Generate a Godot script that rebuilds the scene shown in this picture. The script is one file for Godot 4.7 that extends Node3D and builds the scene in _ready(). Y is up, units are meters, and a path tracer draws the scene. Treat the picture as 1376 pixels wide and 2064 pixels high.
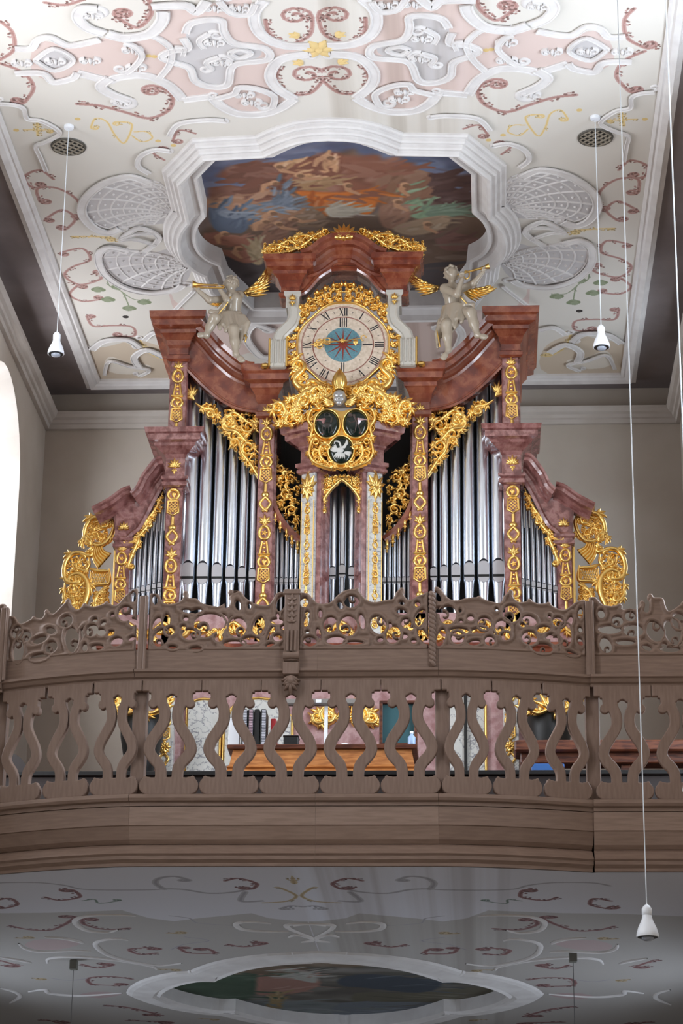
extends Node3D
# A baroque organ loft. x runs across the church with the organ's axis at 0, y is up, the organ stands towards -z.

const HALF := 3.9          # half the width of the church
const WALL_Z := -27.6      # the wall behind the organ
const CEIL := 13.42        # flat ceiling
const SOFFIT := 5.40       # underside of the gallery
const LOFT := 5.85         # floor of the gallery
var M := {}
var count := {}


func _ready() -> void:
	var cam := Camera3D.new()
	cam.name = "camera"
	cam.transform = Transform3D(Basis(Vector3(0.9984, 0.01148, -0.05544), Vector3(0.00849, 0.93777, 0.34716), Vector3(0.05597, -0.34707, 0.93617)), Vector3(1.43, 1.6, 0.0))
	cam.fov = 23.8
	cam.near = 0.1
	cam.far = 200.0
	add_child(cam)
	cam.current = true
	var sky := Sky.new()
	var sm := ProceduralSkyMaterial.new()
	sm.sky_top_color = Color(0.52, 0.66, 0.9)
	sm.sky_horizon_color = Color(0.86, 0.9, 0.95)
	sm.ground_bottom_color = Color(0.45, 0.45, 0.42)
	sm.ground_horizon_color = Color(0.8, 0.82, 0.84)
	sm.sky_energy_multiplier = 1.0
	sky.sky_material = sm
	var env := Environment.new()
	env.background_mode = Environment.BG_SKY
	env.sky = sky
	env.tonemap_mode = Environment.TONE_MAPPER_LINEAR
	env.tonemap_exposure = 0.92
	env.sdfgi_enabled = true
	env.ssao_enabled = true
	env.ssil_enabled = true
	var we := WorldEnvironment.new()
	we.name = "environment"
	we.environment = env
	add_child(we)
	daylight()
	materials()
	build_shell()
	build_ceiling()
	build_soffit()
	build_organ()
	build_crown()
	build_balustrade()
	build_loft_things()
	build_angels()
	build_lamps()


# the day outside, as it comes in through each window: a soft light of the size of its glass
# [distance, sill, springing of the arch]; the second one lights the room under the gallery
const WINDOWS := [[25.15, 9.6, 11.65], [22.4, 1.5, 3.7], [18.6, 6.3, 11.65], [12.0, 6.3, 11.65], [5.4, 6.3, 11.65]]


func daylight() -> void:
	for s in [-1, 1]:
		for i in WINDOWS.size():
			var l := AreaLight3D.new()
			l.name = "window_daylight"
			var low: float = WINDOWS[i][1] + 0.4
			var top: float = WINDOWS[i][2] + 0.5
			l.area_size = Vector2(1.3, top - low)
			l.light_energy = 7.0 * (top - low)
			l.light_color = Color(0.95, 0.97, 1.0) if s < 0 else Color(0.88, 0.94, 1.0)
			if i == 1:
				l.light_color = Color(0.86, 0.92, 1.0)
				l.light_energy *= 0.42
			elif i == 0 and s > 0:
				l.light_energy *= 0.45
			l.area_range = 60.0
			l.area_attenuation = 2.0
			l.shadow_enabled = true
			l.position = Vector3(s * (HALF + 0.6), (top + low) / 2.0, -WINDOWS[i][0])
			l.rotation = Vector3(0.0, s * PI / 2, 0.0)
			add_child(l, true)


# ---------------------------------------------------------------- naming
func numbered(called: String) -> String:
	count[called] = count.get(called, -1) + 1
	return called if count[called] == 0 else "%s_%03d" % [called, count[called]]


func tag(o: Node3D, label := "", category := "", group := "", kind := "") -> Node3D:
	if label:
		o.set_meta("label", label)
	if category:
		o.set_meta("category", category)
	if group:
		o.set_meta("group", group)
	if kind:
		o.set_meta("kind", kind)
	return o


func thing(called: String, label: String, category: String, at := Vector3.ZERO, group := "") -> Node3D:
	var o := Node3D.new()
	o.name = numbered(called)
	add_child(o)
	o.position = at
	return tag(o, label, category, group)


func structure(called: String, label: String, category: String) -> Node3D:
	var o := Node3D.new()
	o.name = numbered(called)
	add_child(o)
	return tag(o, label, category, "", "structure")


# the mesh as one named part of a thing; it keeps world coordinates whatever the thing's base
func part(called: String, mb: MB, mat: Material, parent: Node3D) -> MeshInstance3D:
	return part_mesh(called, mb.mesh(), mat, parent, true)


func part_mesh(called: String, mesh: Mesh, mat: Material, parent: Node3D, in_world := false) -> MeshInstance3D:
	var o := MeshInstance3D.new()
	o.name = called
	o.mesh = mesh
	o.material_override = mat
	parent.add_child(o, true)
	if in_world:
		var at := Vector3.ZERO
		var p: Node3D = parent
		while p != self:
			at += p.position
			p = p.get_parent()
		o.position = -at
	return o


# ---------------------------------------------------------------- materials
func plain(c: Color, rough := 0.7, metal := 0.0) -> StandardMaterial3D:
	var m := StandardMaterial3D.new()
	m.albedo_color = c
	m.roughness = rough
	m.metallic = metal
	return m


func noise(freq: float, seed_value: int, octaves := 4, cols := [], stops := [], size := 512, warp := 0.0) -> NoiseTexture2D:
	var n := FastNoiseLite.new()
	n.noise_type = FastNoiseLite.TYPE_SIMPLEX_SMOOTH
	n.seed = seed_value
	n.frequency = freq
	n.fractal_octaves = octaves
	if warp > 0.0:
		n.domain_warp_enabled = true
		n.domain_warp_amplitude = warp
		n.domain_warp_frequency = freq * 1.5
	var t := NoiseTexture2D.new()
	t.width = size
	t.height = size
	t.seamless = true
	t.noise = n
	if cols.size():
		var g := Gradient.new()
		g.offsets = PackedFloat32Array(stops)
		g.colors = PackedColorArray(cols)
		t.color_ramp = g
	return t


func textured(t: Texture2D, scale: Vector3, rough := 0.7, metal := 0.0) -> StandardMaterial3D:
	var m := plain(Color.WHITE, rough, metal)
	m.albedo_texture = t
	m.uv1_triplanar = true
	m.uv1_world_triplanar = true
	m.uv1_scale = scale
	return m


func bumped(m: StandardMaterial3D, freq: float, seed_value: int, depth: float) -> StandardMaterial3D:
	m.heightmap_enabled = true
	m.heightmap_texture = noise(freq, seed_value, 4)
	m.heightmap_scale = depth
	return m


func materials() -> void:
	M.plaster = textured(noise(0.006, 3, 5, [Color(0.71, 0.665, 0.615), Color(0.73, 0.69, 0.64), Color(0.75, 0.71, 0.665)], [0.2, 0.5, 0.8]), Vector3.ONE * 0.22, 0.9)
	M.dusty = textured(noise(0.007, 5, 5, [Color(0.48, 0.44, 0.435), Color(0.51, 0.47, 0.465), Color(0.54, 0.5, 0.495)], [0.2, 0.5, 0.8]), Vector3.ONE * 0.25, 0.92)
	M.cornice = textured(noise(0.01, 6, 4, [Color(0.72, 0.685, 0.65), Color(0.77, 0.74, 0.71)], [0.25, 0.75]), Vector3.ONE * 0.3, 0.85)
	M.stucco = textured(noise(0.012, 8, 4, [Color(0.81, 0.79, 0.78), Color(0.855, 0.84, 0.83)], [0.25, 0.75]), Vector3.ONE * 0.5, 0.75)
	M.stone = textured(noise(0.01, 9, 4, [Color(0.58, 0.55, 0.52), Color(0.68, 0.65, 0.62)], [0.3, 0.7]), Vector3.ONE * 0.3, 0.6)
	M.marble = textured(noise(0.012, 11, 6, [Color(0.38, 0.17, 0.12), Color(0.47, 0.22, 0.15), Color(0.52, 0.265, 0.18), Color(0.59, 0.35, 0.25), Color(0.5, 0.24, 0.165)], [0.15, 0.38, 0.52, 0.68, 0.85], 512, 40.0), Vector3.ONE * 0.6, 0.22)
	M.marble.clearcoat_enabled = true
	M.marble.clearcoat = 0.7
	M.marble.clearcoat_roughness = 0.08
	M.rose = textured(noise(0.014, 12, 6, [Color(0.42, 0.24, 0.23), Color(0.56, 0.37, 0.35), Color(0.66, 0.48, 0.46), Color(0.54, 0.35, 0.34)], [0.2, 0.45, 0.62, 0.85], 512, 40.0), Vector3.ONE * 1.0, 0.2)
	M.rose.clearcoat_enabled = true
	M.rose.clearcoat = 0.8
	M.rose.clearcoat_roughness = 0.06
	M.lilac = textured(noise(0.012, 13, 6, [Color(0.6, 0.44, 0.44), Color(0.69, 0.55, 0.55), Color(0.75, 0.62, 0.62), Color(0.66, 0.5, 0.5)], [0.2, 0.45, 0.62, 0.85], 512, 40.0), Vector3.ONE * 0.8, 0.3)
	M.oak_pale = textured(noise(0.02, 24, 5, [Color(0.495, 0.403, 0.345), Color(0.525, 0.432, 0.374), Color(0.55, 0.457, 0.398)], [0.25, 0.5, 0.8]), Vector3(0.3, 3.4, 3.4), 0.6)
	M.veined = textured(noise(0.011, 14, 6, [Color(0.8, 0.8, 0.78), Color(0.84, 0.84, 0.82), Color(0.42, 0.42, 0.46), Color(0.82, 0.82, 0.8), Color(0.86, 0.85, 0.83)], [0.1, 0.5, 0.545, 0.59, 0.9], 512, 50.0), Vector3.ONE * 1.1, 0.3)
	M.gold = bumped(plain(Color(0.97, 0.81, 0.48), 0.31, 1.0), 0.05, 15, 0.12)
	M.gold.uv1_triplanar = true
	M.gold.uv1_scale = Vector3.ONE * 3.0
	M.gold_dull = plain(Color(0.9, 0.73, 0.42), 0.42, 1.0)
	M.tin = textured(noise(0.02, 16, 3, [Color(0.87, 0.9, 0.94), Color(0.92, 0.945, 0.98)], [0.3, 0.7]), Vector3(1.5, 0.2, 1.5), 0.3, 1.0)
	M.tin_lip = plain(Color(0.8, 0.8, 0.82), 0.42, 1.0)
	M.tin_dark = plain(Color(0.2, 0.2, 0.22), 0.5, 0.8)
	M.silver = plain(Color(0.72, 0.72, 0.72), 0.35, 0.6)
	M.black = plain(Color(0.035, 0.033, 0.035), 0.5)
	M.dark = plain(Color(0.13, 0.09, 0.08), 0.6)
	M.oak = textured(noise(0.02, 20, 5, [Color(0.455, 0.365, 0.31), Color(0.48, 0.388, 0.333), Color(0.505, 0.413, 0.356)], [0.25, 0.5, 0.8]), Vector3(0.35, 3.4, 3.4), 0.62)
	M.oak_up = textured(noise(0.02, 21, 5, [Color(0.46, 0.37, 0.316), Color(0.48, 0.39, 0.338), Color(0.5, 0.41, 0.358)], [0.25, 0.5, 0.8]), Vector3(3.4, 0.4, 3.4), 0.62)
	M.honey = textured(noise(0.02, 22, 5, [Color(0.55, 0.33, 0.16), Color(0.66, 0.42, 0.22), Color(0.73, 0.5, 0.28)], [0.25, 0.5, 0.8]), Vector3(0.4, 3.0, 3.0), 0.4)
	M.walnut = textured(noise(0.02, 23, 5, [Color(0.25, 0.12, 0.08), Color(0.36, 0.19, 0.12), Color(0.42, 0.24, 0.16)], [0.25, 0.5, 0.8]), Vector3(0.4, 3.0, 3.0), 0.45)
	M.ivory = plain(Color(0.68, 0.63, 0.56), 0.22)
	M.ivory.clearcoat_enabled = true
	M.ivory.clearcoat = 0.5
	M.ivory.clearcoat_roughness = 0.15
	M.lime = plain(Color(0.76, 0.74, 0.7), 0.3)
	M.white = plain(Color(0.9, 0.91, 0.93), 0.35)
	M.glow = plain(Color(0.9, 0.93, 1.0), 0.4)
	M.glow.emission_enabled = true
	M.glow.emission = Color(0.92, 0.96, 1.0)
	M.glow.emission_energy_multiplier = 1.6
	M.metal = plain(Color(0.6, 0.6, 0.62), 0.35, 1.0)


# ---------------------------------------------------------------- mesh building
class MB:
	var v := PackedVector3Array()
	var g := PackedInt32Array()
	var uvs := PackedVector2Array()
	var xf := Transform3D()
	var s := 1          # smooth group of the next triangles; -1 is flat

	func tri(a: Vector3, b: Vector3, c: Vector3) -> void:
		v.append(xf * a)
		v.append(xf * b)
		v.append(xf * c)
		g.append(s)

	func quad(a: Vector3, b: Vector3, c: Vector3, d: Vector3) -> void:
		tri(a, b, c)
		tri(a, c, d)

	func mark() -> int:
		return v.size()

	# turns a closed shape added since `from` so that its faces look outward
	func close(from: int) -> void:
		var n := v.size()
		if n <= from:
			return
		var mid := Vector3.ZERO
		for i in range(from, n, 3):
			mid += v[i]
		mid /= (n - from) / 3.0
		var vol := 0.0
		for i in range(from, n, 3):
			vol += (v[i] - mid).dot((v[i + 1] - mid).cross(v[i + 2] - mid))
		if vol > 0.0:
			for i in range(from, n, 3):
				var t := v[i + 1]
				v[i + 1] = v[i + 2]
				v[i + 2] = t

	# rings of equal size joined to a closed body
	func loft(rings: Array, caps := true, flat := false) -> void:
		var from := mark()
		var keep := s
		s = -1 if flat else 1
		var m: int = rings[0].size()
		for i in rings.size() - 1:
			var a: PackedVector3Array = rings[i]
			var b: PackedVector3Array = rings[i + 1]
			for k in m:
				var l := (k + 1) % m
				quad(a[k], a[l], b[l], b[k])
		s = -1
		if caps:
			for e in [0, rings.size() - 1]:
				var r: PackedVector3Array = rings[e]
				var poly := PackedVector2Array()
				var ax := (r[1] - r[0]).normalized()
				var nn := Vector3.ZERO
				for k in m:
					nn += (r[k] - r[0]).cross(r[(k + 1) % m] - r[0])
				if nn.length() > 1e-9:
					var ay := nn.normalized().cross(ax)
					for k in m:
						poly.append(Vector2((r[k] - r[0]).dot(ax), (r[k] - r[0]).dot(ay)))
					var ti := Geometry2D.triangulate_polygon(poly)
					for k in range(0, ti.size(), 3):
						if e == 0:
							tri(r[ti[k]], r[ti[k + 1]], r[ti[k + 2]])
						else:
							tri(r[ti[k]], r[ti[k + 2]], r[ti[k + 1]])
		s = keep
		fix_caps(from, rings, caps)

	func fix_caps(from: int, rings: Array, caps: bool) -> void:
		if not caps:
			close(from)
			return
		# sides decide their own turn; each cap must look away from the next ring
		var m: int = rings[0].size()
		var sides := from + (rings.size() - 1) * m * 6
		var mid := Vector3.ZERO
		var vol := 0.0
		for i in range(from, sides, 3):
			mid += v[i]
		mid /= maxf(1.0, (sides - from) / 3.0)
		for i in range(from, sides, 3):
			vol += (v[i] - mid).dot((v[i + 1] - mid).cross(v[i + 2] - mid))
		if vol > 0.0:
			for i in range(from, sides, 3):
				var t := v[i + 1]
				v[i + 1] = v[i + 2]
				v[i + 2] = t
		var c0 := Vector3.ZERO
		var c1 := Vector3.ZERO
		var d0 := Vector3.ZERO
		var d1 := Vector3.ZERO
		for p in rings[0]:
			c0 += xf * p
		for p in rings[1]:
			c1 += xf * p
		for p in rings[rings.size() - 1]:
			d0 += xf * p
		for p in rings[rings.size() - 2]:
			d1 += xf * p
		var n := (v.size() - sides) / 3
		for i in n:
			var o := sides + i * 3
			var fn := (v[o + 2] - v[o]).cross(v[o + 1] - v[o])
			var want := (c0 - c1) if i < n / 2 else (d0 - d1)
			if fn.dot(want) < 0.0:
				var t := v[o + 1]
				v[o + 1] = v[o + 2]
				v[o + 2] = t

	# box with chamfered edges
	func box(c: Vector3, size: Vector3, b := 0.006) -> void:
		var h := size * 0.5
		b = minf(b, minf(h.x, minf(h.y, h.z)) * 0.6)
		var keep := s
		s = -1
		var from := mark()
		var rings := []
		for l in [[-h.y, b], [-h.y + b, 0.0], [h.y - b, 0.0], [h.y, b]]:
			var x: float = h.x - l[1]
			var z: float = h.z - l[1]
			var y: float = c.y + l[0]
			var e := b
			rings.append(PackedVector3Array([Vector3(c.x - x, y, c.z - z + e), Vector3(c.x - x + e, y, c.z - z), Vector3(c.x + x - e, y, c.z - z), Vector3(c.x + x, y, c.z - z + e), Vector3(c.x + x, y, c.z + z - e), Vector3(c.x + x - e, y, c.z + z), Vector3(c.x - x + e, y, c.z + z), Vector3(c.x - x, y, c.z + z - e)]))
		loft(rings, true, true)
		s = keep
		close(from)

	# body of revolution round y; pr holds radius, height pairs
	func lathe(c: Vector3, pr: Array, n := 16, flat := false) -> void:
		var rings := []
		for i in range(0, pr.size(), 2):
			var r := PackedVector3Array()
			for k in n:
				var a := TAU * k / n
				r.append(c + Vector3(cos(a) * maxf(pr[i], 0.0004), pr[i + 1], sin(a) * maxf(pr[i], 0.0004)))
			rings.append(r)
		loft(rings, true, flat)

	# polygon in xy drawn out from z0 to z1
	func slab(p: PackedVector2Array, z0: float, z1: float) -> void:
		var a := PackedVector3Array()
		var b := PackedVector3Array()
		for q in p:
			a.append(Vector3(q.x, q.y, z0))
			b.append(Vector3(q.x, q.y, z1))
		loft([a, b], true, true)

	# half-round stroke lying on the xy plane at z, facing +z
	func stroke(p: PackedVector2Array, w: PackedFloat32Array, h: float, z := 0.0, seg := 4) -> void:
		var n := p.size()
		if n < 2:
			return
		var wm := 0.0001
		for q in w:
			wm = maxf(wm, q)
		var from := mark()
		var keep := s
		s = 1
		var last := PackedVector3Array()
		for i in n:
			var t := (p[mini(i + 1, n - 1)] - p[maxi(i - 1, 0)]).normalized()
			var nn := Vector2(-t.y, t.x)
			var ring := PackedVector3Array()
			for k in seg + 1:
				var a := PI * k / seg
				var q := p[i] + nn * (cos(a) * w[i])
				ring.append(Vector3(q.x, q.y, z + sin(a) * h * (0.35 + 0.65 * w[i] / wm)))
			if i:
				for k in seg:
					quad(last[k], last[k + 1], ring[k + 1], ring[k])
				s = -1
				quad(last[seg], last[0], ring[0], ring[seg])
				s = 1
			last = ring
		s = keep
		close(from)

	# dome: a bead or boss on the xy plane
	func bead(c: Vector2, rx: float, ry: float, h: float, z := 0.0, n := 8) -> void:
		var from := mark()
		var rings := []
		for j in 4:
			var a := PI / 2 * j / 3.2
			var r := PackedVector3Array()
			for k in n:
				var b := TAU * k / n
				r.append(Vector3(c.x + cos(b) * rx * cos(a), c.y + sin(b) * ry * cos(a), z + sin(a) * h))
			rings.append(r)
		loft(rings, true, false)
		close(from)

	# moulding: profile of (along the in-plane normal, outward) pairs swept along a path in xy
	func mould(p: PackedVector2Array, pr: Array, z := 0.0, closed := false, smooth := false) -> void:
		var n := p.size()
		var rings := []
		for i in n:
			var a := p[i] - p[(i - 1 + n) % n] if closed or i > 0 else p[1] - p[0]
			var b := p[(i + 1) % n] - p[i] if closed or i < n - 1 else p[n - 1] - p[n - 2]
			a = a.normalized()
			b = b.normalized()
			var na := Vector2(-a.y, a.x)
			var nb := Vector2(-b.y, b.x)
			var m := (na + nb).normalized()
			m /= maxf(0.4, m.dot(na))
			var r := PackedVector3Array()
			for k in range(0, pr.size(), 2):
				r.append(Vector3(p[i].x + m.x * pr[k], p[i].y + m.y * pr[k], z + pr[k + 1]))
			rings.append(r)
		if closed:
			rings.append(rings[0])
		loft(rings, not closed, not smooth)

	# round bar along a path in space
	func tube(p: PackedVector3Array, r: PackedFloat32Array, seg := 8) -> void:
		var rings := []
		var n := p.size()
		var up := Vector3.UP
		for i in n:
			var t := (p[mini(i + 1, n - 1)] - p[maxi(i - 1, 0)]).normalized()
			if absf(t.dot(up)) > 0.97:
				up = Vector3(0.0, 0.3, 1.0).normalized()
			var x := up.cross(t).normalized()
			var y := t.cross(x)
			up = y
			var ring := PackedVector3Array()
			for k in seg:
				var a := TAU * k / seg
				ring.append(p[i] + (x * cos(a) + y * sin(a)) * r[i])
			rings.append(ring)
		loft(rings, true, false)

	func mesh() -> ArrayMesh:
		var st := SurfaceTool.new()
		st.begin(Mesh.PRIMITIVE_TRIANGLES)
		for i in g.size():
			st.set_smooth_group(g[i])
			for k in 3:
				if uvs.size():
					st.set_uv(uvs[i * 3 + k])
				st.add_vertex(v[i * 3 + k])
		st.generate_normals()
		st.index()
		return st.commit()


# ---------------------------------------------------------------- carved plates from a field
class Relief:
	var x0: float
	var y0: float
	var c: float
	var nx: int
	var ny: int
	var f := PackedFloat32Array()

	func _init(ax: float, ay: float, bx: float, by: float, cell: float) -> void:
		x0 = ax - cell * 2.0
		y0 = ay - cell * 2.0
		c = cell
		nx = int((bx - ax) / cell) + 5
		ny = int((by - ay) / cell) + 5
		f.resize(nx * ny)
		f.fill(-1.0)

	func put(i: int, d: float, sgn: float) -> void:
		f[i] = maxf(f[i], d) if sgn > 0.0 else minf(f[i], -d)

	func disc(p: Vector2, rx: float, ry: float, sgn := 1.0, ang := 0.0) -> void:
		var r := maxf(rx, ry) + 0.04
		var e := minf(rx, ry)
		for j in range(maxi(0, int((p.y - r - y0) / c)), mini(ny, int((p.y + r - y0) / c) + 2)):
			for i in range(maxi(0, int((p.x - r - x0) / c)), mini(nx, int((p.x + r - x0) / c) + 2)):
				var q := Vector2(x0 + i * c, y0 + j * c) - p
				if ang != 0.0:
					q = q.rotated(-ang)
				put(j * nx + i, (1.0 - Vector2(q.x / rx, q.y / ry).length()) * e, sgn)

	func line(p: PackedVector2Array, w: PackedFloat32Array, sgn := 1.0) -> void:
		for k in p.size() - 1:
			var a := p[k]
			var b := p[k + 1]
			var r := maxf(w[k], w[k + 1]) + 0.03
			var ab := b - a
			var l2 := maxf(ab.length_squared(), 1e-9)
			for j in range(maxi(0, int((minf(a.y, b.y) - r - y0) / c)), mini(ny, int((maxf(a.y, b.y) + r - y0) / c) + 2)):
				for i in range(maxi(0, int((minf(a.x, b.x) - r - x0) / c)), mini(nx, int((maxf(a.x, b.x) + r - x0) / c) + 2)):
					var q := Vector2(x0 + i * c, y0 + j * c)
					var t := clampf((q - a).dot(ab) / l2, 0.0, 1.0)
					put(j * nx + i, lerpf(w[k], w[k + 1], t) - q.distance_to(a + ab * t), sgn)

	func poly(p: PackedVector2Array, sgn := 1.0) -> void:
		var lo := p[0]
		var hi := p[0]
		for q in p:
			lo = lo.min(q)
			hi = hi.max(q)
		var n := p.size()
		for j in range(maxi(0, int((lo.y - 0.03 - y0) / c)), mini(ny, int((hi.y + 0.03 - y0) / c) + 2)):
			for i in range(maxi(0, int((lo.x - 0.03 - x0) / c)), mini(nx, int((hi.x + 0.03 - x0) / c) + 2)):
				var q := Vector2(x0 + i * c, y0 + j * c)
				var d := 1e9
				var inside := false
				for k in n:
					var a := p[k]
					var b := p[(k + 1) % n]
					var ab := b - a
					var t := clampf((q - a).dot(ab) / maxf(ab.length_squared(), 1e-9), 0.0, 1.0)
					d = minf(d, q.distance_squared_to(a + ab * t))
					if (a.y > q.y) != (b.y > q.y) and q.x < ab.x * (q.y - a.y) / ab.y + a.x:
						inside = not inside
				d = sqrt(d)
				put(j * nx + i, d if inside else -d, sgn)

	func height(d: float, t: float, bev: float, rim: float) -> float:
		var h := t
		if d < bev:
			var e := 1.0 - maxf(d, 0.0) / bev
			h -= bev * (1.0 - sqrt(maxf(0.0, 1.0 - e * e)))
		if rim > 0.0:
			var u := (d - bev * 1.6) / (bev * 1.2)
			h += rim * exp(-u * u) - rim * 0.7 * smoothstep(bev * 3.0, bev * 4.5, d)
		return h

	# front face with relief at +z, flat back at -z
	func build(mb: MB, t: float, bev: float, rim := 0.0) -> void:
		var hh := PackedFloat32Array()
		hh.resize(nx * ny)
		for i in nx * ny:
			hh[i] = height(f[i], t * 0.5, bev, rim)
		var edge_h := height(0.0, t * 0.5, bev, rim)
		for j in ny - 1:
			for i in nx - 1:
				var id := [j * nx + i, j * nx + i + 1, (j + 1) * nx + i + 1, (j + 1) * nx + i]
				var m := 0
				for k in 4:
					if f[id[k]] > 0.0:
						m |= 1 << k
				if m == 0:
					continue
				var pos := [Vector2(x0 + i * c, y0 + j * c), Vector2(x0 + (i + 1) * c, y0 + j * c), Vector2(x0 + (i + 1) * c, y0 + (j + 1) * c), Vector2(x0 + i * c, y0 + (j + 1) * c)]
				var fr := PackedVector3Array()
				var on := PackedByteArray()
				for k in 4:
					var l := (k + 1) % 4
					if m & (1 << k):
						fr.append(Vector3(pos[k].x, pos[k].y, hh[id[k]]))
						on.append(0)
					if bool(m & (1 << k)) != bool(m & (1 << l)):
						var u: float = f[id[k]] / (f[id[k]] - f[id[l]])
						var q: Vector2 = pos[k].lerp(pos[l], u)
						fr.append(Vector3(q.x, q.y, edge_h))
						on.append(1)
				mb.s = 1
				for k in range(1, fr.size() - 1):
					mb.tri(fr[0], fr[k + 1], fr[k])
				mb.s = -1
				var zb := -t * 0.5
				for k in range(1, fr.size() - 1):
					mb.tri(Vector3(fr[0].x, fr[0].y, zb), Vector3(fr[k].x, fr[k].y, zb), Vector3(fr[k + 1].x, fr[k + 1].y, zb))
				mb.s = 2
				for k in fr.size():
					var l := (k + 1) % fr.size()
					if on[k] and on[l]:
						var a := fr[k]
						var b := fr[l]
						mb.tri(a, b, Vector3(b.x, b.y, zb))
						mb.tri(a, Vector3(b.x, b.y, zb), Vector3(a.x, a.y, zb))
		mb.s = 1


# ---------------------------------------------------------------- bodies as smooth unions of tapered bones
func nets(mb: MB, bones: Array, cell: float, blend: float) -> void:
	var lo := Vector3(1e9, 1e9, 1e9)
	var hi := -lo
	for b in bones:
		var r: float = maxf(b[2], b[3]) + blend + cell * 2.0
		lo = lo.min(b[0] - Vector3.ONE * r).min(b[1] - Vector3.ONE * r)
		hi = hi.max(b[0] + Vector3.ONE * r).max(b[1] + Vector3.ONE * r)
	var nx := int((hi.x - lo.x) / cell) + 2
	var ny := int((hi.y - lo.y) / cell) + 2
	var nz := int((hi.z - lo.z) / cell) + 2
	var f := PackedFloat32Array()
	f.resize(nx * ny * nz)
	f.fill(1.0)
	for b in bones:
		var a: Vector3 = b[0]
		var e: Vector3 = b[1] - a
		var l2 := maxf(e.length_squared(), 1e-8)
		var r: float = maxf(b[2], b[3]) + blend + cell * 1.5
		var p0 := ((a.min(b[1]) - Vector3.ONE * r - lo) / cell).max(Vector3.ZERO)
		var p1 := (a.max(b[1]) + Vector3.ONE * r - lo) / cell
		var ra: float = b[2]
		var rb: float = b[3]
		for z in range(int(p0.z), mini(nz, int(p1.z) + 2)):
			for y in range(int(p0.y), mini(ny, int(p1.y) + 2)):
				for x in range(int(p0.x), mini(nx, int(p1.x) + 2)):
					var q := lo + Vector3(x, y, z) * cell - a
					var t := clampf(q.dot(e) / l2, 0.0, 1.0)
					var d := (q - e * t).length() - lerpf(ra, rb, t)
					var i := (z * ny + y) * nx + x
					var o := f[i]
					var h := maxf(blend - absf(o - d), 0.0) / blend
					f[i] = minf(o, d) - h * h * blend * 0.25
	var at := {}
	var ver := PackedVector3Array()
	var step := [1, nx, nx * ny]
	for z in nz - 1:
		for y in ny - 1:
			for x in nx - 1:
				var i := (z * ny + y) * nx + x
				var first := f[i] < 0.0
				var same := true
				for k in range(1, 8):
					if (f[i + (k & 1) + ((k >> 1) & 1) * nx + (k >> 2) * nx * ny] < 0.0) != first:
						same = false
						break
				if same:
					continue
				var sum := Vector3.ZERO
				var n := 0
				for k in 8:
					for ax in 3:
						if k & (1 << ax):
							continue
						var ia: int = i + (k & 1) + ((k >> 1) & 1) * nx + (k >> 2) * nx * ny
						var fa := f[ia]
						var fb := f[ia + step[ax]]
						if (fa < 0.0) != (fb < 0.0):
							var q := Vector3(k & 1, (k >> 1) & 1, k >> 2)
							q[ax] += fa / (fa - fb)
							sum += q
							n += 1
				at[i] = ver.size()
				ver.append(lo + (Vector3(x, y, z) + sum / n) * cell)
	mb.s = 1
	for i in at:
		var x: int = i % nx
		var y: int = (i / nx) % ny
		var z: int = i / (nx * ny)
		for ax in 3:
			var pb: int = (ax + 1) % 3
			var pc: int = (ax + 2) % 3
			var co := [x, y, z]
			if co[pb] == 0 or co[pc] == 0:
				continue
			var fa := f[i]
			var fb := f[i + step[ax]]
			if (fa < 0.0) == (fb < 0.0):
				continue
			var i1: int = i - step[pb]
			var i2: int = i1 - step[pc]
			var i3: int = i - step[pc]
			if not (at.has(i1) and at.has(i2) and at.has(i3)):
				continue
			if fa < 0.0:
				mb.quad(ver[at[i]], ver[at[i3]], ver[at[i2]], ver[at[i1]])
			else:
				mb.quad(ver[at[i]], ver[at[i1]], ver[at[i2]], ver[at[i3]])


# ---------------------------------------------------------------- curves
func v2(a: Array) -> PackedVector2Array:
	var r := PackedVector2Array()
	for i in range(0, a.size(), 2):
		r.append(Vector2(a[i], a[i + 1]))
	return r


func mirrored(p: PackedVector2Array) -> PackedVector2Array:
	var r := PackedVector2Array()
	for q in p:
		r.append(Vector2(-q.x, q.y))
	return r


func both(p: PackedVector2Array) -> PackedVector2Array:
	# a half outline that begins and ends on the axis, closed by its mirror image
	var r := p.duplicate()
	for i in range(p.size() - 1, -1, -1):
		if absf(p[i].x) > 0.004:
			r.append(Vector2(-p[i].x, p[i].y))
	return r


func cr(p: PackedVector2Array, n := 5, closed := false) -> PackedVector2Array:
	var r := PackedVector2Array()
	var m := p.size()
	if m < 3 and not closed:
		for i in m - 1:
			for k in n:
				r.append(p[i].lerp(p[i + 1], float(k) / n))
		r.append(p[m - 1])
		return r
	var last := m if closed else m - 1
	for i in last:
		var a := p[(i - 1 + m) % m] if closed else p[maxi(i - 1, 0)]
		var b := p[i]
		var c := p[(i + 1) % m]
		var d := p[(i + 2) % m] if closed else p[mini(i + 2, m - 1)]
		for k in n:
			r.append(b.cubic_interpolate(c, a, d, float(k) / n))
	if not closed:
		r.append(p[m - 1])
	return r


# spiral that sets out from p along dir; a positive radius turns left
func volute(p: Vector2, dir: float, rad: float, turns := 1.4, n := 14) -> PackedVector2Array:
	var r := PackedVector2Array()
	var sg := signf(rad)
	var ra := absf(rad)
	var q := p
	var len_sum := 0.0
	var ang := dir
	var step := turns * TAU / n
	for i in n:
		var rr := ra * (1.0 - 0.78 * i / n)
		ang += sg * step * 0.5
		q += Vector2(cos(ang), sin(ang)) * rr * step
		ang += sg * step * 0.5
		r.append(q)
		len_sum += rr
	return r


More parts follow.
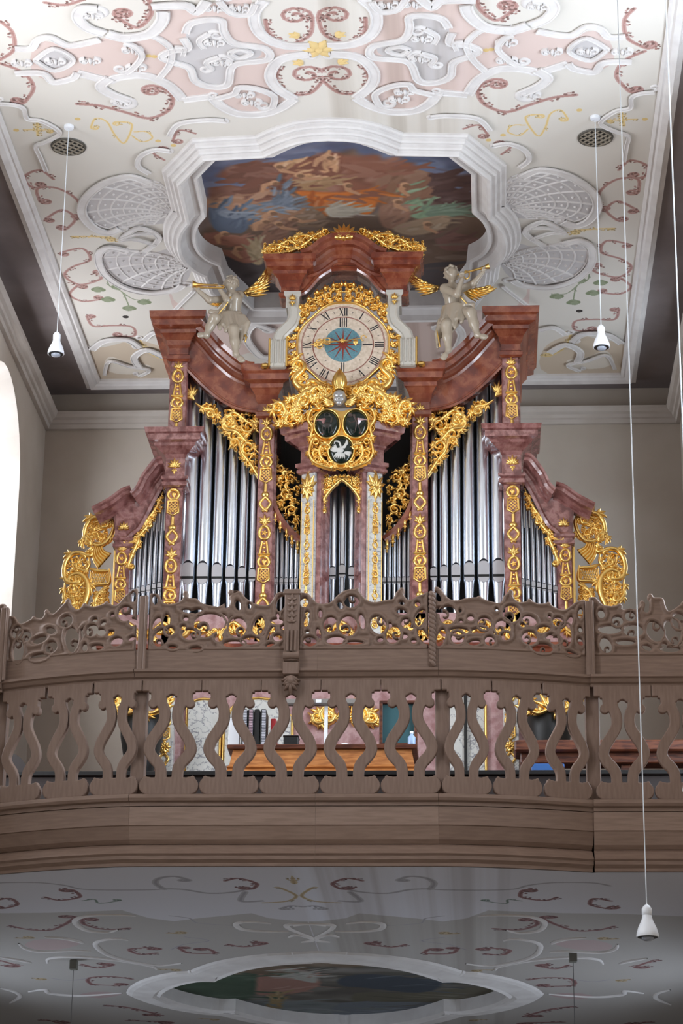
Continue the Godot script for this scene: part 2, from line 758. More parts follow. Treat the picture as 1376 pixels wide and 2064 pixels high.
func path(ctrl: PackedVector2Array, c0: float, c1: float, n := 5) -> PackedVector2Array:
	var p := cr(ctrl, n)
	if c1 != 0.0:
		var e := p.size() - 1
		p.append_array(volute(p[e], (p[e] - p[e - 1]).angle(), c1))
	if c0 != 0.0:
		var h := volute(p[0], (p[0] - p[1]).angle(), c0)
		h.reverse()
		h.append_array(p)
		p = h
	return p


func widths(n: int, w: float, kind := 0) -> PackedFloat32Array:
	var r := PackedFloat32Array()
	for i in n:
		var t := float(i) / maxf(1.0, n - 1.0)
		match kind:
			0: r.append(w * (0.35 + 0.65 * sin(PI * t)))
			1: r.append(w * (1.0 - 0.75 * t))
			2: r.append(w)
			3: r.append(w * pow(maxf(sin(PI * pow(t, 0.75)), 0.04), 0.8))
			4: r.append(w * (0.3 + 0.7 * t))
	return r


func leaf(mb: MB, p: Vector2, dir: float, length: float, w: float, bend: float, h: float, z := 0.0) -> void:
	var pts := PackedVector2Array()
	var q := p
	var a := dir
	for i in 6:
		pts.append(q)
		q += Vector2(cos(a), sin(a)) * length / 5.0
		a += bend / 5.0
	mb.stroke(pts, widths(6, w, 3), h, z, 4)


# a stem with rolled ends and leaves along both sides
func scroll(mb: MB, ctrl: PackedVector2Array, w: float, c0: float, c1: float, leaves := 4, h := -1.0, z := 0.0, kind := 0) -> void:
	if h < 0.0:
		h = w * 1.3
	var p := path(ctrl, c0, c1)
	mb.stroke(p, widths(p.size(), w, kind), h, z)
	for e in [[c0, 0], [c1, p.size() - 1]]:
		if e[0] != 0.0:
			mb.bead(p[e[1]], w * 0.8, w * 0.8, h * 1.2, z, 7)
	for i in leaves:
		var k := int((i + 0.7) / (leaves + 0.4) * (p.size() - 1))
		k = clampi(k, 1, p.size() - 2)
		var a := (p[k + 1] - p[k - 1]).angle()
		var sd := 1.0 if i % 2 else -1.0
		for j in 3:
			leaf(mb, p[k], a + sd * (0.5 + 0.45 * j), w * (4.2 - 0.8 * j), w * 0.62, sd * -(1.0 - 0.5 * j), h * 0.8, z)


func rosette(mb: MB, p: Vector2, r: float, n: int, h: float, z := 0.0) -> void:
	for i in n:
		leaf(mb, p, TAU * i / n, r, r * 0.3, 0.15, h, z)
	mb.bead(p, r * 0.28, r * 0.28, h * 1.6, z, 8)


# plume of leaves spread over an angle
func plume(mb: MB, p: Vector2, dir: float, spread: float, n: int, length: float, w: float, h: float, z := 0.0) -> void:
	for i in n:
		var t := (float(i) / maxf(1.0, n - 1.0) - 0.5) * 2.0
		leaf(mb, p, dir + t * spread * 0.5, length * (1.0 - 0.35 * absf(t)), w, t * 0.7, h, z)


func inside_by(p: Vector2, poly: PackedVector2Array) -> float:
	var d := 1e9
	var n := poly.size()
	for k in n:
		var q := Geometry2D.get_closest_point_to_segment(p, poly[k], poly[(k + 1) % n])
		d = minf(d, p.distance_to(q))
	return d if Geometry2D.is_point_in_polygon(p, poly) else -d


# fills an outline with rolled scrolls and leaves, largest first
func filigree(mb: MB, poly: PackedVector2Array, rmax: float, rmin: float, seed_value: int, h := 0.02, z := 0.0, turn := 1.0) -> void:
	var rg := RandomNumberGenerator.new()
	rg.seed = seed_value
	var lo := poly[0]
	var hi := poly[0]
	for q in poly:
		lo = lo.min(q)
		hi = hi.max(q)
	var spots := []
	var cs := []
	var rs := []
	for i in 700:
		var q := Vector2(rg.randf_range(lo.x, hi.x), rg.randf_range(lo.y, hi.y))
		var d := inside_by(q, poly)
		if d > rmin:
			spots.append([q, d])
	for i in 40:
		var best := -1.0
		var bq := Vector2.ZERO
		for sp in spots:
			var d: float = minf(sp[1], rmax)
			for k in cs.size():
				d = minf(d, sp[0].distance_to(cs[k]) - rs[k])
			if d > best:
				best = d
				bq = sp[0]
		if best < rmin:
			break
		cs.append(bq)
		rs.append(best)
		var a := rg.randf() * TAU
		var sg := turn if i % 2 else -turn
		var st := bq + Vector2(cos(a), sin(a)) * best * 0.9
		var vo := volute(st, a + sg * PI / 2, best * 0.86 * sg, 1.5, 16)
		var w := best * 0.21
		mb.stroke(vo, widths(vo.size(), w, 0), h * (0.6 + best / rmax * 0.6), z)
		mb.bead(vo[15], w * 1.5, w * 1.5, h * 1.4, z, 7)
		for j in 5:
			var k := 1 + j * 2
			var t := (vo[k + 1] - vo[k - 1]).angle()
			for m in 2:
				leaf(mb, vo[k], t - sg * (0.5 + 0.6 * m), best * 0.55, w * 0.72, sg * 0.9, h * 0.9, z)
		leaf(mb, vo[6], (vo[7] - vo[5]).angle() + sg * 0.9, best * 0.45, w * 0.8, -sg * 0.8, h, z)
		# a stem to an earlier scroll holds the carving together
		if cs.size() > 1:
			var near := 0
			for k in cs.size() - 1:
				if cs[k].distance_to(bq) - rs[k] < cs[near].distance_to(bq) - rs[near]:
					near = k
			var m2: Vector2 = (cs[near] + bq) * 0.5 + (cs[near] - bq).orthogonal() * 0.18
			var sp2 := cr(PackedVector2Array([bq.move_toward(cs[near], best * 0.6), m2, cs[near].move_toward(bq, rs[near] * 0.6)]), 4)
			mb.stroke(sp2, widths(sp2.size(), w * 1.1, 2), h * 0.7, z)
	# small leaves fill what is left over
	for i in spots.size():
		if i % 6 == 0:
			var sp: Array = spots[i]
			var d := 1e9
			for k in cs.size():
				d = minf(d, absf(sp[0].distance_to(cs[k]) - rs[k] * 0.85))
			if d < rmin * 2.0:
				var l: float = minf(sp[1] * 1.3, rmin * 3.2)
				leaf(mb, sp[0], rg.randf() * TAU, l, l * 0.2, rg.randf_range(-1.4, 1.4), h * 0.9, z)


# ---------------------------------------------------------------- flat painting into an image
class Paint:
	var im: Image
	var lo: Vector2
	var k: Vector2

	func _init(w: int, h: int, a: Vector2, b: Vector2, c: Color) -> void:
		im = Image.create(w, h, false, Image.FORMAT_RGB8)
		im.fill(c)
		lo = a
		k = Vector2(w, h) / (b - a)

	func poly(p: PackedVector2Array, c: Color) -> void:
		var q := PackedVector2Array()
		var y0 := 1e9
		var y1 := -1e9
		for a in p:
			var b := (a - lo) * k
			q.append(b)
			y0 = minf(y0, b.y)
			y1 = maxf(y1, b.y)
		var n := q.size()
		for y in range(maxi(0, int(y0)), mini(im.get_height(), int(y1) + 1)):
			var yy := y + 0.5
			var xs := []
			for i in n:
				var a := q[i]
				var b := q[(i + 1) % n]
				if (a.y > yy) != (b.y > yy):
					xs.append(a.x + (b.x - a.x) * (yy - a.y) / (b.y - a.y))
			xs.sort()
			for i in range(0, xs.size() - 1, 2):
				var xa := maxi(0, int(round(xs[i])))
				var xb := mini(im.get_width(), int(round(xs[i + 1])))
				if xb > xa:
					im.fill_rect(Rect2i(xa, y, xb - xa, 1), c)

	func disc(p: Vector2, r: float, c: Color, n := 9) -> void:
		var q := PackedVector2Array()
		for i in n:
			q.append(p + Vector2(cos(TAU * i / n), sin(TAU * i / n)) * r)
		poly(q, c)

	func line(p: PackedVector2Array, w: PackedFloat32Array, c: Color) -> void:
		for i in p.size() - 1:
			var t := (p[i + 1] - p[i]).normalized().orthogonal()
			poly(PackedVector2Array([p[i] + t * w[i], p[i + 1] + t * w[i + 1], p[i + 1] - t * w[i + 1], p[i] - t * w[i]]), c)
			if w[i] * k.x > 2.0:
				disc(p[i], w[i], c)

	func tex() -> ImageTexture:
		return ImageTexture.create_from_image(im)


# a painted scroll with leaves, in two or three tones of one colour
func paint_scroll(pa: Paint, ctrl: PackedVector2Array, w: float, c0: float, c1: float, col: Color, leaves := 8) -> void:
	# a slim rolled stem with small dark tufts of leaves gathered on its inner side
	var q0 := cr(ctrl, 3)
	var bow := 0.0
	for i in range(1, q0.size() - 1):
		bow += (q0[i] - q0[i - 1]).cross(q0[i + 1] - q0[i])
	# rolled ends go on turning the way the stem bends there
	var m0 := q0.size()
	if m0 > 3:
		var b0 := signf((q0[1] - q0[0]).cross(q0[3] - q0[1]))
		var b1 := signf((q0[m0 - 2] - q0[m0 - 4]).cross(q0[m0 - 1] - q0[m0 - 2]))
		c0 = -b0 * absf(c0)
		c1 = b1 * maxf(absf(c1), w * 1.7 if leaves > 3 else 0.0)
	var p := path(ctrl, c0, c1, 6)
	var stem := col.lightened(0.18)
	var dark := col.darkened(0.22)
	pa.line(p, widths(p.size(), w * 0.55, 2), stem)
	pa.line(p, widths(p.size(), w * 0.22, 2), col)
	for i in leaves:
		var k := clampi(int((i + 0.6) / leaves * (p.size() - 1)), 1, p.size() - 2)
		var t := (p[k + 1] - p[k - 1]).normalized()
		var turn := signf((p[k] - p[k - 1]).cross(p[k + 1] - p[k]))
		var sd := turn if i % 4 else -turn
		if turn == 0.0:
			sd = 1.0 if i % 2 else -1.0
		var nn := Vector2(-t.y, t.x) * sd
		for j in 7:
			var e := Vector2(sin(j * 2.4 + i), cos(j * 1.7 + i * 2.0))
			var c := p[k] + nn * w * (0.7 + 0.55 * e.x) + t * w * 1.0 * e.y
			pa.disc(c, w * (0.26 + 0.14 * absf(e.y)), [dark, col.darkened(0.05), col.darkened(0.3), stem][(i + j) % 4], 7)


# ---------------------------------------------------------------- the church
func arch(zc: float, half: float, low: float, spring: float) -> PackedVector2Array:
	# opening in the (z, y) plane, from the near foot over the arch to the far foot
	var p := PackedVector2Array([Vector2(zc + half, low)])
	for i in 17:
		var a := PI * i / 16
		p.append(Vector2(zc + cos(a) * half, spring + sin(a) * half))
	p.append(Vector2(zc - half, low))
	return p


func build_side_wall(s: int) -> void:
	var w := structure("wall_left" if s < 0 else "wall_right", "warm grey plastered side wall with tall round-arched windows", "wall")
	var mb := MB.new()
	mb.xf = Transform3D(Basis(Vector3(0, 0, 1), Vector3(0, 1, 0), Vector3(s, 0, 0)), Vector3(s * HALF, 0, 0))
	var z1 := 7.0
	var edges := []
	for i in range(WINDOWS.size() - 1, -1, -1):
		edges.append(i)
	var near := z1
	for i in edges:
		var zc: float = -WINDOWS[i][0]
		var low: float = WINDOWS[i][1]
		var sp: float = WINDOWS[i][2]
		mb.slab(PackedVector2Array([Vector2(near, -0.1), Vector2(near, CEIL + 0.3), Vector2(zc + 1.05, CEIL + 0.3), Vector2(zc + 1.05, -0.1)]), 0.0, 0.7)
		mb.slab(PackedVector2Array([Vector2(zc + 1.05, -0.1), Vector2(zc + 1.05, low), Vector2(zc - 1.05, low), Vector2(zc - 1.05, -0.1)]), 0.0, 0.7)
		var top := arch(zc, 1.05, low, sp)
		top = top.slice(1, top.size() - 1)
		top.append(Vector2(zc - 1.05, CEIL + 0.3))
		top.append(Vector2(zc + 1.05, CEIL + 0.3))
		mb.slab(top, 0.0, 0.7)
		near = zc - 1.05
		# splayed reveal narrowing towards the glass, sill sloping up
		var rv := MB.new()
		rv.xf = mb.xf
		var a := arch(zc, 1.05, low, sp)
		var b := arch(zc, 0.78, low + 0.35, sp - 0.05)
		rv.s = -1
		var n := a.size()
		for k in n:
			var l := (k + 1) % n
			var p0 := Vector3(a[k].x, a[k].y, 0.0)
			var p1 := Vector3(a[l].x, a[l].y, 0.0)
			var p2 := Vector3(b[l].x, b[l].y, 0.66)
			var p3 := Vector3(b[k].x, b[k].y, 0.66)
			var o2 := Vector3(a[l].x, a[l].y, 0.69)
			var o3 := Vector3(a[k].x, a[k].y, 0.69)
			var f0 := rv.mark()
			rv.quad(p0, p1, p2, p3)
			rv.quad(p0, o3, o2, p1)
			rv.quad(p3, p2, o2, o3)
			rv.close(f0)
		part("window_reveal", rv, M.cornice, w)
		var win := structure("window_%d" % ((1 if s < 0 else 6) + i), "tall round-arched window with leaded pale glass in the side wall", "window")
		var gl := MB.new()
		gl.xf = mb.xf
		gl.slab(arch(zc, 0.80, low + 0.33, sp - 0.05), 0.66, 0.68)
		part("pane", gl, M.glow, win)
		var fr := MB.new()
		fr.xf = mb.xf
		for k in 3:
			fr.box(Vector3(zc + (k - 1) * 0.4, (sp + 0.55 + low + 0.35) / 2.0, 0.645), Vector3(0.035, sp + 0.25 - low, 0.03))
		for k in 5:
			fr.box(Vector3(zc, low + 0.5 + k * (sp - 0.15 - low) / 4.0, 0.645), Vector3(1.54, 0.03, 0.028))
		part("glazing_bars", fr, M.dark, win)
	mb.slab(PackedVector2Array([Vector2(near, -0.1), Vector2(near, CEIL + 0.3), Vector2(WALL_Z - 0.5, CEIL + 0.3), Vector2(WALL_Z - 0.5, -0.1)]), 0.0, 0.7)
	part("wall_plaster", mb, M.plaster, w)


func build_shell() -> void:
	build_side_wall(-1)
	build_side_wall(1)
	var mb := MB.new()
	mb.box(Vector3(0, CEIL / 2, WALL_Z - 0.25), Vector3(HALF * 2 + 1.4, CEIL + 0.6, 0.5))
	part("wall_plaster", mb, M.plaster, structure("wall_back", "warm grey plastered wall behind the organ", "wall"))
	mb = MB.new()
	mb.box(Vector3(0, CEIL / 2, 7.25), Vector3(HALF * 2 + 1.4, CEIL + 0.6, 0.5))
	part("wall_plaster", mb, M.plaster, structure("wall_front", "pale plastered wall at the far end of the nave", "wall"))
	mb = MB.new()
	mb.box(Vector3(0, -0.15, -10.3), Vector3(HALF * 2, 0.3, 35.4))
	part("stone_slab", mb, M.stone, structure("floor", "worn grey-brown stone church floor", "floor"))
	# cornice under the ceiling, in front of the back wall and along both sides
	var pr := [0.0, -0.05, 0.0, 0.05, 0.05, 0.06, 0.06, 0.09, 0.1, 0.1, 0.12, 0.14, 0.15, 0.16, 0.185, 0.17, 0.19, 0.145, 0.2, 0.0, 0.2, -0.05]
	var y0 := 12.94
	var t := structure("trim_1", "moulded grey plaster cornice running along the back wall", "cornice")
	mb = MB.new()
	mb.xf = Transform3D(Basis(), Vector3(0, y0, WALL_Z))
	mb.mould(v2([-HALF, 0.0, HALF, 0.0]), pr)
	part("cornice_moulding", mb, M.cornice, t)
	for s in [-1, 1]:
		t = structure("trim_%d" % (2 if s < 0 else 3), "moulded grey plaster cornice running along the side wall above the windows", "cornice")
		mb = MB.new()
		mb.xf = Transform3D(Basis(Vector3(0, 0, 1), Vector3(0, 1, 0), Vector3(-s, 0, 0)), Vector3(s * HALF, y0, 0))
		mb.mould(v2([WALL_Z, 0.0, 7.0, 0.0]), pr)
		part("cornice_moulding", mb, M.cornice, t)


# xy of a flat drawing laid on the ceiling, its relief hanging down
func overhead(y: float) -> Transform3D:
	return Transform3D(Basis(Vector3(1, 0, 0), Vector3(0, 0, 1), Vector3(0, -1, 0)), Vector3(0, y, 0))


func clockwise(p: PackedVector2Array) -> PackedVector2Array:
	# so that the normal of a moulding points away from the outline
	if not Geometry2D.is_polygon_clockwise(p):
		p.reverse()
	return p


# a flat face seen from below, with texture coordinates
func under_face(p: PackedVector2Array, y: float, lo: Vector2, hi: Vector2, flip: bool) -> MB:
	var mb := MB.new()
	mb.s = -1
	var ti := Geometry2D.triangulate_polygon(p)
	for i in range(0, ti.size(), 3):
		var q := [p[ti[i]], p[ti[i + 1]], p[ti[i + 2]]]
		var a := Vector3(q[0].x, y, q[0].y)
		var b := Vector3(q[1].x, y, q[1].y)
		var c := Vector3(q[2].x, y, q[2].y)
		if (c - a).cross(b - a).y > 0.0:
			q = [q[0], q[2], q[1]]
		for e in q:
			mb.v.append(Vector3(e.x, y, e.y))
			var u := (Vector2(absf(e.x) if flip else e.x, e.y) - lo) / (hi - lo)
			mb.uvs.append(u)
		mb.g.append(-1)
	return mb


func soiled(t: Texture2D, freq: float, seed_value: int) -> StandardMaterial3D:
	# painted plaster with a faint blotchy weathering
	var m := plain(Color.WHITE, 0.85)
	m.albedo_texture = t
	m.texture_repeat = false
	m.detail_enabled = true
	m.detail_blend_mode = BaseMaterial3D.BLEND_MODE_MUL
	m.detail_albedo = noise(freq, seed_value, 5, [Color(0.87, 0.85, 0.83), Color(0.97, 0.96, 0.95), Color(1, 1, 1)], [0.2, 0.5, 0.8], 512)
	m.detail_uv_layer = BaseMaterial3D.DETAIL_UV_2
	m.uv2_triplanar = true
	m.uv2_world_triplanar = true
	m.uv2_scale = Vector3.ONE * 0.6
	return m


func build_ceiling() -> void:
	var top := structure("ceiling", "painted and stuccoed church ceiling with a large fresco", "ceiling")
	var red := Color(0.66, 0.5, 0.47)
	var ochre := Color(0.85, 0.74, 0.5)
	var green := Color(0.5, 0.54, 0.42)
	var pink := Color(0.82, 0.745, 0.715)
	var lilac := Color(0.76, 0.745, 0.745)
	var ground := Color(0.84, 0.82, 0.79)
	# ---- outline of the fresco: one half, from the near point on the axis to the far one
	var half := PackedVector2Array([Vector2(0, 0)])
	var tr := v2([-0.044, -21.175, -0.218, -21.209, -0.383, -21.313, -0.581, -21.489])
	half[0] = Vector2(0.0, tr[0].y)
	half.append_array(cr(tr, 2).slice(1))
	half.append_array(v2([-1.154, -21.531, -1.388, -21.92, -1.393, -22.773]))
	half.append_array(cr(v2([-1.393, -22.773, -1.496, -22.985, -1.552, -23.25, -1.551, -23.533, -1.477, -23.752, -1.351, -23.903]), 3).slice(1))
	half.append_array(v2([-1.325, -24.351, -1.092, -25.03]))
	half.append(Vector2(0.0, half[half.size() - 1].y))
	var z_near := -13.0
	var z_far := -27.22
	var px := 3.27
	# ---- painting of one half; the other half mirrors it
	var lo := Vector2(0.0, z_far)
	var hi := Vector2(px, z_near)
	var pa := Paint.new(1024, 2048, lo, hi, ground)
	var pinks := [
		[-2.66, -19.468, -2.518, -19.32, -2.302, -19.415, -2.029, -19.294, -1.777, -19.304, -1.494, -19.249, -1.405, -18.914, -1.479, -18.786, -1.126, -18.841, -0.795, -18.689, -0.55, -18.698, -0.558, -19.029, -0.459, -19.33, -0.094, -19.517, -0.309, -19.619, -0.464, -19.814, -0.502, -20.131, -0.277, -20.441, -0.569, -20.79, -0.878, -20.706, -1.087, -20.389, -1.356, -20.427, -1.543, -20.001, -1.944, -19.987, -2.307, -19.883, -2.525, -20.058, -2.731, -19.867],
		[-2.02, -24.215, -1.862, -25.262, -0.66, -25.299, -0.787, -27.006, -1.277, -26.4, -1.792, -26.752, -2.009, -25.53],
	]
	for p in pinks:
		pa.poly(mirrored(cr(v2(p), 3, true)), pink)
	var greys := [
		[-1.203, -19.217, -1.127, -19.05, -0.984, -18.992, -0.851, -19.018, -0.846, -19.188, -0.776, -19.405, -0.554, -19.501, -0.569, -19.676, -0.814, -19.801, -0.92, -20.162, -1.065, -20.18, -1.218, -20.059, -1.239, -19.831, -1.392, -19.735, -1.471, -19.621, -1.363, -19.493, -1.222, -19.476],
		[-2.664, -19.622, -2.468, -19.431, -2.315, -19.635, -2.519, -19.807],
		[-2.688, -22.702, -2.597, -22.37, -2.371, -22.077, -2.093, -21.926, -1.903, -22.039, -1.716, -22.399, -1.737, -22.79, -1.87, -23.015, -2.135, -23.006, -2.36, -23.085, -2.568, -23.05],
		[-2.684, -23.821, -2.562, -23.552, -2.377, -23.588, -2.121, -23.717, -1.835, -23.605, -1.687, -23.976, -1.828, -24.475, -2.127, -24.626, -2.403, -24.585, -2.638, -24.258],
	]
	for p in greys:
		pa.poly(mirrored(cr(v2(p), 3, true)), lilac)
	pa.poly(mirrored(cr(v2([-3.264, -27.086, -3.181, -26.343, -2.882, -26.136, -2.537, -26.003, -2.228, -26.372, -2.289, -27.114]), 4, true)), Color(0.8, 0.74, 0.66))
	pa.poly(mirrored(cr(v2([-3.067, -26.79, -2.959, -26.46, -2.745, -26.65, -2.514, -26.731, -2.573, -26.954, -2.913, -26.982]), 4, true)), Color(0.88, 0.85, 0.8))
	var reds := [
		[[-2.401, -20.475, -2.189, -20.516, -1.965, -20.644, -1.738, -20.773, -1.523, -20.611, -1.464, -20.329, -1.566, -20.185], 0.045, 0.0, 0.1, 12],
		[[-2.407, -18.67, -2.235, -18.717, -2.065, -18.641], 0.04, 0.0, 0.0, 5],
		[[-1.463, -18.664, -1.484, -18.911, -1.636, -19.116, -1.794, -18.941], 0.045, 0.0, -0.09, 10],
		[[-2.868, -18.965, -2.79, -19.159, -2.834, -19.461, -2.994, -19.633], 0.04, 0.0, 0.0, 7],
		[[-3.007, -19.699, -2.825, -19.864, -2.767, -20.142, -2.9, -20.419], 0.04, 0.0, 0.0, 7],
		[[-0.456, -19.033, -0.423, -19.31, -0.25, -19.446, -0.068, -19.302, -0.025, -19.007], 0.04, 0.0, -0.15, 14],
		[[-0.396, -19.839, -0.439, -20.133, -0.341, -20.345, -0.139, -20.352, 0.008, -20.103], 0.04, 0.0, -0.17, 14],
		[[-2.885, -21.99, -2.992, -21.789, -3.168, -21.916, -3.155, -22.132, -3.057, -22.162], 0.035, 0.0, 0.0, 8],
		[[-3.109, -22.463, -3.087, -22.189, -2.879, -22.185, -2.714, -22.449, -2.719, -22.815], 0.035, 0.06, 0.0, 8],
		[[-3.111, -22.859, -2.906, -22.666, -2.801, -22.869, -2.923, -23.096], 0.035, 0.05, 0.0, 8],
		[[-3.069, -23.656, -2.837, -23.573, -2.792, -23.848, -3.019, -24.026, -3.137, -24.242, -3.006, -24.469, -2.763, -24.349, -2.698, -24.193], 0.035, 0.05, 0.0, 14],
		[[-2.84, -24.865, -3.046, -24.905, -3.159, -24.724, -3.039, -24.5], 0.035, 0.05, 0.0, 8],
		[[-3.054, -25.327, -3.02, -25.582, -2.8, -25.575, -2.573, -25.616, -2.577, -25.861, -2.758, -25.89], 0.035, 0.05, 0.04, 9],
		[[-1.322, -21.092, -1.474, -21.022, -1.56, -21.219], 0.03, 0.0, 0.03, 5],
		[[-1.697, -21.623, -1.79, -21.465, -1.715, -21.365], 0.03, 0.0, 0.03, 5],
	]
	for r in reds:
		paint_scroll(pa, mirrored(v2(r[0])), r[1], r[2], r[3], red, r[4])
	var ochres := [
		[[-2.336, -20.924, -2.261, -20.755, -2.163, -20.831, -2.125, -21.08, -2.051, -21.259, -1.925, -20.889, -2.065, -20.835], 0.022, 0.04, 0.03, 5],
		[[-1.921, -21.037, -1.798, -21.042, -1.76, -21.168, -1.874, -21.24, -1.956, -21.111], 0.02, 0.0, 0.0, 2],
		[[-3.009, -20.96, -2.874, -20.964, -2.763, -20.968], 0.02, 0.0, 0.0, 8],
		[[-2.851, -20.832, -2.892, -21.093], 0.03, 0.0, 0.0, 6],
		[[-2.9, -23.284, -2.752, -23.289, -2.5, -23.315], 0.03, 0.0, 0.0, 14],
		[[-2.533, -25.968, -2.466, -26.365, -2.315, -26.589], 0.03, 0.05, 0.0, 6],
	]
	for r in ochres:
		paint_scroll(pa, mirrored(v2(r[0])), r[1], r[2], r[3], ochre, r[4])
	for b in v2([-3.084, -20.962, -2.442, -20.763, -1.71, -21.23, -1.568, -21.326, -1.592, -19.617, -1.542, -19.628]):
		pa.disc(Vector2(-b.x, b.y), 0.03, ochre)
	for r in [[[-2.67, -24.194, -2.675, -24.512, -2.557, -24.677, -2.527, -25.074], 0.015], [[-2.557, -24.677, -2.443, -24.877, -2.273, -24.883], 0.014], [[-2.665, -24.257, -2.619, -24.514, -2.507, -24.517], 0.014]]:
		paint_scroll(pa, mirrored(v2(r[0])), r[1], 0.0, 0.0, green, 2)
	for b in v2([-2.815, -24.604, -2.741, -24.868, -2.581, -24.547, -2.532, -25.107, -2.339, -24.947]):
		for k in 4:
			pa.disc(Vector2(-b.x + 0.035 * cos(k * 1.7), b.y + 0.03 * sin(k * 1.7)), 0.05, green.lightened(0.12 * (k % 2)))
	pa.disc(v2([-2.607, -25.341])[0] * Vector2(-1, 1), 0.04, Color(0.2, 0.18, 0.17))
	var pt := soiled(pa.tex(), 0.008, 31)
	for s in [-1, 1]:
		var p := PackedVector2Array()
		for q in half:
			p.append(Vector2(absf(q.x) * s, q.y))
		p.append_array(PackedVector2Array([Vector2(0, z_far), Vector2(px * s, z_far), Vector2(px * s, z_near), Vector2(0, z_near)]))
		part("painted_plaster", under_face(p, CEIL, lo, hi, true), pt, top)
	# plain border and the slab above
	var mb := MB.new()
	for s in [-1, 1]:
		mb.box(Vector3(s * (px + HALF + 0.3) / 2.0, CEIL + 0.1, (7.0 + WALL_Z) / 2.0), Vector3(HALF + 0.3 - px, 0.2, 7.0 - WALL_Z), 0.0)
	mb.box(Vector3(0, CEIL + 0.1, (z_far + WALL_Z) / 2.0 - 0.1), Vector3(px * 2, 0.2, z_far - WALL_Z + 0.2), 0.0)
	mb.box(Vector3(0, CEIL + 0.1, (z_near + 7.0) / 2.0), Vector3(px * 2, 0.2, 7.0 - z_near), 0.0)
	part("ceiling_border", mb, M.dusty, top)
	mb = MB.new()
	mb.box(Vector3(0, CEIL + 0.5, -10.0), Vector3(HALF * 2 + 1.6, 0.2, 36.0), 0.0)
	part("roof_slab", mb, M.dusty, top)
	# moulding round the whole field
	mb = MB.new()
	mb.xf = overhead(CEIL)
	mb.mould(clockwise(v2([-px, z_near, px, z_near, px, z_far, -px, z_far])), [-0.1, -0.02, -0.1, 0.03, -0.07, 0.05, -0.05, 0.045, -0.03, 0.07, 0.03, 0.09, 0.05, 0.06, 0.09, 0.05, 0.1, -0.02], 0.0, true)
	part("field_moulding", mb, M.stucco, top)
	# ---- fresco, set back above a deep moulded frame
	var full := PackedVector2Array()
	for q in half:
		full.append(Vector2(-absf(q.x), q.y))
	for i in range(half.size() - 2, 0, -1):
		full.append(Vector2(absf(half[i].x), half[i].y))
	full = clockwise(full)
	mb = MB.new()
	mb.xf = overhead(CEIL)
	mb.mould(full, [0.0, -0.16, 0.0, 0.05, 0.012, 0.07, 0.04, 0.07, 0.05, 0.045, 0.06, 0.03, 0.11, 0.05, 0.15, 0.1, 0.165, 0.16, 0.195, 0.17, 0.21, 0.155, 0.212, 0.12, 0.245, 0.125, 0.262, 0.11, 0.264, 0.075, 0.295, 0.08, 0.31, 0.065, 0.312, 0.035, 0.345, 0.035, 0.36, 0.02, 0.36, -0.01], 0.0, true)
	tag(part("fresco_frame", mb, M.stucco, top), "deep white stepped stucco frame")
	var fl := Vector2(-1.9, -25.4)
	var fh := Vector2(1.9, -19.9)
	var fm := plain(Color.WHITE, 0.85)
	fm.albedo_texture = fresco_one(fl, fh)
	fm.texture_repeat = false
	var wide := Geometry2D.offset_polygon(full, 0.1)[0]
	tag(part("fresco", under_face(wide, CEIL + 0.14, fl, fh, false), fm, top), "dark fresco of robed figures among brown clouds")
	# ---- stucco bands and shells
	build_stucco(top)
	# grilles of the ventilation
	for s in [-1, 1]:
		var g := thing("ceiling_grille", "round black ceiling grille with diagonal lattice, above the pendant lamp by the %s" % ("arched window" if s < 0 else "plain wall"), "grille", Vector3(s * 2.62, CEIL, -21.3), "round grilles in the ceiling")
		mb = MB.new()
		mb.lathe(Vector3(s * 2.62, CEIL, -21.3), [0.165, -0.012, 0.165, -0.004], 32)
		part("dark_opening", mb, M.black, g)
		mb = MB.new()
		mb.xf = overhead(CEIL) * Transform3D(Basis(), Vector3(s * 2.62, -21.3, 0.012))
		for k in range(-2, 4):
			var e := sqrt(maxf(0.0, 0.16 * 0.16 - pow((k - 0.5) * 0.056, 2.0)))
			for d in [PI / 4, -PI / 4]:
				var a := Vector2((k - 0.5) * 0.056, -e).rotated(d)
				var b := Vector2((k - 0.5) * 0.056, e).rotated(d)
				mb.stroke(PackedVector2Array([a, b]), PackedFloat32Array([0.008, 0.008]), 0.012)
		part("lattice", mb, plain(Color(0.52, 0.48, 0.42), 0.6), g)
		mb = MB.new()
		mb.xf = overhead(CEIL) * Transform3D(Basis(), Vector3(s * 2.62, -21.3, 0.006))
		var ring := PackedVector2Array()
		for k in 33:
			ring.append(Vector2(cos(TAU * k / 32), sin(TAU * k / 32)) * 0.165)
		mb.stroke(ring, widths(33, 0.012, 2), 0.015)
		part("rim", mb, plain(Color(0.3, 0.28, 0.25), 0.6), g)


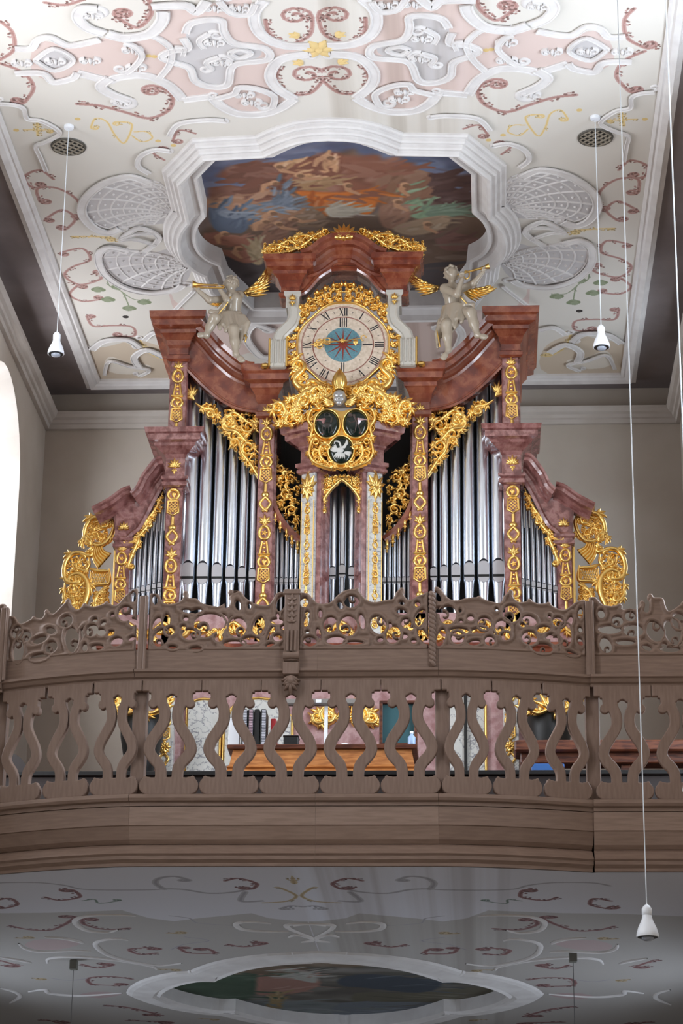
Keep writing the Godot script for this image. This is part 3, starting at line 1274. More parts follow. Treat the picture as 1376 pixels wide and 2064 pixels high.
func build_stucco(top: Node3D) -> void:
	# [points on the left half, half width, curl at start, curl at end]
	var bands := [
		[[-2.307, -19.883, -2.045, -20.029, -1.944, -19.987, -1.772, -19.947, -1.634, -19.975, -1.507, -20.094, -1.429, -20.236, -1.368, -20.426], 0.05, 0.0, 0.0],
		[[-1.368, -20.426, -1.085, -20.366], 0.045, 0.0, 0.0],
		[[-1.085, -20.366, -1.008, -20.558, -0.854, -20.707, -0.612, -20.716, -0.433, -20.602, -0.3, -20.441], 0.05, 0.0, 0.0],
		[[-0.3, -20.441, -0.451, -20.225, -0.491, -19.994, -0.414, -19.771, -0.289, -19.664, -0.101, -19.627], 0.05, 0.0, 0.05],
		[[-0.439, -18.702, -0.542, -18.904, -0.546, -19.156, -0.461, -19.352, -0.297, -19.466, -0.08, -19.483], 0.05, 0.0, 0.0],
		[[-1.543, -20.001, -1.421, -19.779, -1.365, -19.515, -1.436, -19.338, -1.517, -19.249], 0.03, 0.0, 0.0],
		[[-1.203, -19.217, -1.139, -19.058, -0.984, -18.992, -0.852, -19.026, -0.848, -19.209, -0.776, -19.405, -0.508, -19.502, -0.49, -19.701, -0.813, -19.792, -0.906, -20.139, -1.065, -20.18, -1.207, -20.068, -1.239, -19.831, -1.389, -19.713, -1.471, -19.621, -1.365, -19.515, -1.21, -19.477, -1.236, -19.302], 0.035, 0.0, 0.0],
		[[-1.272, -19.606, -1.245, -19.475, -1.334, -19.45], 0.02, 0.0, 0.0],
		[[-0.839, -19.578, -0.74, -19.516, -0.631, -19.585, -0.754, -19.661, -0.839, -19.578], 0.02, 0.0, 0.0],
		[[-1.06, -19.482, -1.092, -19.35, -0.987, -19.225], 0.025, 0.0, 0.08],
		[[-1.029, -19.838, -1.064, -19.725, -0.938, -19.641], 0.025, 0.06, 0.08],
		[[-2.814, -19.418, -2.664, -19.424, -2.582, -19.287, -2.458, -19.236, -2.298, -19.384, -2.006, -19.295], 0.035, 0.0, 0.0],
		[[-2.895, -19.861, -2.636, -19.871, -2.557, -20.034, -2.369, -19.972, -2.306, -19.874], 0.035, 0.0, 0.0],
		[[-2.665, -19.631, -2.456, -19.431, -2.304, -19.644, -2.51, -19.821, -2.665, -19.631], 0.02, 0.0, 0.0],
		[[-1.883, -20.408, -2.055, -20.261, -2.118, -20.119, -2.014, -19.984], 0.05, 0.09, 0.0],
		[[-1.945, -19.19, -2.088, -19.078, -2.148, -18.907, -2.085, -18.764, -1.95, -18.769], 0.05, 0.0, 0.08],
		[[-1.922, -19.191, -1.771, -19.261, -1.534, -19.205, -1.393, -18.998, -1.361, -18.832], 0.055, 0.0, 0.0],
		[[-1.452, -18.746, -1.159, -18.737, -1.058, -18.843, -0.951, -18.683], 0.045, 0.0, 0.0],
		[[-0.84, -18.687, -0.747, -18.876, -0.592, -18.902, -0.521, -18.74], 0.03, 0.07, 0.0],
		[[-1.039, -20.391, -0.863, -20.303, -0.804, -20.189, -0.64, -20.218, -0.486, -20.363, -0.515, -20.575], 0.03, 0.05, 0.08],
		[[-1.783, -19.347, -1.7, -19.415, -1.654, -19.592, -1.777, -19.811, -1.845, -19.877], 0.028, 0.06, 0.06],
		[[-3.141, -20.411, -3.001, -20.439, -2.929, -20.514, -2.927, -20.707, -2.79, -20.761, -2.655, -20.987, -2.808, -21.157, -2.937, -21.253, -2.935, -21.458, -2.925, -21.772], 0.02, 0.05, 0.0],
		[[-1.583, -21.099, -1.455, -20.856, -1.179, -20.793, -1.01, -20.813], 0.025, 0.0, 0.04],
		[[-1.88, -21.86, -1.973, -21.699, -1.92, -21.493, -1.766, -21.37, -1.619, -21.401], 0.025, 0.0, 0.04],
		[[-1.906, -22.066, -2.093, -21.926, -2.367, -22.05, -2.61, -22.369, -2.701, -22.702, -2.644, -23.018, -2.505, -23.168, -2.36, -23.085], 0.045, 0.06, 0.06],
		[[-2.377, -23.588, -2.557, -23.522, -2.684, -23.729, -2.679, -24.162, -2.507, -24.517, -2.245, -24.668, -1.955, -24.599, -1.842, -24.474], 0.04, 0.06, 0.06],
		[[-2.362, -23.29, -2.143, -23.064, -1.96, -23.303, -2.164, -23.625], 0.03, 0.0, 0.0],
		[[-2.397, -23.348, -2.232, -23.324, -2.009, -23.48], 0.02, 0.0, 0.0],
		[[-2.393, -23.319, -2.216, -23.207, -1.999, -23.185], 0.02, 0.0, 0.0],
		[[-3.129, -26.2, -2.944, -25.955, -2.675, -25.928, -2.556, -26.145], 0.04, 0.05, 0.05],
		[[-2.634, -26.728, -2.655, -26.432, -2.477, -26.22, -2.297, -26.443], 0.04, 0.06, 0.0],
		[[-2.469, -25.934, -2.325, -25.728, -2.159, -25.803], 0.03, 0.05, 0.0],
		[[-3.089, -26.939, -2.969, -26.533, -2.75, -26.687, -2.524, -26.805, -2.67, -26.989], 0.02, 0.0, 0.04],
		[[-1.731, -24.606, -1.873, -24.862, -2.018, -25.123], 0.02, 0.0, 0.0],
		[[-0.951, -25.7, -1.142, -25.557, -1.261, -25.9, -1.158, -26.404, -1.016, -26.481], 0.045, 0.07, 0.0],
	]
	var nb := 0
	for b in bands:
		nb += 1
		for s in [-1, 1]:
			var mb := MB.new()
			mb.xf = overhead(CEIL)
			# a flat band with raised rims; its rolled ends are modelled in the round
			var k := Vector2(-s, 1)
			var w: float = b[1] * 1.15
			var p := PackedVector2Array()
			for q in cr(v2(b[0]), 6):
				p.append(q * Vector2(-1, 1) * k)
			mb.mould(p, [-w, -0.004, -w, 0.01, -w * 0.86, 0.017, -w * 0.7, 0.016, -w * 0.62, 0.009, w * 0.62, 0.009, w * 0.7, 0.016, w * 0.86, 0.017, w, 0.01, w, -0.004], nb * 0.0008)
			for e in [[b[2], 0, 1], [b[3], p.size() - 1, p.size() - 2]]:
				if e[0] != 0.0:
					var c := (e[0] as float) * (1.0 if s < 0 else -1.0)
					var vo := volute(p[e[1]], (p[e[1]] - p[e[2]]).angle(), c, 1.4, 16)
					vo.insert(0, p[e[1]])
					mb.stroke(vo, widths(vo.size(), minf(w, absf(c) * 0.5), 1), 0.02, -0.003, 6)
			part("stucco_band", mb, M.stucco, top)
	# nets of ribs in the four shells, with a boss in each mesh
	var shells := [
		[[-1.737, -22.79], [-1.807, -22.096, -1.998, -21.982, -2.233, -22.012, -2.435, -22.156, -2.6, -22.425, -2.674, -22.731, -2.622, -22.961, -2.47, -23.111, -2.249, -23.06, -1.978, -23.023]],
		[[-1.68, -24.038], [-2.327, -23.62, -2.516, -23.613, -2.638, -23.792, -2.642, -24.101, -2.521, -24.421, -2.315, -24.555, -2.099, -24.627, -1.863, -24.538]],
	]
	for sh in shells:
		var c: Vector2 = v2(sh[0])[0]
		var rim := cr(v2(sh[1]), 2)
		for s in [-1, 1]:
			var mb := MB.new()
			mb.xf = overhead(CEIL)
			var k := Vector2(-s, 1)
			for i in range(0, rim.size()):
				var p := PackedVector2Array()
				for j in 7:
					var t := 0.12 + 0.88 * j / 6.0
					var q := c.lerp(rim[i], t) + (rim[i] - c).orthogonal() * 0.12 * sin(PI * t)
					p.append(q * Vector2(-k.x, 1))
				if i % 2 == 0:
					mb.stroke(p, widths(7, 0.016, 2), 0.016, -0.003, 3)
			for j in range(1, 7):
				var t := 0.12 + 0.88 * j / 6.0
				var p := PackedVector2Array()
				for r in rim:
					p.append((c.lerp(r, t) + (r - c).orthogonal() * 0.12 * sin(PI * t)) * Vector2(-k.x, 1))
				mb.stroke(p, widths(p.size(), 0.014, 2), 0.014, -0.003, 3)
				for i in range(1, rim.size(), 2):
					var u := t - 0.07
					mb.bead((c.lerp(rim[i], u) + (rim[i] - c).orthogonal() * 0.12 * sin(PI * u)) * Vector2(-k.x, 1), 0.016, 0.016, 0.02, 0.0, 6)
			tag(part("stucco_shell", mb, M.stucco, top), "shell-shaped stucco net of fine ribs")
	# clusters of stucco leaves
	for b in v2([-2.007, -18.85, -1.729, -19.458, -1.736, -19.768, -0.768, -20.307, -0.709, -20.45, -0.955, -19.355, -0.922, -19.708, -0.893, -18.767, -0.67, -18.775, -2.478, -19.629, -2.15, -19.628, -2.798, -19.649, -1.719, -19.22, -1.967, -20.405]):
		for s in [-1, 1]:
			var mb := MB.new()
			mb.xf = overhead(CEIL)
			var q := Vector2(b.x * -s, b.y)
			for k in 2:
				var e := 1.0 if k else -1.0
				var vo := volute(q + Vector2(e * 0.01, 0.0), PI / 2 - e * 0.9, -e * 0.055, 1.2, 12)
				mb.stroke(vo, widths(12, 0.016, 1), 0.03)
				for j in 3:
					leaf(mb, vo[2 + j * 2], j * 1.1 + k * 2.0, 0.06, 0.014, e * 0.8, 0.025)
			leaf(mb, q, -PI / 2, 0.11, 0.02, 0.2 * s, 0.03)
			part("stucco_leaves", mb, M.stucco, top)
	# gilt flower on the axis
	var fl := MB.new()
	fl.xf = overhead(CEIL)
	var at: float = v2([-0.003, -19.542])[0].y
	rosette(fl, Vector2(0, at), 0.16, 6, 0.03)
	for s in [-1, 1]:
		for t in [-1, 1]:
			plume(fl, Vector2(s * 0.16, at + t * 0.24), (0.0 if s > 0 else PI), 1.2, 4, 0.12, 0.025, 0.02)
	part("stucco_flower", fl, plain(Color(0.84, 0.73, 0.5), 0.7), top)


# loose brushwork: short strokes of varied tone inside an outline
func dab(pa: Paint, out: PackedVector2Array, c: Color, dir: float, n: int, w: float, l: float, rg: RandomNumberGenerator, vary := 0.22) -> void:
	var a := out[0]
	var b := out[0]
	for q in out:
		a = a.min(q)
		b = b.max(q)
	for i in n:
		var q := Vector2(rg.randf_range(a.x, b.x), rg.randf_range(a.y, b.y))
		if not Geometry2D.is_point_in_polygon(q, out):
			continue
		var e := rg.randf_range(-vary, vary)
		var col := c.lightened(e) if e > 0.0 else c.darkened(-e)
		var d := dir + rg.randf_range(-0.5, 0.5)
		var p := PackedVector2Array()
		for k in 5:
			p.append(q)
			q += Vector2(cos(d), sin(d)) * l / 4.0
			d += rg.randf_range(-0.25, 0.25)
		pa.line(p, widths(5, w * rg.randf_range(0.5, 1.1), 0), col)


# masses laid in flat, blurred into each other, then folds and clouds drawn over them
func fill_figures(pa: Paint, st: Array, first_figure: int, rg: RandomNumberGenerator) -> void:
	for i in st.size():
		var e: Array = st[i]
		if i == first_figure:
			pa.im = softened(pa.im, 14.0)
		pa.poly(cr(v2(e[0]), 3, true), e[1])
		if i < first_figure:
			dab(pa, v2(e[0]), e[1], e[2], 60, 0.1, 0.25, rg, 0.14)
	pa.im = softened(pa.im, 6.0)
	for i in st.size():
		var e: Array = st[i]
		dab(pa, v2(e[0]), e[1], e[2], 26 if i >= first_figure else 26, 0.026 if i >= first_figure else 0.06, e[5] * 1.1, rg, 0.16 if i >= first_figure else 0.1)
	pa.im = softened(pa.im, 4.0)


# blurs an image lightly by going down and up in size
func softened(im: Image, k: float) -> Image:
	var w := im.get_width()
	var h := im.get_height()
	var s: Image = im.duplicate()
	s.resize(int(w / k), int(h / k), Image.INTERPOLATE_LANCZOS)
	s.resize(w, h, Image.INTERPOLATE_CUBIC)
	return s


func fresco_one(lo: Vector2, hi: Vector2) -> ImageTexture:
	var rg := RandomNumberGenerator.new()
	rg.seed = 77
	var pa := Paint.new(900, 1200, lo, hi, Color(0.36, 0.28, 0.24))
	var all := v2([lo.x, lo.y, hi.x, lo.y, hi.x, hi.y, lo.x, hi.y])
	dab(pa, all, Color(0.38, 0.29, 0.25), 0.3, 900, 0.16, 0.6, rg, 0.15)
	# [outline, colour, direction, strokes, width, length]; broad masses of cloud first, then robes and bodies
	var st := [
		[[-1.531, -22.283, -1.168, -21.766, -0.555, -21.684, -0.036, -21.416, 0.158, -21.504, 0.041, -21.808, -0.377, -22.002, -0.783, -21.988, -1.089, -22.516, -1.396, -22.952], Color(0.36, 0.37, 0.46), 0.2, 260, 0.08, 0.35],
		[[0.161, -21.454, 0.652, -21.623, 1.448, -21.856, 1.444, -23.047, 1.136, -22.591, 0.736, -22.146, 0.338, -21.922], Color(0.34, 0.36, 0.45), -0.2, 260, 0.08, 0.35],
		[[-0.875, -21.88, -0.58, -21.995, -0.16, -21.801, 0.439, -21.925, 0.732, -22.253, 0.612, -22.794, 0.09, -22.777, -0.423, -22.649, -0.708, -22.311, -0.904, -22.197], Color(0.5, 0.32, 0.25), 0.1, 260, 0.08, 0.4],
		[[-1.348, -22.507, -1.037, -21.98, -0.643, -22.152, -0.627, -22.587, -0.816, -22.972, -1.296, -23.012], Color(0.44, 0.28, 0.22), 0.3, 220, 0.08, 0.3],
		[[-1.424, -22.726, -1.053, -22.683, -0.7, -22.529, -0.756, -22.883, -1.138, -23.018, -1.451, -23.064], Color(0.62, 0.46, 0.36), 0.1, 120, 0.05, 0.25],
		[[0.783, -22.254, 1.141, -22.213, 1.445, -22.602, 1.392, -22.932, 1.026, -22.92, 0.823, -22.691], Color(0.3, 0.2, 0.18), 0.1, 240, 0.07, 0.25],
		[[0.422, -22.349, 0.783, -22.254, 0.872, -22.803, 0.547, -23.131, 0.351, -22.786], Color(0.5, 0.36, 0.28), 0.8, 160, 0.05, 0.25],
		[[-1.566, -23.526, -0.995, -23.194, -0.244, -23.104, 0.384, -23.24, 0.917, -23.143, 1.602, -23.28, 1.604, -24.233, 0.881, -24.711, 0.016, -24.181, -0.994, -24.398, -1.467, -24.134], Color(0.4, 0.31, 0.25), 0.15, 420, 0.07, 0.35],
		[[-1.412, -24.135, -0.432, -24.291, 1.108, -24.465, 1.44, -24.227, 1.319, -25.781, -1.341, -25.699], Color(0.3, 0.26, 0.26), 0.05, 500, 0.09, 0.5],
		[[-1.39, -22.896, -1.226, -22.845, -0.979, -23.023, -1.016, -23.426, -1.194, -23.597, -1.392, -23.414], Color(0.33, 0.365, 0.43), 0.9, 90, 0.035, 0.25],
		[[-1.296, -23.012, -0.859, -22.857, -0.536, -22.756, -0.511, -22.982, -0.889, -23.198, -1.208, -23.187], Color(0.46, 0.49, 0.53), 0.05, 80, 0.03, 0.3],
		[[-0.68, -22.475, -0.584, -22.369, -0.502, -22.869, -0.658, -22.977, -0.719, -22.75], Color(0.4, 0.435, 0.49), 1.1, 60, 0.025, 0.2],
		[[-0.44, -22.593, -0.006, -22.641, 0.361, -22.565, 0.456, -22.524, 0.349, -23.067, 0.23, -23.143, 0.027, -22.977, -0.155, -22.937, -0.327, -22.763], Color(0.72, 0.4, 0.16), 0.1, 150, 0.03, 0.28],
		[[-0.327, -22.763, -0.174, -22.824, -0.142, -23.165, -0.244, -23.104, -0.326, -22.897], Color(0.62, 0.33, 0.14), 1.2, 50, 0.025, 0.18],
		[[-0.153, -22.903, 0.159, -22.981, 0.204, -23.119, -0.04, -23.226, -0.151, -23.13], Color(0.66, 0.62, 0.56), 0.2, 50, 0.025, 0.2],
		[[0.589, -22.705, 0.7, -22.467, 0.822, -22.746, 0.945, -23.03, 1.128, -23.093, 0.914, -23.258, 0.756, -23.229, 0.667, -23.021], Color(0.5, 0.58, 0.46), 0.9, 110, 0.03, 0.24],
		[[0.868, -22.971, 1.287, -23.042, 1.365, -23.158, 0.967, -23.259], Color(0.42, 0.48, 0.4), 0.05, 70, 0.03, 0.28],
		[[-0.605, -21.994, -0.423, -21.948, -0.286, -22.164, -0.151, -22.46, -0.259, -22.522, -0.4, -22.322, -0.541, -22.156], Color(0.72, 0.55, 0.4), 0.7, 60, 0.022, 0.18],
		[[-0.138, -21.853, -0.035, -21.826, 0.029, -22.016, 0.008, -22.207, -0.135, -22.202, -0.177, -22.062], Color(0.74, 0.56, 0.42), 1.3, 40, 0.022, 0.14],
		[[-0.477, -22.319, 0.067, -22.251, 0.087, -22.36, -0.211, -22.59, -0.466, -22.515], Color(0.6, 0.47, 0.34), 0.1, 60, 0.025, 0.2],
		[[-0.995, -23.194, -0.733, -22.918, -0.452, -23.04, -0.579, -23.324, -0.92, -23.547], Color(0.58, 0.43, 0.33), 0.3, 70, 0.022, 0.2],
		[[-0.92, -23.547, -0.677, -23.205, -0.53, -23.384, -0.724, -23.792, -0.919, -23.846], Color(0.5, 0.36, 0.29), 1.0, 60, 0.02, 0.16],
		[[-0.509, -23.096, -0.315, -22.966, -0.146, -23.222, -0.271, -23.51, -0.477, -23.386], Color(0.5, 0.4, 0.32), 0.4, 60, 0.02, 0.16],
		[[-1.512, -23.528, -1.038, -23.662, -0.973, -24.149, -1.149, -24.268, -1.393, -23.952], Color(0.56, 0.37, 0.3), 0.2, 110, 0.025, 0.2],
		[[0.42, -23.013, 0.612, -22.794, 0.758, -23.138, 0.588, -23.479, 0.43, -23.415], Color(0.56, 0.41, 0.33), 0.8, 60, 0.02, 0.16],
		[[0.535, -23.477, 0.861, -23.256, 1.153, -23.208, 1.096, -23.496, 0.744, -23.661], Color(0.6, 0.5, 0.4), 0.2, 70, 0.022, 0.2],
		[[0.984, -23.728, 1.068, -23.554, 1.442, -23.743, 1.576, -23.988, 1.114, -24.033], Color(0.46, 0.32, 0.28), 0.3, 60, 0.02, 0.22],
		[[-1.055, -23.842, -0.913, -23.786, -0.928, -24.275, -1.05, -24.271], Color(0.62, 0.54, 0.42), 1.5, 40, 0.02, 0.2],
	]
	fill_figures(pa, st, 9, rg)
	for p in v2([-0.053, -21.867, -0.583, -22.037, -0.648, -22.4, -0.383, -22.236, -0.518, -23.222, -0.686, -23.32, -0.729, -23.065, 0.61, -22.85, 0.699, -22.489, -1.286, -23.535, 0.107, -22.469, -0.825, -23.258, -1.169, -23.898, 0.911, -23.373]):
		# a bare arm or shoulder and a head turned aside
		var d := rg.randf_range(0.4, 2.6)
		pa.line(PackedVector2Array([p, p - Vector2(cos(d), sin(d)) * 0.12, p - Vector2(cos(d + 0.5), sin(d + 0.5)) * 0.26]), PackedFloat32Array([0.04, 0.035, 0.02]), Color(0.68, 0.51, 0.39))
		pa.disc(p, 0.05, Color(0.72, 0.55, 0.42), 14)
		pa.disc(p + Vector2(0.018, -0.03), 0.042, Color(0.48, 0.35, 0.26), 12)
	pa.im = softened(pa.im, 4.2)
	return pa.tex()


# ---------------------------------------------------------------- painted underside of the gallery
func build_soffit() -> void:
	var g := structure("ceiling_gallery", "pale painted underside of the organ gallery with an oval fresco", "ceiling")
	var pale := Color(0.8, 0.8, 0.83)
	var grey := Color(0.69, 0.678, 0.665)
	var red := Color(0.47, 0.31, 0.31)
	var shade := Color(0.6, 0.59, 0.61)
	var ochre := Color(0.66, 0.58, 0.44)
	var lo := Vector2(0.0, WALL_Z)
	var hi := Vector2(HALF, -17.5)
	var pa := Paint.new(900, 2048, lo, hi, pale)
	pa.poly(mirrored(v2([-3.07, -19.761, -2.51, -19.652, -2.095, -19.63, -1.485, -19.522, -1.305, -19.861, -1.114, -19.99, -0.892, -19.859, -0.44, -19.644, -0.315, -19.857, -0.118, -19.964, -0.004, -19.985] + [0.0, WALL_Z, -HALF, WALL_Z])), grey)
	var st := [
		[[-2.419, -18.547, -2.28, -18.433, -1.988, -18.423, -1.792, -18.527, -1.642, -18.69, -1.154, -18.699, -1.03, -18.641], 0.035, 0.0, 0.0, 0, shade],
		[[-1.034, -18.68, -1.073, -18.451, -1.021, -18.265, -0.897, -18.192, -0.807, -18.311], 0.05, 0.0, 0.04, 0, shade],
		[[-1.032, -18.66, -0.879, -18.689, -0.7, -18.834, -0.499, -18.785, -0.369, -18.641], 0.045, 0.0, 0.0, 0, shade],
		[[-0.411, -18.785, -0.475, -19.15, -0.294, -19.13], 0.05, 0.0, 0.0, 0, shade],
		[[-0.525, -18.358, -0.411, -18.265, -0.294, -18.451, -0.33, -18.641], 0.035, 0.0, 0.0, 6, red],
		[[-2.025, -18.984, -1.927, -19.114, -1.747, -18.983, -1.747, -18.738], 0.035, 0.0, 0.0, 7, red],
		[[-2.453, -19.135, -2.314, -19.034, -2.3, -19.287, -2.43, -19.442], 0.035, 0.0, 0.0, 6, red],
		[[-1.75, -19.133, -1.643, -19.083, -1.625, -19.234, -1.45, -19.133], 0.02, 0.0, 0.0, 4, Color(0.4, 0.46, 0.42)],
		[[-0.309, -19.21, -0.117, -19.15, -0.022, -18.931, -0.117, -18.64, -0.152, -18.593], 0.03, 0.0, 0.0, 2, ochre],
		[[-0.179, -19.435, -0.091, -19.332, -0.003, -19.383], 0.035, 0.04, 0.0, 2, shade],
		[[0.015, -18.174, -0.007, -18.414], 0.04, 0.0, 0.0, 4, ochre],
		[[-2.528, -20.196, -2.41, -20.364, -2.225, -20.397, -2.055, -20.138, -1.923, -19.842], 0.04, 0.0, 0.0, 8, red],
		[[-1.532, -20.302, -1.751, -20.36, -1.886, -20.137, -1.873, -19.918], 0.04, 0.0, 0.05, 8, red],
		[[-1.45, -21.485, -1.614, -21.55, -1.67, -21.302, -1.482, -21.214], 0.04, 0.0, 0.0, 8, red],
		[[-1.22, -21.237, -1.161, -21.483, -0.939, -21.481, -0.963, -21.295], 0.04, 0.05, 0.0, 8, red],
		[[-0.774, -21.051, -0.644, -21.171, -0.459, -21.049], 0.04, 0.0, 0.0, 7, red],
		[[-2.21, -22.069, -2.102, -22.267, -1.944, -22.132], 0.04, 0.0, 0.0, 7, red],
		[[-1.864, -22.88, -2.033, -22.743, -2.256, -22.815, -2.286, -23.17, -2.033, -23.239], 0.04, 0.0, 0.0, 9, red],
		[[-2.332, -24.457, -2.127, -24.614, -1.9, -25.018], 0.05, 0.0, 0.0, 8, red],
		[[-3.187, -25.467, -2.965, -25.549], 0.05, 0.0, 0.0, 6, red],
		[[-2.273, -25.482, -1.886, -25.525], 0.05, 0.0, 0.0, 8, red],
		[[-3.01, -21.818, -2.931, -21.882, -2.819, -22.142], 0.04, 0.0, 0.0, 6, red],
		[[-1.127, -19.753, -0.975, -19.86, -0.916, -20.077, -0.614, -20.185], 0.02, 0.0, 0.0, 0, shade],
		[[-1.294, -21.298, -1.155, -21.054, -0.918, -20.874, -1.114, -20.7], 0.025, 0.0, 0.0, 0, shade],
		[[-2.616, -22.848, -2.468, -22.959, -2.284, -22.844], 0.03, 0.0, 0.0, 0, shade],
		[[-2.591, -20.769, -2.487, -20.791], 0.03, 0.0, 0.0, 5, ochre],
		[[-1.243, -20.527, -1.139, -20.55], 0.03, 0.0, 0.0, 5, ochre],
		[[-1.557, -22.327, -1.396, -22.325], 0.03, 0.0, 0.0, 5, ochre],
		[[-2.801, -22.822, -2.723, -22.849], 0.03, 0.0, 0.0, 5, ochre],
		[[-1.496, -25.312, -1.344, -25.343], 0.03, 0.0, 0.0, 5, ochre],
	]
	pa.poly(mirrored(cr(v2([-2.557, -21.066, -2.384, -20.826, -2.133, -20.883, -2.074, -21.062, -2.29, -21.307, -2.512, -21.309]), 3, true)), Color(0.72, 0.65, 0.65))
	pa.poly(mirrored(cr(v2([-2.507, -23.808, -2.305, -23.61, -2.082, -23.756, -2.342, -24.019]), 3, true)), Color(0.7, 0.62, 0.62))
	for e in st:
		paint_scroll(pa, mirrored(v2(e[0])), e[1], e[2], e[3], e[5], e[4])
	var pm := soiled(pa.tex(), 0.009, 41)
	# the oval: near half traced, far half its image
	var near := PackedVector2Array()
	var t := v2([0.136, -21.722, -0.323, -21.828, -0.687, -22.118, -0.946, -22.55, -1.046, -22.771])
	near.append(Vector2(0.0, t[0].y))
	near.append_array(cr(t, 4).slice(1))
	t = v2([-1.046, -22.771, -1.215, -22.773, -1.433, -23.029, -1.595, -23.377, -1.668, -23.674])
	near.append_array(cr(t, 4).slice(1))
	var tip := near[near.size() - 1].y
	var half := near.duplicate()
	for i in range(near.size() - 2, -1, -1):
		half.append(Vector2(near[i].x, 2.0 * tip - near[i].y))
	for s in [-1, 1]:
		var p := PackedVector2Array()
		for q in half:
			p.append(Vector2(absf(q.x) * s, q.y))
		p.append_array(PackedVector2Array([Vector2(0, WALL_Z), Vector2(HALF * s, WALL_Z)]))
		for x in [HALF, 2.3, 2.27, 2.1, 1.9, 1.7, 1.5, 1.3, 1.12, 0.0]:
			p.append(Vector2(x * s, rail_z(x * s) - 0.07))
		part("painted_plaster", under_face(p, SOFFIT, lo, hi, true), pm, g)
	var full := PackedVector2Array()
	for q in half:
		full.append(Vector2(-absf(q.x), q.y))
	for i in range(half.size() - 2, 0, -1):
		full.append(Vector2(absf(half[i].x), half[i].y))
	full = clockwise(full)
	var mb := MB.new()
	mb.xf = overhead(SOFFIT)
	mb.mould(full, [0.0, -0.1, 0.0, 0.03, 0.03, 0.05, 0.06, 0.03, 0.08, 0.035, 0.1, 0.05, 0.3, 0.035, 0.34, 0.02, 0.36, -0.01], 0.0, true)
	tag(part("fresco_frame", mb, M.stucco, g), "oval white moulded frame")
	var fl := Vector2(-1.9, -27.0)
	var fh := Vector2(1.9, -20.5)
	var rg := RandomNumberGenerator.new()
	rg.seed = 5
	var fp := Paint.new(700, 1000, fl, fh, Color(0.3, 0.29, 0.26))
	dab(fp, v2([fl.x, fl.y, fh.x, fl.y, fh.x, fh.y, fl.x, fh.y]), Color(0.33, 0.31, 0.28), 0.1, 900, 0.12, 0.7, rg, 0.2)
	var fs := [
		[[-1.71, -24.082, -1.377, -23.343, -1.012, -23.056, -0.655, -22.776, -0.782, -24.22, -1.177, -24.693, -1.57, -25.021, -1.736, -24.703], Color(0.2, 0.27, 0.2), 0.0, 320, 0.09, 0.5],
		[[-1.101, -22.781, -0.614, -22.309, 0.16, -22.235, 0.138, -22.632, -0.655, -22.776, -1.026, -23.196], Color(0.38, 0.31, 0.24), 0.0, 160, 0.08, 0.5],
		[[-1.724, -25.024, -1.194, -24.853, 0.017, -24.831, -0.063, -26.266, -0.905, -25.932, -1.103, -25.509], Color(0.4, 0.42, 0.42), 0.0, 320, 0.1, 0.6],
		[[-0.65, -22.982, -0.286, -22.84, -0.124, -23.614, -0.385, -24.213, -0.795, -24.374, -0.767, -23.769], Color(0.52, 0.38, 0.33), 0.4, 150, 0.06, 0.3],
		[[-0.594, -22.885, -0.178, -22.976, -0.172, -23.614, -0.374, -23.401, -0.584, -23.332], Color(0.58, 0.57, 0.54), 0.2, 90, 0.06, 0.3],
		[[-0.67, -24.218, -0.546, -24.216, -0.646, -25.332, -0.75, -25.334], Color(0.5, 0.42, 0.28), 1.5, 60, 0.05, 0.3],
		[[0.081, -23.323, 0.376, -23.108, 0.865, -23.384, 1.052, -23.597, 0.845, -24.194, 0.292, -23.902, 0.056, -23.757], Color(0.2, 0.23, 0.27), 0.1, 220, 0.08, 0.4],
		[[0.18, -24.204, 0.772, -24.195, 1.556, -23.735, 1.705, -24.18, 1.131, -24.972, 0.235, -25.151], Color(0.34, 0.32, 0.26), 0.0, 220, 0.08, 0.5],
		[[-0.004, -24.832, 1.007, -24.814, 1.51, -24.965, 0.995, -25.467, 0.32, -26.169, -0.084, -26.266], Color(0.38, 0.4, 0.43), 0.0, 220, 0.1, 0.6],
	]
	fill_figures(fp, fs, 3, rg)
	var fm := plain(Color.WHITE, 0.85)
	fm.albedo_texture = fp.tex()
	fm.texture_repeat = false
	tag(part("fresco", under_face(Geometry2D.offset_polygon(full, 0.08)[0], SOFFIT + 0.09, fl, fh, false), fm, g), "dim oval fresco of reclining figures in a landscape")
	# white stucco lines on the field
	var bands := [
		[-1.404, -19.754, -1.531, -19.701, -1.781, -19.724, -1.944, -19.972, -1.921, -20.361, -1.747, -20.473, -1.635, -20.359],
		[-1.619, -20.856, -1.703, -20.762, -1.872, -20.881, -1.941, -21.121, -1.905, -21.552, -1.748, -21.869, -1.506, -22.101, -1.288, -21.994],
		[-2.321, -20.708, -2.175, -20.742, -2.068, -20.883, -2.032, -21.002],
		[-2.601, -21.006, -2.59, -21.248, -2.46, -21.395, -2.163, -21.343, -2.026, -21.391],
		[-2.52, -22.007, -2.453, -21.748, -2.211, -21.644, -1.875, -21.806, -1.601, -22.128, -1.557, -22.327],
		[-2.978, -23.62, -2.793, -23.469, -2.782, -23.692, -2.511, -23.839, -2.071, -23.681],
		[-3.218, -23.402, -3.113, -23.622, -3.119, -23.925, -3.29, -24.316],
		[-0.313, -20.074, -0.492, -19.987, -0.604, -20.075, -0.594, -20.297, -0.446, -20.408, -0.195, -20.43],
		[-0.134, -20.183, -0.002, -20.072, 0.182, -20.126, 0.168, -20.348, -0.005, -20.75],
		[-0.215, -20.693, -0.121, -20.577, -0.009, -20.808, -0.125, -20.927],
		[-2.895, -21.689, -2.76, -21.815, -2.664, -21.983],
	]
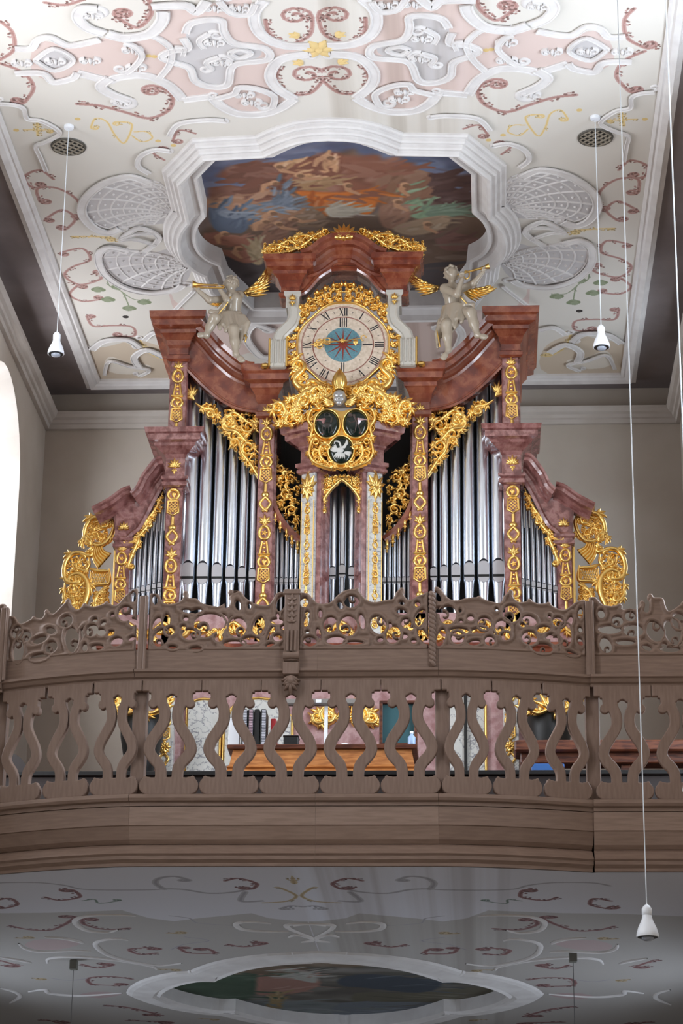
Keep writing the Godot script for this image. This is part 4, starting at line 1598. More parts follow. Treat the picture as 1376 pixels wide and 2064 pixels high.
	for b in bands:
		for s in [-1, 1]:
			mb = MB.new()
			mb.xf = overhead(SOFFIT)
			var p := cr(v2(b), 5)
			if s > 0:
				p = mirrored(p)
			mb.stroke(p, widths(p.size(), 0.027, 0), 0.02, -0.003, 5)
			part("stucco_band", mb, M.stucco, g)
	# floor of the gallery above it
	var fo := structure("gallery_floor", "wooden floor of the organ gallery", "floor")
	mb = MB.new()
	mb.box(Vector3(0, LOFT - 0.1, (-18.15 + WALL_Z) / 2.0), Vector3(HALF * 2, 0.2, -18.15 - WALL_Z), 0.0)
	part("floor_boards", mb, M.walnut, fo)
	mb = MB.new()
	mb.box(Vector3(0, SOFFIT + 0.2, (-18.15 + WALL_Z) / 2.0), Vector3(HALF * 2, 0.1, -18.15 - WALL_Z), 0.0)
	part("joists", mb, M.dark, fo)


# ---------------------------------------------------------------- the organ
const AX := 0.045          # its axis


# identity for the left half, mirror image in the organ's axis for the right half
func side(s: int) -> Transform3D:
	if s > 0:
		return Transform3D()
	return Transform3D(Basis(Vector3(-1, 0, 0), Vector3(0, 1, 0), Vector3(0, 0, 1)), Vector3(2.0 * AX, 0, 0))


func at_z(s: int, z: float) -> Transform3D:
	return side(s) * Transform3D(Basis(), Vector3(0, 0, z))


# block with mouldings that step out on three sides; pr holds (projection, height) pairs
func entab(mb: MB, x0: float, x1: float, zf: float, zb: float, pr: Array) -> void:
	var rings := []
	for i in range(0, pr.size(), 2):
		var p: float = pr[i]
		var y: float = pr[i + 1]
		rings.append(PackedVector3Array([Vector3(x0 - p, y, zf + p), Vector3(x1 + p, y, zf + p), Vector3(x1 + p, y, zb), Vector3(x0 - p, y, zb)]))
	mb.loft(rings, true, true)


func cornice_pr(y0: float, y1: float, out: float) -> Array:
	var h := y1 - y0
	return [0.0, y0, out * 0.12, y0 + h * 0.04, out * 0.12, y0 + h * 0.12, 0.0, y0 + h * 0.16, 0.0, y0 + h * 0.3, out * 0.1, y0 + h * 0.36, out * 0.16, y0 + h * 0.46, out * 0.36, y0 + h * 0.56, out * 0.44, y0 + h * 0.58, out * 0.46, y0 + h * 0.66, out * 0.82, y0 + h * 0.7, out * 0.84, y0 + h * 0.82, out * 0.97, y0 + h * 0.86, out, y0 + h]


func oval(c: Vector2, rx: float, ry: float, n := 20) -> PackedVector2Array:
	var r := PackedVector2Array()
	for i in n + 1:
		r.append(c + Vector2(cos(TAU * i / n) * rx, sin(TAU * i / n) * ry))
	return r


# gilt chain of rings, husks, plaques and little lattices down a pilaster
func garland(mb: MB, x: float, y1: float, y0: float, w: float, z: float, first := 0) -> void:
	var y := y1
	var k := first
	plume(mb, Vector2(x, y - w * 0.8), PI / 2, 1.8, 5, w * 1.2, w * 0.22, 0.02, z)
	y -= w * 1.0
	while y > y0 + w:
		var c := Vector2(x, y - w * 0.9)
		match k % 7:
			0:
				mb.stroke(oval(c, w * 0.62, w * 0.85, 16), widths(17, w * 0.2, 2), 0.022, z)
				rosette(mb, c, w * 0.4, 5, 0.012, z)
				y -= w * 1.9
			1:
				for s in [-1, 1]:
					mb.stroke(PackedVector2Array([c + Vector2(s * w * 0.28, w * 0.8), c + Vector2(s * w * 0.5, -w * 0.8)]), widths(2, w * 0.15, 2), 0.016, z)
				for j in 3:
					mb.bead(c + Vector2(0, w * (0.5 - 0.5 * j)), w * 0.2, w * 0.2, 0.018, z, 7)
				mb.stroke(PackedVector2Array([c + Vector2(-w * 0.75, -w * 0.85), c + Vector2(w * 0.75, -w * 0.85)]), widths(2, w * 0.16, 2), 0.018, z)
				y -= w * 1.85
			2:
				mb.stroke(oval(c + Vector2(0, w * 0.1), w * 0.66, w * 0.66, 16), widths(17, w * 0.2, 2), 0.02, z)
				leaf(mb, c + Vector2(0, w * 0.5), -PI / 2, w * 0.9, w * 0.26, 0.3, 0.018, z)
				leaf(mb, c, 0.4, w * 0.5, w * 0.16, 0.8, 0.016, z)
				y -= w * 1.6
			3:
				for j in range(-2, 3):
					for d in [PI / 4, -PI / 4]:
						var e := w * 0.62 * (1.0 - absf(j) * 0.22)
						mb.stroke(PackedVector2Array([c + Vector2(j * w * 0.3, -e).rotated(d), c + Vector2(j * w * 0.3, e).rotated(d)]), widths(2, w * 0.07, 2), 0.01, z, 3)
				var sq := PackedVector2Array([c + Vector2(-w * 0.62, w * 0.8), c + Vector2(w * 0.62, w * 0.8), c + Vector2(w * 0.66, -w * 0.6), c + Vector2(0, -w * 1.05), c + Vector2(-w * 0.66, -w * 0.6), c + Vector2(-w * 0.62, w * 0.8)])
				mb.stroke(sq, widths(6, w * 0.15, 2), 0.018, z)
				y -= w * 2.1
			4:
				mb.stroke(PackedVector2Array([c + Vector2(0, w * 0.9), c + Vector2(0, -w * 0.7)]), widths(2, w * 0.22, 2), 0.018, z)
				mb.bead(c + Vector2(0, -w * 0.5), w * 0.5, w * 0.42, 0.03, z, 10)
				y -= w * 1.7
			5:
				for s in [-1, 1]:
					var p := cr(PackedVector2Array([c + Vector2(0, w * 0.95), c + Vector2(s * w * 0.62, w * 0.2), c + Vector2(s * w * 0.3, -w * 0.5), c + Vector2(-s * w * 0.35, -w * 0.95)]), 4)
					mb.stroke(p, widths(p.size(), w * 0.19, 2), 0.02, z)
				y -= w * 1.95
			6:
				plume(mb, c + Vector2(0, -w * 0.5), PI / 2, 2.2, 5, w * 1.2, w * 0.22, 0.022, z)
				plume(mb, c + Vector2(0, -w * 0.4), -PI / 2, 1.2, 3, w * 0.6, w * 0.2, 0.02, z)
				y -= w * 1.75
		k += 1


# one flue pipe: body with tapering foot, arched upper lip, dark mouth and rounded lower lip
func pipe(org: Node3D, x: float, mouth: float, r: float, top: float, foot: float, z: float) -> void:
	var mb := MB.new()
	var c := Vector3(x, 0, z)
	mb.lathe(c, [r * 0.22, foot, r * 0.3, foot + 0.02, r * 0.86, mouth - r * 1.2, r, mouth - r * 0.6, r, top - 0.004, r * 0.96, top, r * 0.9, top - 0.02], 26)
	var o := part("pipe", mb, M.tin, org)
	var up := PackedVector2Array([Vector2(x - r * 0.86, mouth + r * 0.16), Vector2(x + r * 0.86, mouth + r * 0.16)])
	for i in 9:
		var a := PI * i / 8
		up.append(Vector2(x + cos(a) * r * 0.86, mouth + r * 1.75 + sin(a) * r * 0.62))
	var rec := PackedVector2Array()
	for i in 13:
		var a := PI * i / 12
		rec.append(Vector2(x + cos(a) * r * 0.8, mouth + r * 1.7 + sin(a) * r * 1.05))
	mb = MB.new()
	mb.slab(rec, z + r * 0.45, z + r * 1.012)
	part("lip_recess", mb, M.tin_dark, o)
	mb = MB.new()
	mb.slab(up, z + r * 0.4, z + r * 1.03)
	part("upper_lip", mb, M.tin_lip, o)
	var low := PackedVector2Array()
	for i in 9:
		var a := PI + PI * i / 8
		low.append(Vector2(x + cos(a) * r * 0.84, mouth - r * 0.28 + sin(a) * r * 0.85))
	mb = MB.new()
	mb.slab(low, z + r * 0.4, z + r * 1.03)
	part("lower_lip", mb, M.tin_lip, o)
	mb = MB.new()
	mb.box(Vector3(x, mouth - r * 0.05, z + r * 0.7), Vector3(r * 1.72, r * 0.5, r * 0.62), 0.002)
	part("mouth_slit", mb, M.black, o)


func at_curve(p: PackedVector2Array, x: float) -> float:
	for i in p.size() - 1:
		if (p[i].x - x) * (p[i + 1].x - x) <= 0.0 and p[i].x != p[i + 1].x:
			return lerpf(p[i].y, p[i + 1].y, (x - p[i].x) / (p[i + 1].x - p[i].x))
	return p[p.size() - 1].y


func build_organ() -> void:
	var org := thing("pipe_organ", "tall red-marbled baroque pipe organ with silver pipes and gilded carvings", "organ", Vector3(AX, LOFT, -24.0))
	var zf := -23.3
	# curves of the left half
	var lip := cr(v2([-1.533, 12.42, -1.431, 12.327, -1.336, 12.218, -1.226, 12.084, -1.133, 11.992, -1.04, 11.909, -0.948, 11.858, -0.88, 11.849]), 4)
	var low := cr(v2([-1.665, 11.898, -1.557, 11.781, -1.447, 11.664, -1.322, 11.548, -1.198, 11.457, -1.076, 11.398, -0.954, 11.367, -0.787, 11.346]), 4)
	var slip := cr(v2([-2.534, 10.281, -2.361, 10.382, -2.231, 10.483, -2.143, 10.514]), 4)
	var mid := cr(v2([-2.14, 10.443, -2.083, 10.506, -2.029, 10.632, -1.973, 10.719, -1.902, 10.814, -1.828, 10.837]), 4)
	var slow := cr(v2([-2.163, 9.981, -2.106, 10.044, -2.048, 10.09, -1.979, 10.216, -1.91, 10.374, -1.841, 10.516, -1.785, 10.612]), 4)
	# case behind the pipes
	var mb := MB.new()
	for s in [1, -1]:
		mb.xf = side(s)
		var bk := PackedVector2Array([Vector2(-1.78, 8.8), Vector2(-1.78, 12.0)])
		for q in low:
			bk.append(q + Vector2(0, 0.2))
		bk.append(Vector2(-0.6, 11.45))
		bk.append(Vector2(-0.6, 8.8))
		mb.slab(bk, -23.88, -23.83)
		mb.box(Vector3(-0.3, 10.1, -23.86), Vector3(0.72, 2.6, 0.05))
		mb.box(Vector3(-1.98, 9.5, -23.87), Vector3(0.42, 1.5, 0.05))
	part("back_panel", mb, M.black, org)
	for s in [1, -1]:
		# ---- tall outer tower
		mb = MB.new()
		mb.xf = side(s)
		mb.box(Vector3(-1.69, 10.0, zf - 0.09), Vector3(0.17, 4.0, 0.18))
		mb.box(Vector3(-1.695, 11.5, zf - 0.63), Vector3(0.19, 1.0, 1.2))
		var o := part("pilaster", mb, M.rose, org)
		mb = MB.new()
		mb.xf = side(s)
		garland(mb, -1.70, 11.93, 11.13, 0.082, zf, 0)
		part("gilded_garland", mb, M.gold, o)
		mb = MB.new()
		mb.xf = side(s)
		garland(mb, -1.70, 10.60, 8.9, 0.085, zf, 2)
		part("gilded_garland", mb, M.gold, o)
		mb = MB.new()
		mb.xf = side(s)
		plume(mb, Vector2(-1.70, 10.74), PI / 2, 2.4, 7, 0.11, 0.02, 0.03, zf + 0.012)
		plume(mb, Vector2(-1.70, 10.72), -PI / 2, 1.4, 3, 0.06, 0.018, 0.02, zf + 0.012)
		part("gilded_leaf", mb, M.gold, o)
		mb = MB.new()
		mb.xf = side(s)
		entab(mb, -1.80, -1.60, zf + 0.015, zf - 1.25, cornice_pr(11.94, 12.44, 0.2))
		part("entablature", mb, M.marble, org)
		# ledge half way up, with its capital
		mb = MB.new()
		mb.xf = side(s)
		entab(mb, -1.79, -1.59, zf + 0.02, zf - 0.5, [0.0, 10.52, 0.03, 10.53, 0.03, 10.57, 0.01, 10.59, 0.04, 10.6, 0.04, 10.63, 0.0, 10.65, 0.0, 10.84, 0.02, 10.88, 0.05, 10.9, 0.09, 10.93, 0.11, 10.94, 0.12, 10.97, 0.17, 10.985, 0.17, 11.05, 0.2, 11.06, 0.21, 11.11])
		part("ledge", mb, M.rose, org)
		# swept gable over the tower
		mb = MB.new()
		mb.xf = at_z(s, 0.0)
		var fr := PackedVector2Array()
		for q in lip:
			fr.append(q - Vector2(0, 0.12))
		for i in range(low.size() - 1, -1, -1):
			fr.append(low[i])
		mb.slab(fr, zf - 0.12, zf - 0.03)
		var fz := part("gable_frieze", mb, M.marble, org)
		mb = MB.new()
		mb.xf = at_z(s, zf - 0.03)
		mb.mould(lip, [-0.19, -0.08, -0.19, 0.005, -0.165, 0.015, -0.15, 0.045, -0.12, 0.075, -0.105, 0.08, -0.1, 0.15, -0.055, 0.165, -0.04, 0.2, 0.0, 0.215, 0.0, -0.08])
		part("gable_cornice", mb, M.marble, fz)
		mb = MB.new()
		mb.xf = at_z(s, zf - 0.03)
		mb.mould(low, [0.0, -0.08, 0.0, 0.018, 0.022, 0.024, 0.034, 0.01, 0.05, 0.008, 0.056, 0.0, 0.056, -0.08])
		part("gable_moulding", mb, M.marble, fz)
		# ---- inner tall pilaster with its block
		mb = MB.new()
		mb.xf = side(s)
		mb.box(Vector3(-0.75, 10.1, zf - 0.09), Vector3(0.165, 2.5, 0.18))
		mb.box(Vector3(-0.66, 10.1, zf - 0.3), Vector3(0.03, 2.5, 0.5))
		o = part("pilaster", mb, M.rose, org)
		mb = MB.new()
		mb.xf = side(s)
		garland(mb, -0.75, 11.42, 8.9, 0.085, zf, 6)
		part("gilded_garland", mb, M.gold, o)
		mb = MB.new()
		mb.xf = side(s)
		entab(mb, -0.85, -0.66, zf + 0.01, zf - 1.0, cornice_pr(11.28, 11.83, 0.17))
		part("entablature", mb, M.marble, org)
		# openwork carving under the gable
		mb = MB.new()
		mb.xf = at_z(s, zf - 0.09)
		var fi := v2([-0.844, 11.381, -0.826, 10.612, -0.894, 10.641, -0.95, 10.742, -1.006, 10.801, -1.062, 10.902, -1.146, 10.99, -1.178, 11.165, -1.329, 11.225, -1.361, 11.372, -1.458, 11.432, -1.528, 11.506, -1.379, 11.534, -1.213, 11.429, -1.021, 11.383])
		filigree(mb, fi, 0.1, 0.018, 11, 0.045)
		scroll(mb, v2([-1.514, 11.499, -1.431, 11.446, -1.349, 11.431]), 0.026, 0.0, -0.05, 3, 0.04)
		scroll(mb, v2([-0.839, 11.161, -0.964, 11.28, -1.102, 11.384, -1.182, 11.326]), 0.026, 0.0, 0.07, 7, 0.05)
		scroll(mb, v2([-0.834, 10.929, -0.958, 11.046, -1.069, 11.164, -1.165, 11.18]), 0.026, 0.0, -0.06, 7, 0.05)
		scroll(mb, v2([-0.827, 10.655, -0.925, 10.814, -1.009, 10.931, -1.039, 11.047]), 0.024, 0.05, 0.05, 7, 0.05)
		plume(mb, v2([-1.544, 11.58])[0], 2.0, 1.5, 6, 0.16, 0.02, 0.035)
		plume(mb, v2([-1.529, 11.536])[0], 2.3, 0.5, 3, 0.2, 0.02, 0.03)
		plume(mb, v2([-0.841, 11.249])[0], 2.6, 1.5, 5, 0.14, 0.022, 0.04)
		part("gilded_carving", mb, M.gold, org)
		# ---- field between the inner pilaster and the middle
		mb = MB.new()
		mb.xf = at_z(s, zf - 0.1)
		fi = v2([-0.666, 10.985, -0.616, 10.854, -0.52, 10.752, -0.425, 10.708, -0.397, 10.622, -0.386, 9.996, -0.467, 10.082, -0.563, 10.224, -0.646, 10.353, -0.664, 10.553])
		filigree(mb, fi, 0.075, 0.014, 23, 0.03)
		for p in v2([-0.598, 10.624, -0.546, 10.695, -0.501, 10.437]):
			plume(mb, p, 2.4, 2.4, 7, 0.08, 0.018, 0.04)
		part("gilded_carving", mb, M.gold, org)
		mb = MB.new()
		mb.xf = at_z(s, zf - 0.1)
		var bar := cr(v2([-0.674, 10.396, -0.617, 10.253, -0.535, 10.125, -0.453, 10.032, -0.372, 9.968]), 4)
		mb.mould(bar, [-0.05, -0.03, -0.05, 0.04, -0.02, 0.06, 0.02, 0.05, 0.03, -0.03])
		part("curved_bar", mb, M.marble, org)
		mb = MB.new()
		mb.xf = at_z(s, zf - 0.07)
		for p in v2([-0.651, 10.253, -0.595, 10.168, -0.527, 10.082, -0.472, 10.004, -0.411, 9.94]):
			mb.bead(p + Vector2(0, -0.02), 0.02, 0.05, 0.03, 0.0, 8)
			plume(mb, p + Vector2(0, -0.06), -PI / 2, 1.2, 3, 0.05, 0.012, 0.025)
			mb.bead(p + Vector2(0, -0.115), 0.012, 0.014, 0.02, 0.0, 6)
		part("gilded_drops", mb, M.gold, org)
		# ---- middle pilaster, turned outward, white and gold under a rose capital
		var base := side(s) * Transform3D(Basis(Vector3.UP, -0.45), Vector3(-0.30, 0, -23.14))
		mb = MB.new()
		mb.xf = base
		mb.box(Vector3(0, 9.75, -0.1), Vector3(0.16, 1.75, 0.2))
		o = part("pilaster", mb, M.veined, org)
		mb = MB.new()
		mb.xf = base
		mb.box(Vector3(0.1, 9.75, -0.14), Vector3(0.06, 1.75, 0.2))
		part("side_strip", mb, M.rose, o)
		mb = MB.new()
		mb.xf = base
		plume(mb, Vector2(0, 10.42), PI / 2, 1.4, 5, 0.2, 0.03, 0.04, 0.0)
		plume(mb, Vector2(0, 10.46), -PI / 2, 1.2, 5, 0.16, 0.03, 0.05, 0.0)
		for e in [-1, 1]:
			mb.stroke(PackedVector2Array([Vector2(e * 0.072, 10.3), Vector2(e * 0.072, 8.9)]), widths(2, 0.005, 2), 0.01)
		garland(mb, 0.0, 10.28, 8.9, 0.042, 0.0, 0)
		part("gilded_garland", mb, M.gold, o)
		mb = MB.new()
		mb.xf = base
		entab(mb, -0.085, 0.13, 0.01, -0.35, [0.0, 10.6, 0.03, 10.61, 0.03, 10.64, 0.015, 10.66, 0.04, 10.67, 0.04, 10.71, 0.0, 10.73, 0.0, 10.86, 0.02, 10.88, 0.02, 10.9, 0.06, 10.93, 0.09, 10.96, 0.1, 10.97])
		part("capital", mb, M.rose, o)
		mb = MB.new()
		mb.xf = base
		entab(mb, -0.23, 0.2, 0.07, -0.4, [0.0, 10.97, 0.01, 10.985, 0.01, 11.03, 0.04, 11.045, 0.05, 11.1, 0.06, 11.12])
		part("ledge", mb, M.rose, org)
		# ---- outer low field
		mb = MB.new()
		mb.xf = side(s)
		mb.box(Vector3(-2.215, 9.4, -23.5), Vector3(0.15, 1.5, 0.2))
		o = part("pilaster", mb, M.rose, org)
		mb = MB.new()
		mb.xf = side(s)
		garland(mb, -2.225, 9.93, 8.95, 0.076, -23.4, 0)
		part("gilded_garland", mb, M.gold, o)
		mb = MB.new()
		mb.xf = side(s)
		entab(mb, -2.30, -2.13, -23.39, -23.9, [0.0, 9.9, 0.02, 9.91, 0.02, 9.94, 0.0, 9.95, 0.0, 9.97, 0.02, 9.98, 0.02, 10.01, 0.0, 10.03, 0.0, 10.3])
		part("capital", mb, M.rose, o)
		mb = MB.new()
		mb.xf = side(s)
		plume(mb, Vector2(-2.215, 10.1), PI / 2, 2.6, 7, 0.09, 0.018, 0.03, -23.385)
		part("gilded_leaf", mb, M.gold, o)
		mb = MB.new()
		mb.xf = side(s)
		fr = PackedVector2Array()
		for q in slip:
			if q.x > -2.33:
				fr.append(q - Vector2(0, 0.1))
		for q in mid:
			fr.append(q - Vector2(0, 0.06))
		for i in range(slow.size() - 1, -1, -1):
			fr.append(slow[i])
		fr.append(Vector2(-2.3, 9.98))
		mb.slab(fr, zf - 0.2, zf - 0.1)
		fz = part("gable_frieze", mb, M.rose, org)
		for cv in [slip, mid]:
			mb = MB.new()
			mb.xf = at_z(s, zf - 0.1)
			mb.mould(cv, [-0.13, -0.1, -0.13, 0.0, -0.115, 0.015, -0.1, 0.012, -0.085, 0.05, -0.07, 0.08, -0.06, 0.14, -0.03, 0.15, -0.02, 0.19, 0.0, 0.2, 0.0, -0.3])
			part("gable_cornice", mb, M.rose, fz)
		mb = MB.new()
		mb.xf = at_z(s, zf - 0.1)
		mb.mould(slow, [0.0, -0.06, 0.0, 0.02, 0.03, 0.03, 0.05, 0.01, 0.05, -0.06])
		part("gable_moulding", mb, M.rose, fz)
		mb = MB.new()
		mb.xf = at_z(s, zf - 0.12)
		fi = v2([-1.81, 10.554, -1.802, 10.331, -1.887, 10.204, -1.971, 10.063, -2.053, 9.874, -2.15, 9.687, -2.174, 9.907, -2.106, 10.064, -1.993, 10.237, -1.895, 10.411])
		filigree(mb, fi, 0.07, 0.018, 31, 0.035)
		scroll(mb, v2([-1.824, 10.522, -1.878, 10.363, -1.991, 10.189]), 0.02, 0.0, 0.04, 5, 0.04)
		scroll(mb, v2([-1.946, 10.173, -2.045, 10.048, -2.146, 9.954]), 0.02, 0.04, -0.04, 5, 0.04)
		scroll(mb, v2([-2.058, 9.985, -2.112, 9.843, -2.151, 9.718]), 0.02, 0.03, 0.03, 4, 0.04)
		part("gilded_carving", mb, M.gold, org)
		build_wing(org, s)
	# ---- middle: brackets of carving over the pipes
	for s in [1, -1]:
		mb = MB.new()
		mb.xf = at_z(s, -23.2)
		var fi := v2([-0.202, 10.61, 0.099, 10.621, 0.1, 10.55, 0.025, 10.536, -0.04, 10.466, -0.092, 10.367, -0.144, 10.254, -0.197, 10.226])
		filigree(mb, fi, 0.075, 0.02, 41, 0.035)
		scroll(mb, v2([-0.184, 10.24, -0.132, 10.353, -0.054, 10.466, 0.038, 10.55, 0.1, 10.564]), 0.02, 0.04, -0.04, 7, 0.04)
		part("gilded_carving", mb, M.gold, org)
	# ---- pipes
	for s in [1, -1]:
		var xs := [-1.545, -1.395, -1.247, -1.112, -0.99, -0.885]
		var rs := [0.068, 0.066, 0.06, 0.053, 0.046, 0.04]
		for i in 6:
			var x: float = xs[i]
			pipe(org, x if s > 0 else 2 * AX - x, 9.60, rs[i], at_curve(low, x) + 0.12 - 0.02 * i, 8.9, -23.53)
		for i in 7:
			var x := -2.12 + 0.055 * i
			pipe(org, x if s > 0 else 2 * AX - x, 9.45 + 0.013 * i, 0.023, at_curve(slow, x) + 0.05, 8.9, -23.56)
		for i in 6:
			var x := -0.632 + 0.05 * i
			pipe(org, x if s > 0 else 2 * AX - x, 9.54, 0.021, at_curve(bar_line(), x) + 0.1, 8.9, -23.5)
	for i in 5:
		var x := AX + (i - 2) * 0.098
		pipe(org, x, 9.60 - 0.02 * absf(i - 2), 0.04 - 0.002 * absf(i - 2), 10.55, 8.9, -23.42)
	# ---- base: frieze of rose marble with gilt scrolls, plinth moulding, panelled white and rose body
	mb = MB.new()
	mb.box(Vector3(AX, 8.98, -23.55), Vector3(4.75, 0.34, 0.5))
	var fz := part("base_frieze", mb, M.lilac, org)
	for i in 13:
		mb = MB.new()
		mb.xf = Transform3D(Basis(), Vector3(0, 0, -23.3))
		var x := AX + (i - 6) * 0.36
		var sg := 1.0 if i % 2 else -1.0
		scroll(mb, PackedVector2Array([Vector2(x - 0.13, 8.92), Vector2(x, 9.05), Vector2(x + 0.13, 8.93)]), 0.024, 0.04 * sg, 0.04, 4, 0.05)
		plume(mb, Vector2(x, 8.93), PI / 2, 2.0, 5, 0.15, 0.024, 0.05)
		part("gilded_scroll", mb, M.gold, fz)
	mb = MB.new()
	entab(mb, AX - 2.36, AX + 2.36, -23.32, -23.9, [0.0, 8.62, 0.03, 8.64, 0.03, 8.68, 0.06, 8.7, 0.07, 8.75, 0.1, 8.77, 0.1, 8.81, 0.05, 8.83])
	part("base_moulding", mb, M.marble, org)
	mb = MB.new()
	mb.box(Vector3(AX, 7.25, -23.65), Vector3(3.8, 2.8, 0.5))
	part("base_body", mb, M.lilac, org)
	# panels of veined white marble in gilt frames
	for r in [[-1.494, 7.51, -1.15, 8.274], [-1.118, 7.51, -0.432, 8.271], [1.063, 7.504, 1.491, 8.314]]:
		mb = MB.new()
		var cx: float = (r[0] + r[2]) / 2
		var hw: float = absf(r[2] - r[0]) / 2
		var top: float = r[3]
		var p := PackedVector2Array([Vector2(cx - hw, 6.2), Vector2(cx - hw, top - hw * 0.5)])
		for i in 9:
			var a := PI - PI * i / 8
			p.append(Vector2(cx + cos(a) * hw * 0.86, top - hw * 0.45 + sin(a) * hw * 0.5))
		p.append(Vector2(cx + hw, top - hw * 0.5))
		p.append(Vector2(cx + hw, 6.2))
		mb.slab(p, -23.42, -23.38)
		var o := part("marble_panel", mb, M.veined, org)
		mb = MB.new()
		mb.xf = Transform3D(Basis(), Vector3(0, 0, -23.38))
		mb.stroke(p, widths(p.size(), 0.014, 2), 0.02)
		part("gilded_frame", mb, M.gold, o)
	mb = MB.new()
	mb.box(Vector3(v2([1.291, 7.885])[0].x, 7.3, -23.36), Vector3(0.03, 2.2, 0.03))
	part("dark_strip", mb, M.black, org)
	for x in v2([-1.681, 7.896, 1.741, 7.884]):
		mb = MB.new()
		mb.box(Vector3(x.x, 7.25, -23.36), Vector3(0.15, 2.7, 0.2))
		var o := part("pilaster", mb, M.veined, org)
		mb = MB.new()
		mb.xf = Transform3D(Basis(), Vector3(0, 0, -23.26))
		garland(mb, x.x - 0.01, 8.4, 7.3, 0.07, 0.0, 0)
		rosette(mb, Vector2(x.x - 0.01, 7.75), 0.07, 8, 0.03)
		part("gilded_garland", mb, M.gold, o)
	mb = MB.new()
	mb.xf = Transform3D(Basis(), Vector3(0, 0, -23.39))
	for s in [-1, 1]:
		var c: Vector2 = v2([0.091, 8.141])[0]
		scroll(mb, PackedVector2Array([c, c + Vector2(s * 0.1, 0.12), c + Vector2(s * 0.22, 0.02)]), 0.035, 0.0, -s * 0.08, 5, 0.06)
		scroll(mb, PackedVector2Array([c + Vector2(0, -0.1), c + Vector2(s * 0.12, -0.08), c + Vector2(s * 0.24, -0.12)]), 0.03, 0.0, s * 0.06, 5, 0.06)
		plume(mb, c + Vector2(s * 0.22, -0.02), PI / 2 - s * 1.2, 1.6, 5, 0.14, 0.025, 0.05)
	part("gilded_carving", mb, M.gold, org)
	mb = MB.new()
	mb.box(Vector3(AX, 6.0, -23.6), Vector3(4.6, 0.3, 0.7))
	part("plinth", mb, M.dark, org)


func bar_line() -> PackedVector2Array:
	return v2([-0.674, 10.396, -0.617, 10.253, -0.535, 10.125, -0.453, 10.032, -0.372, 9.968])


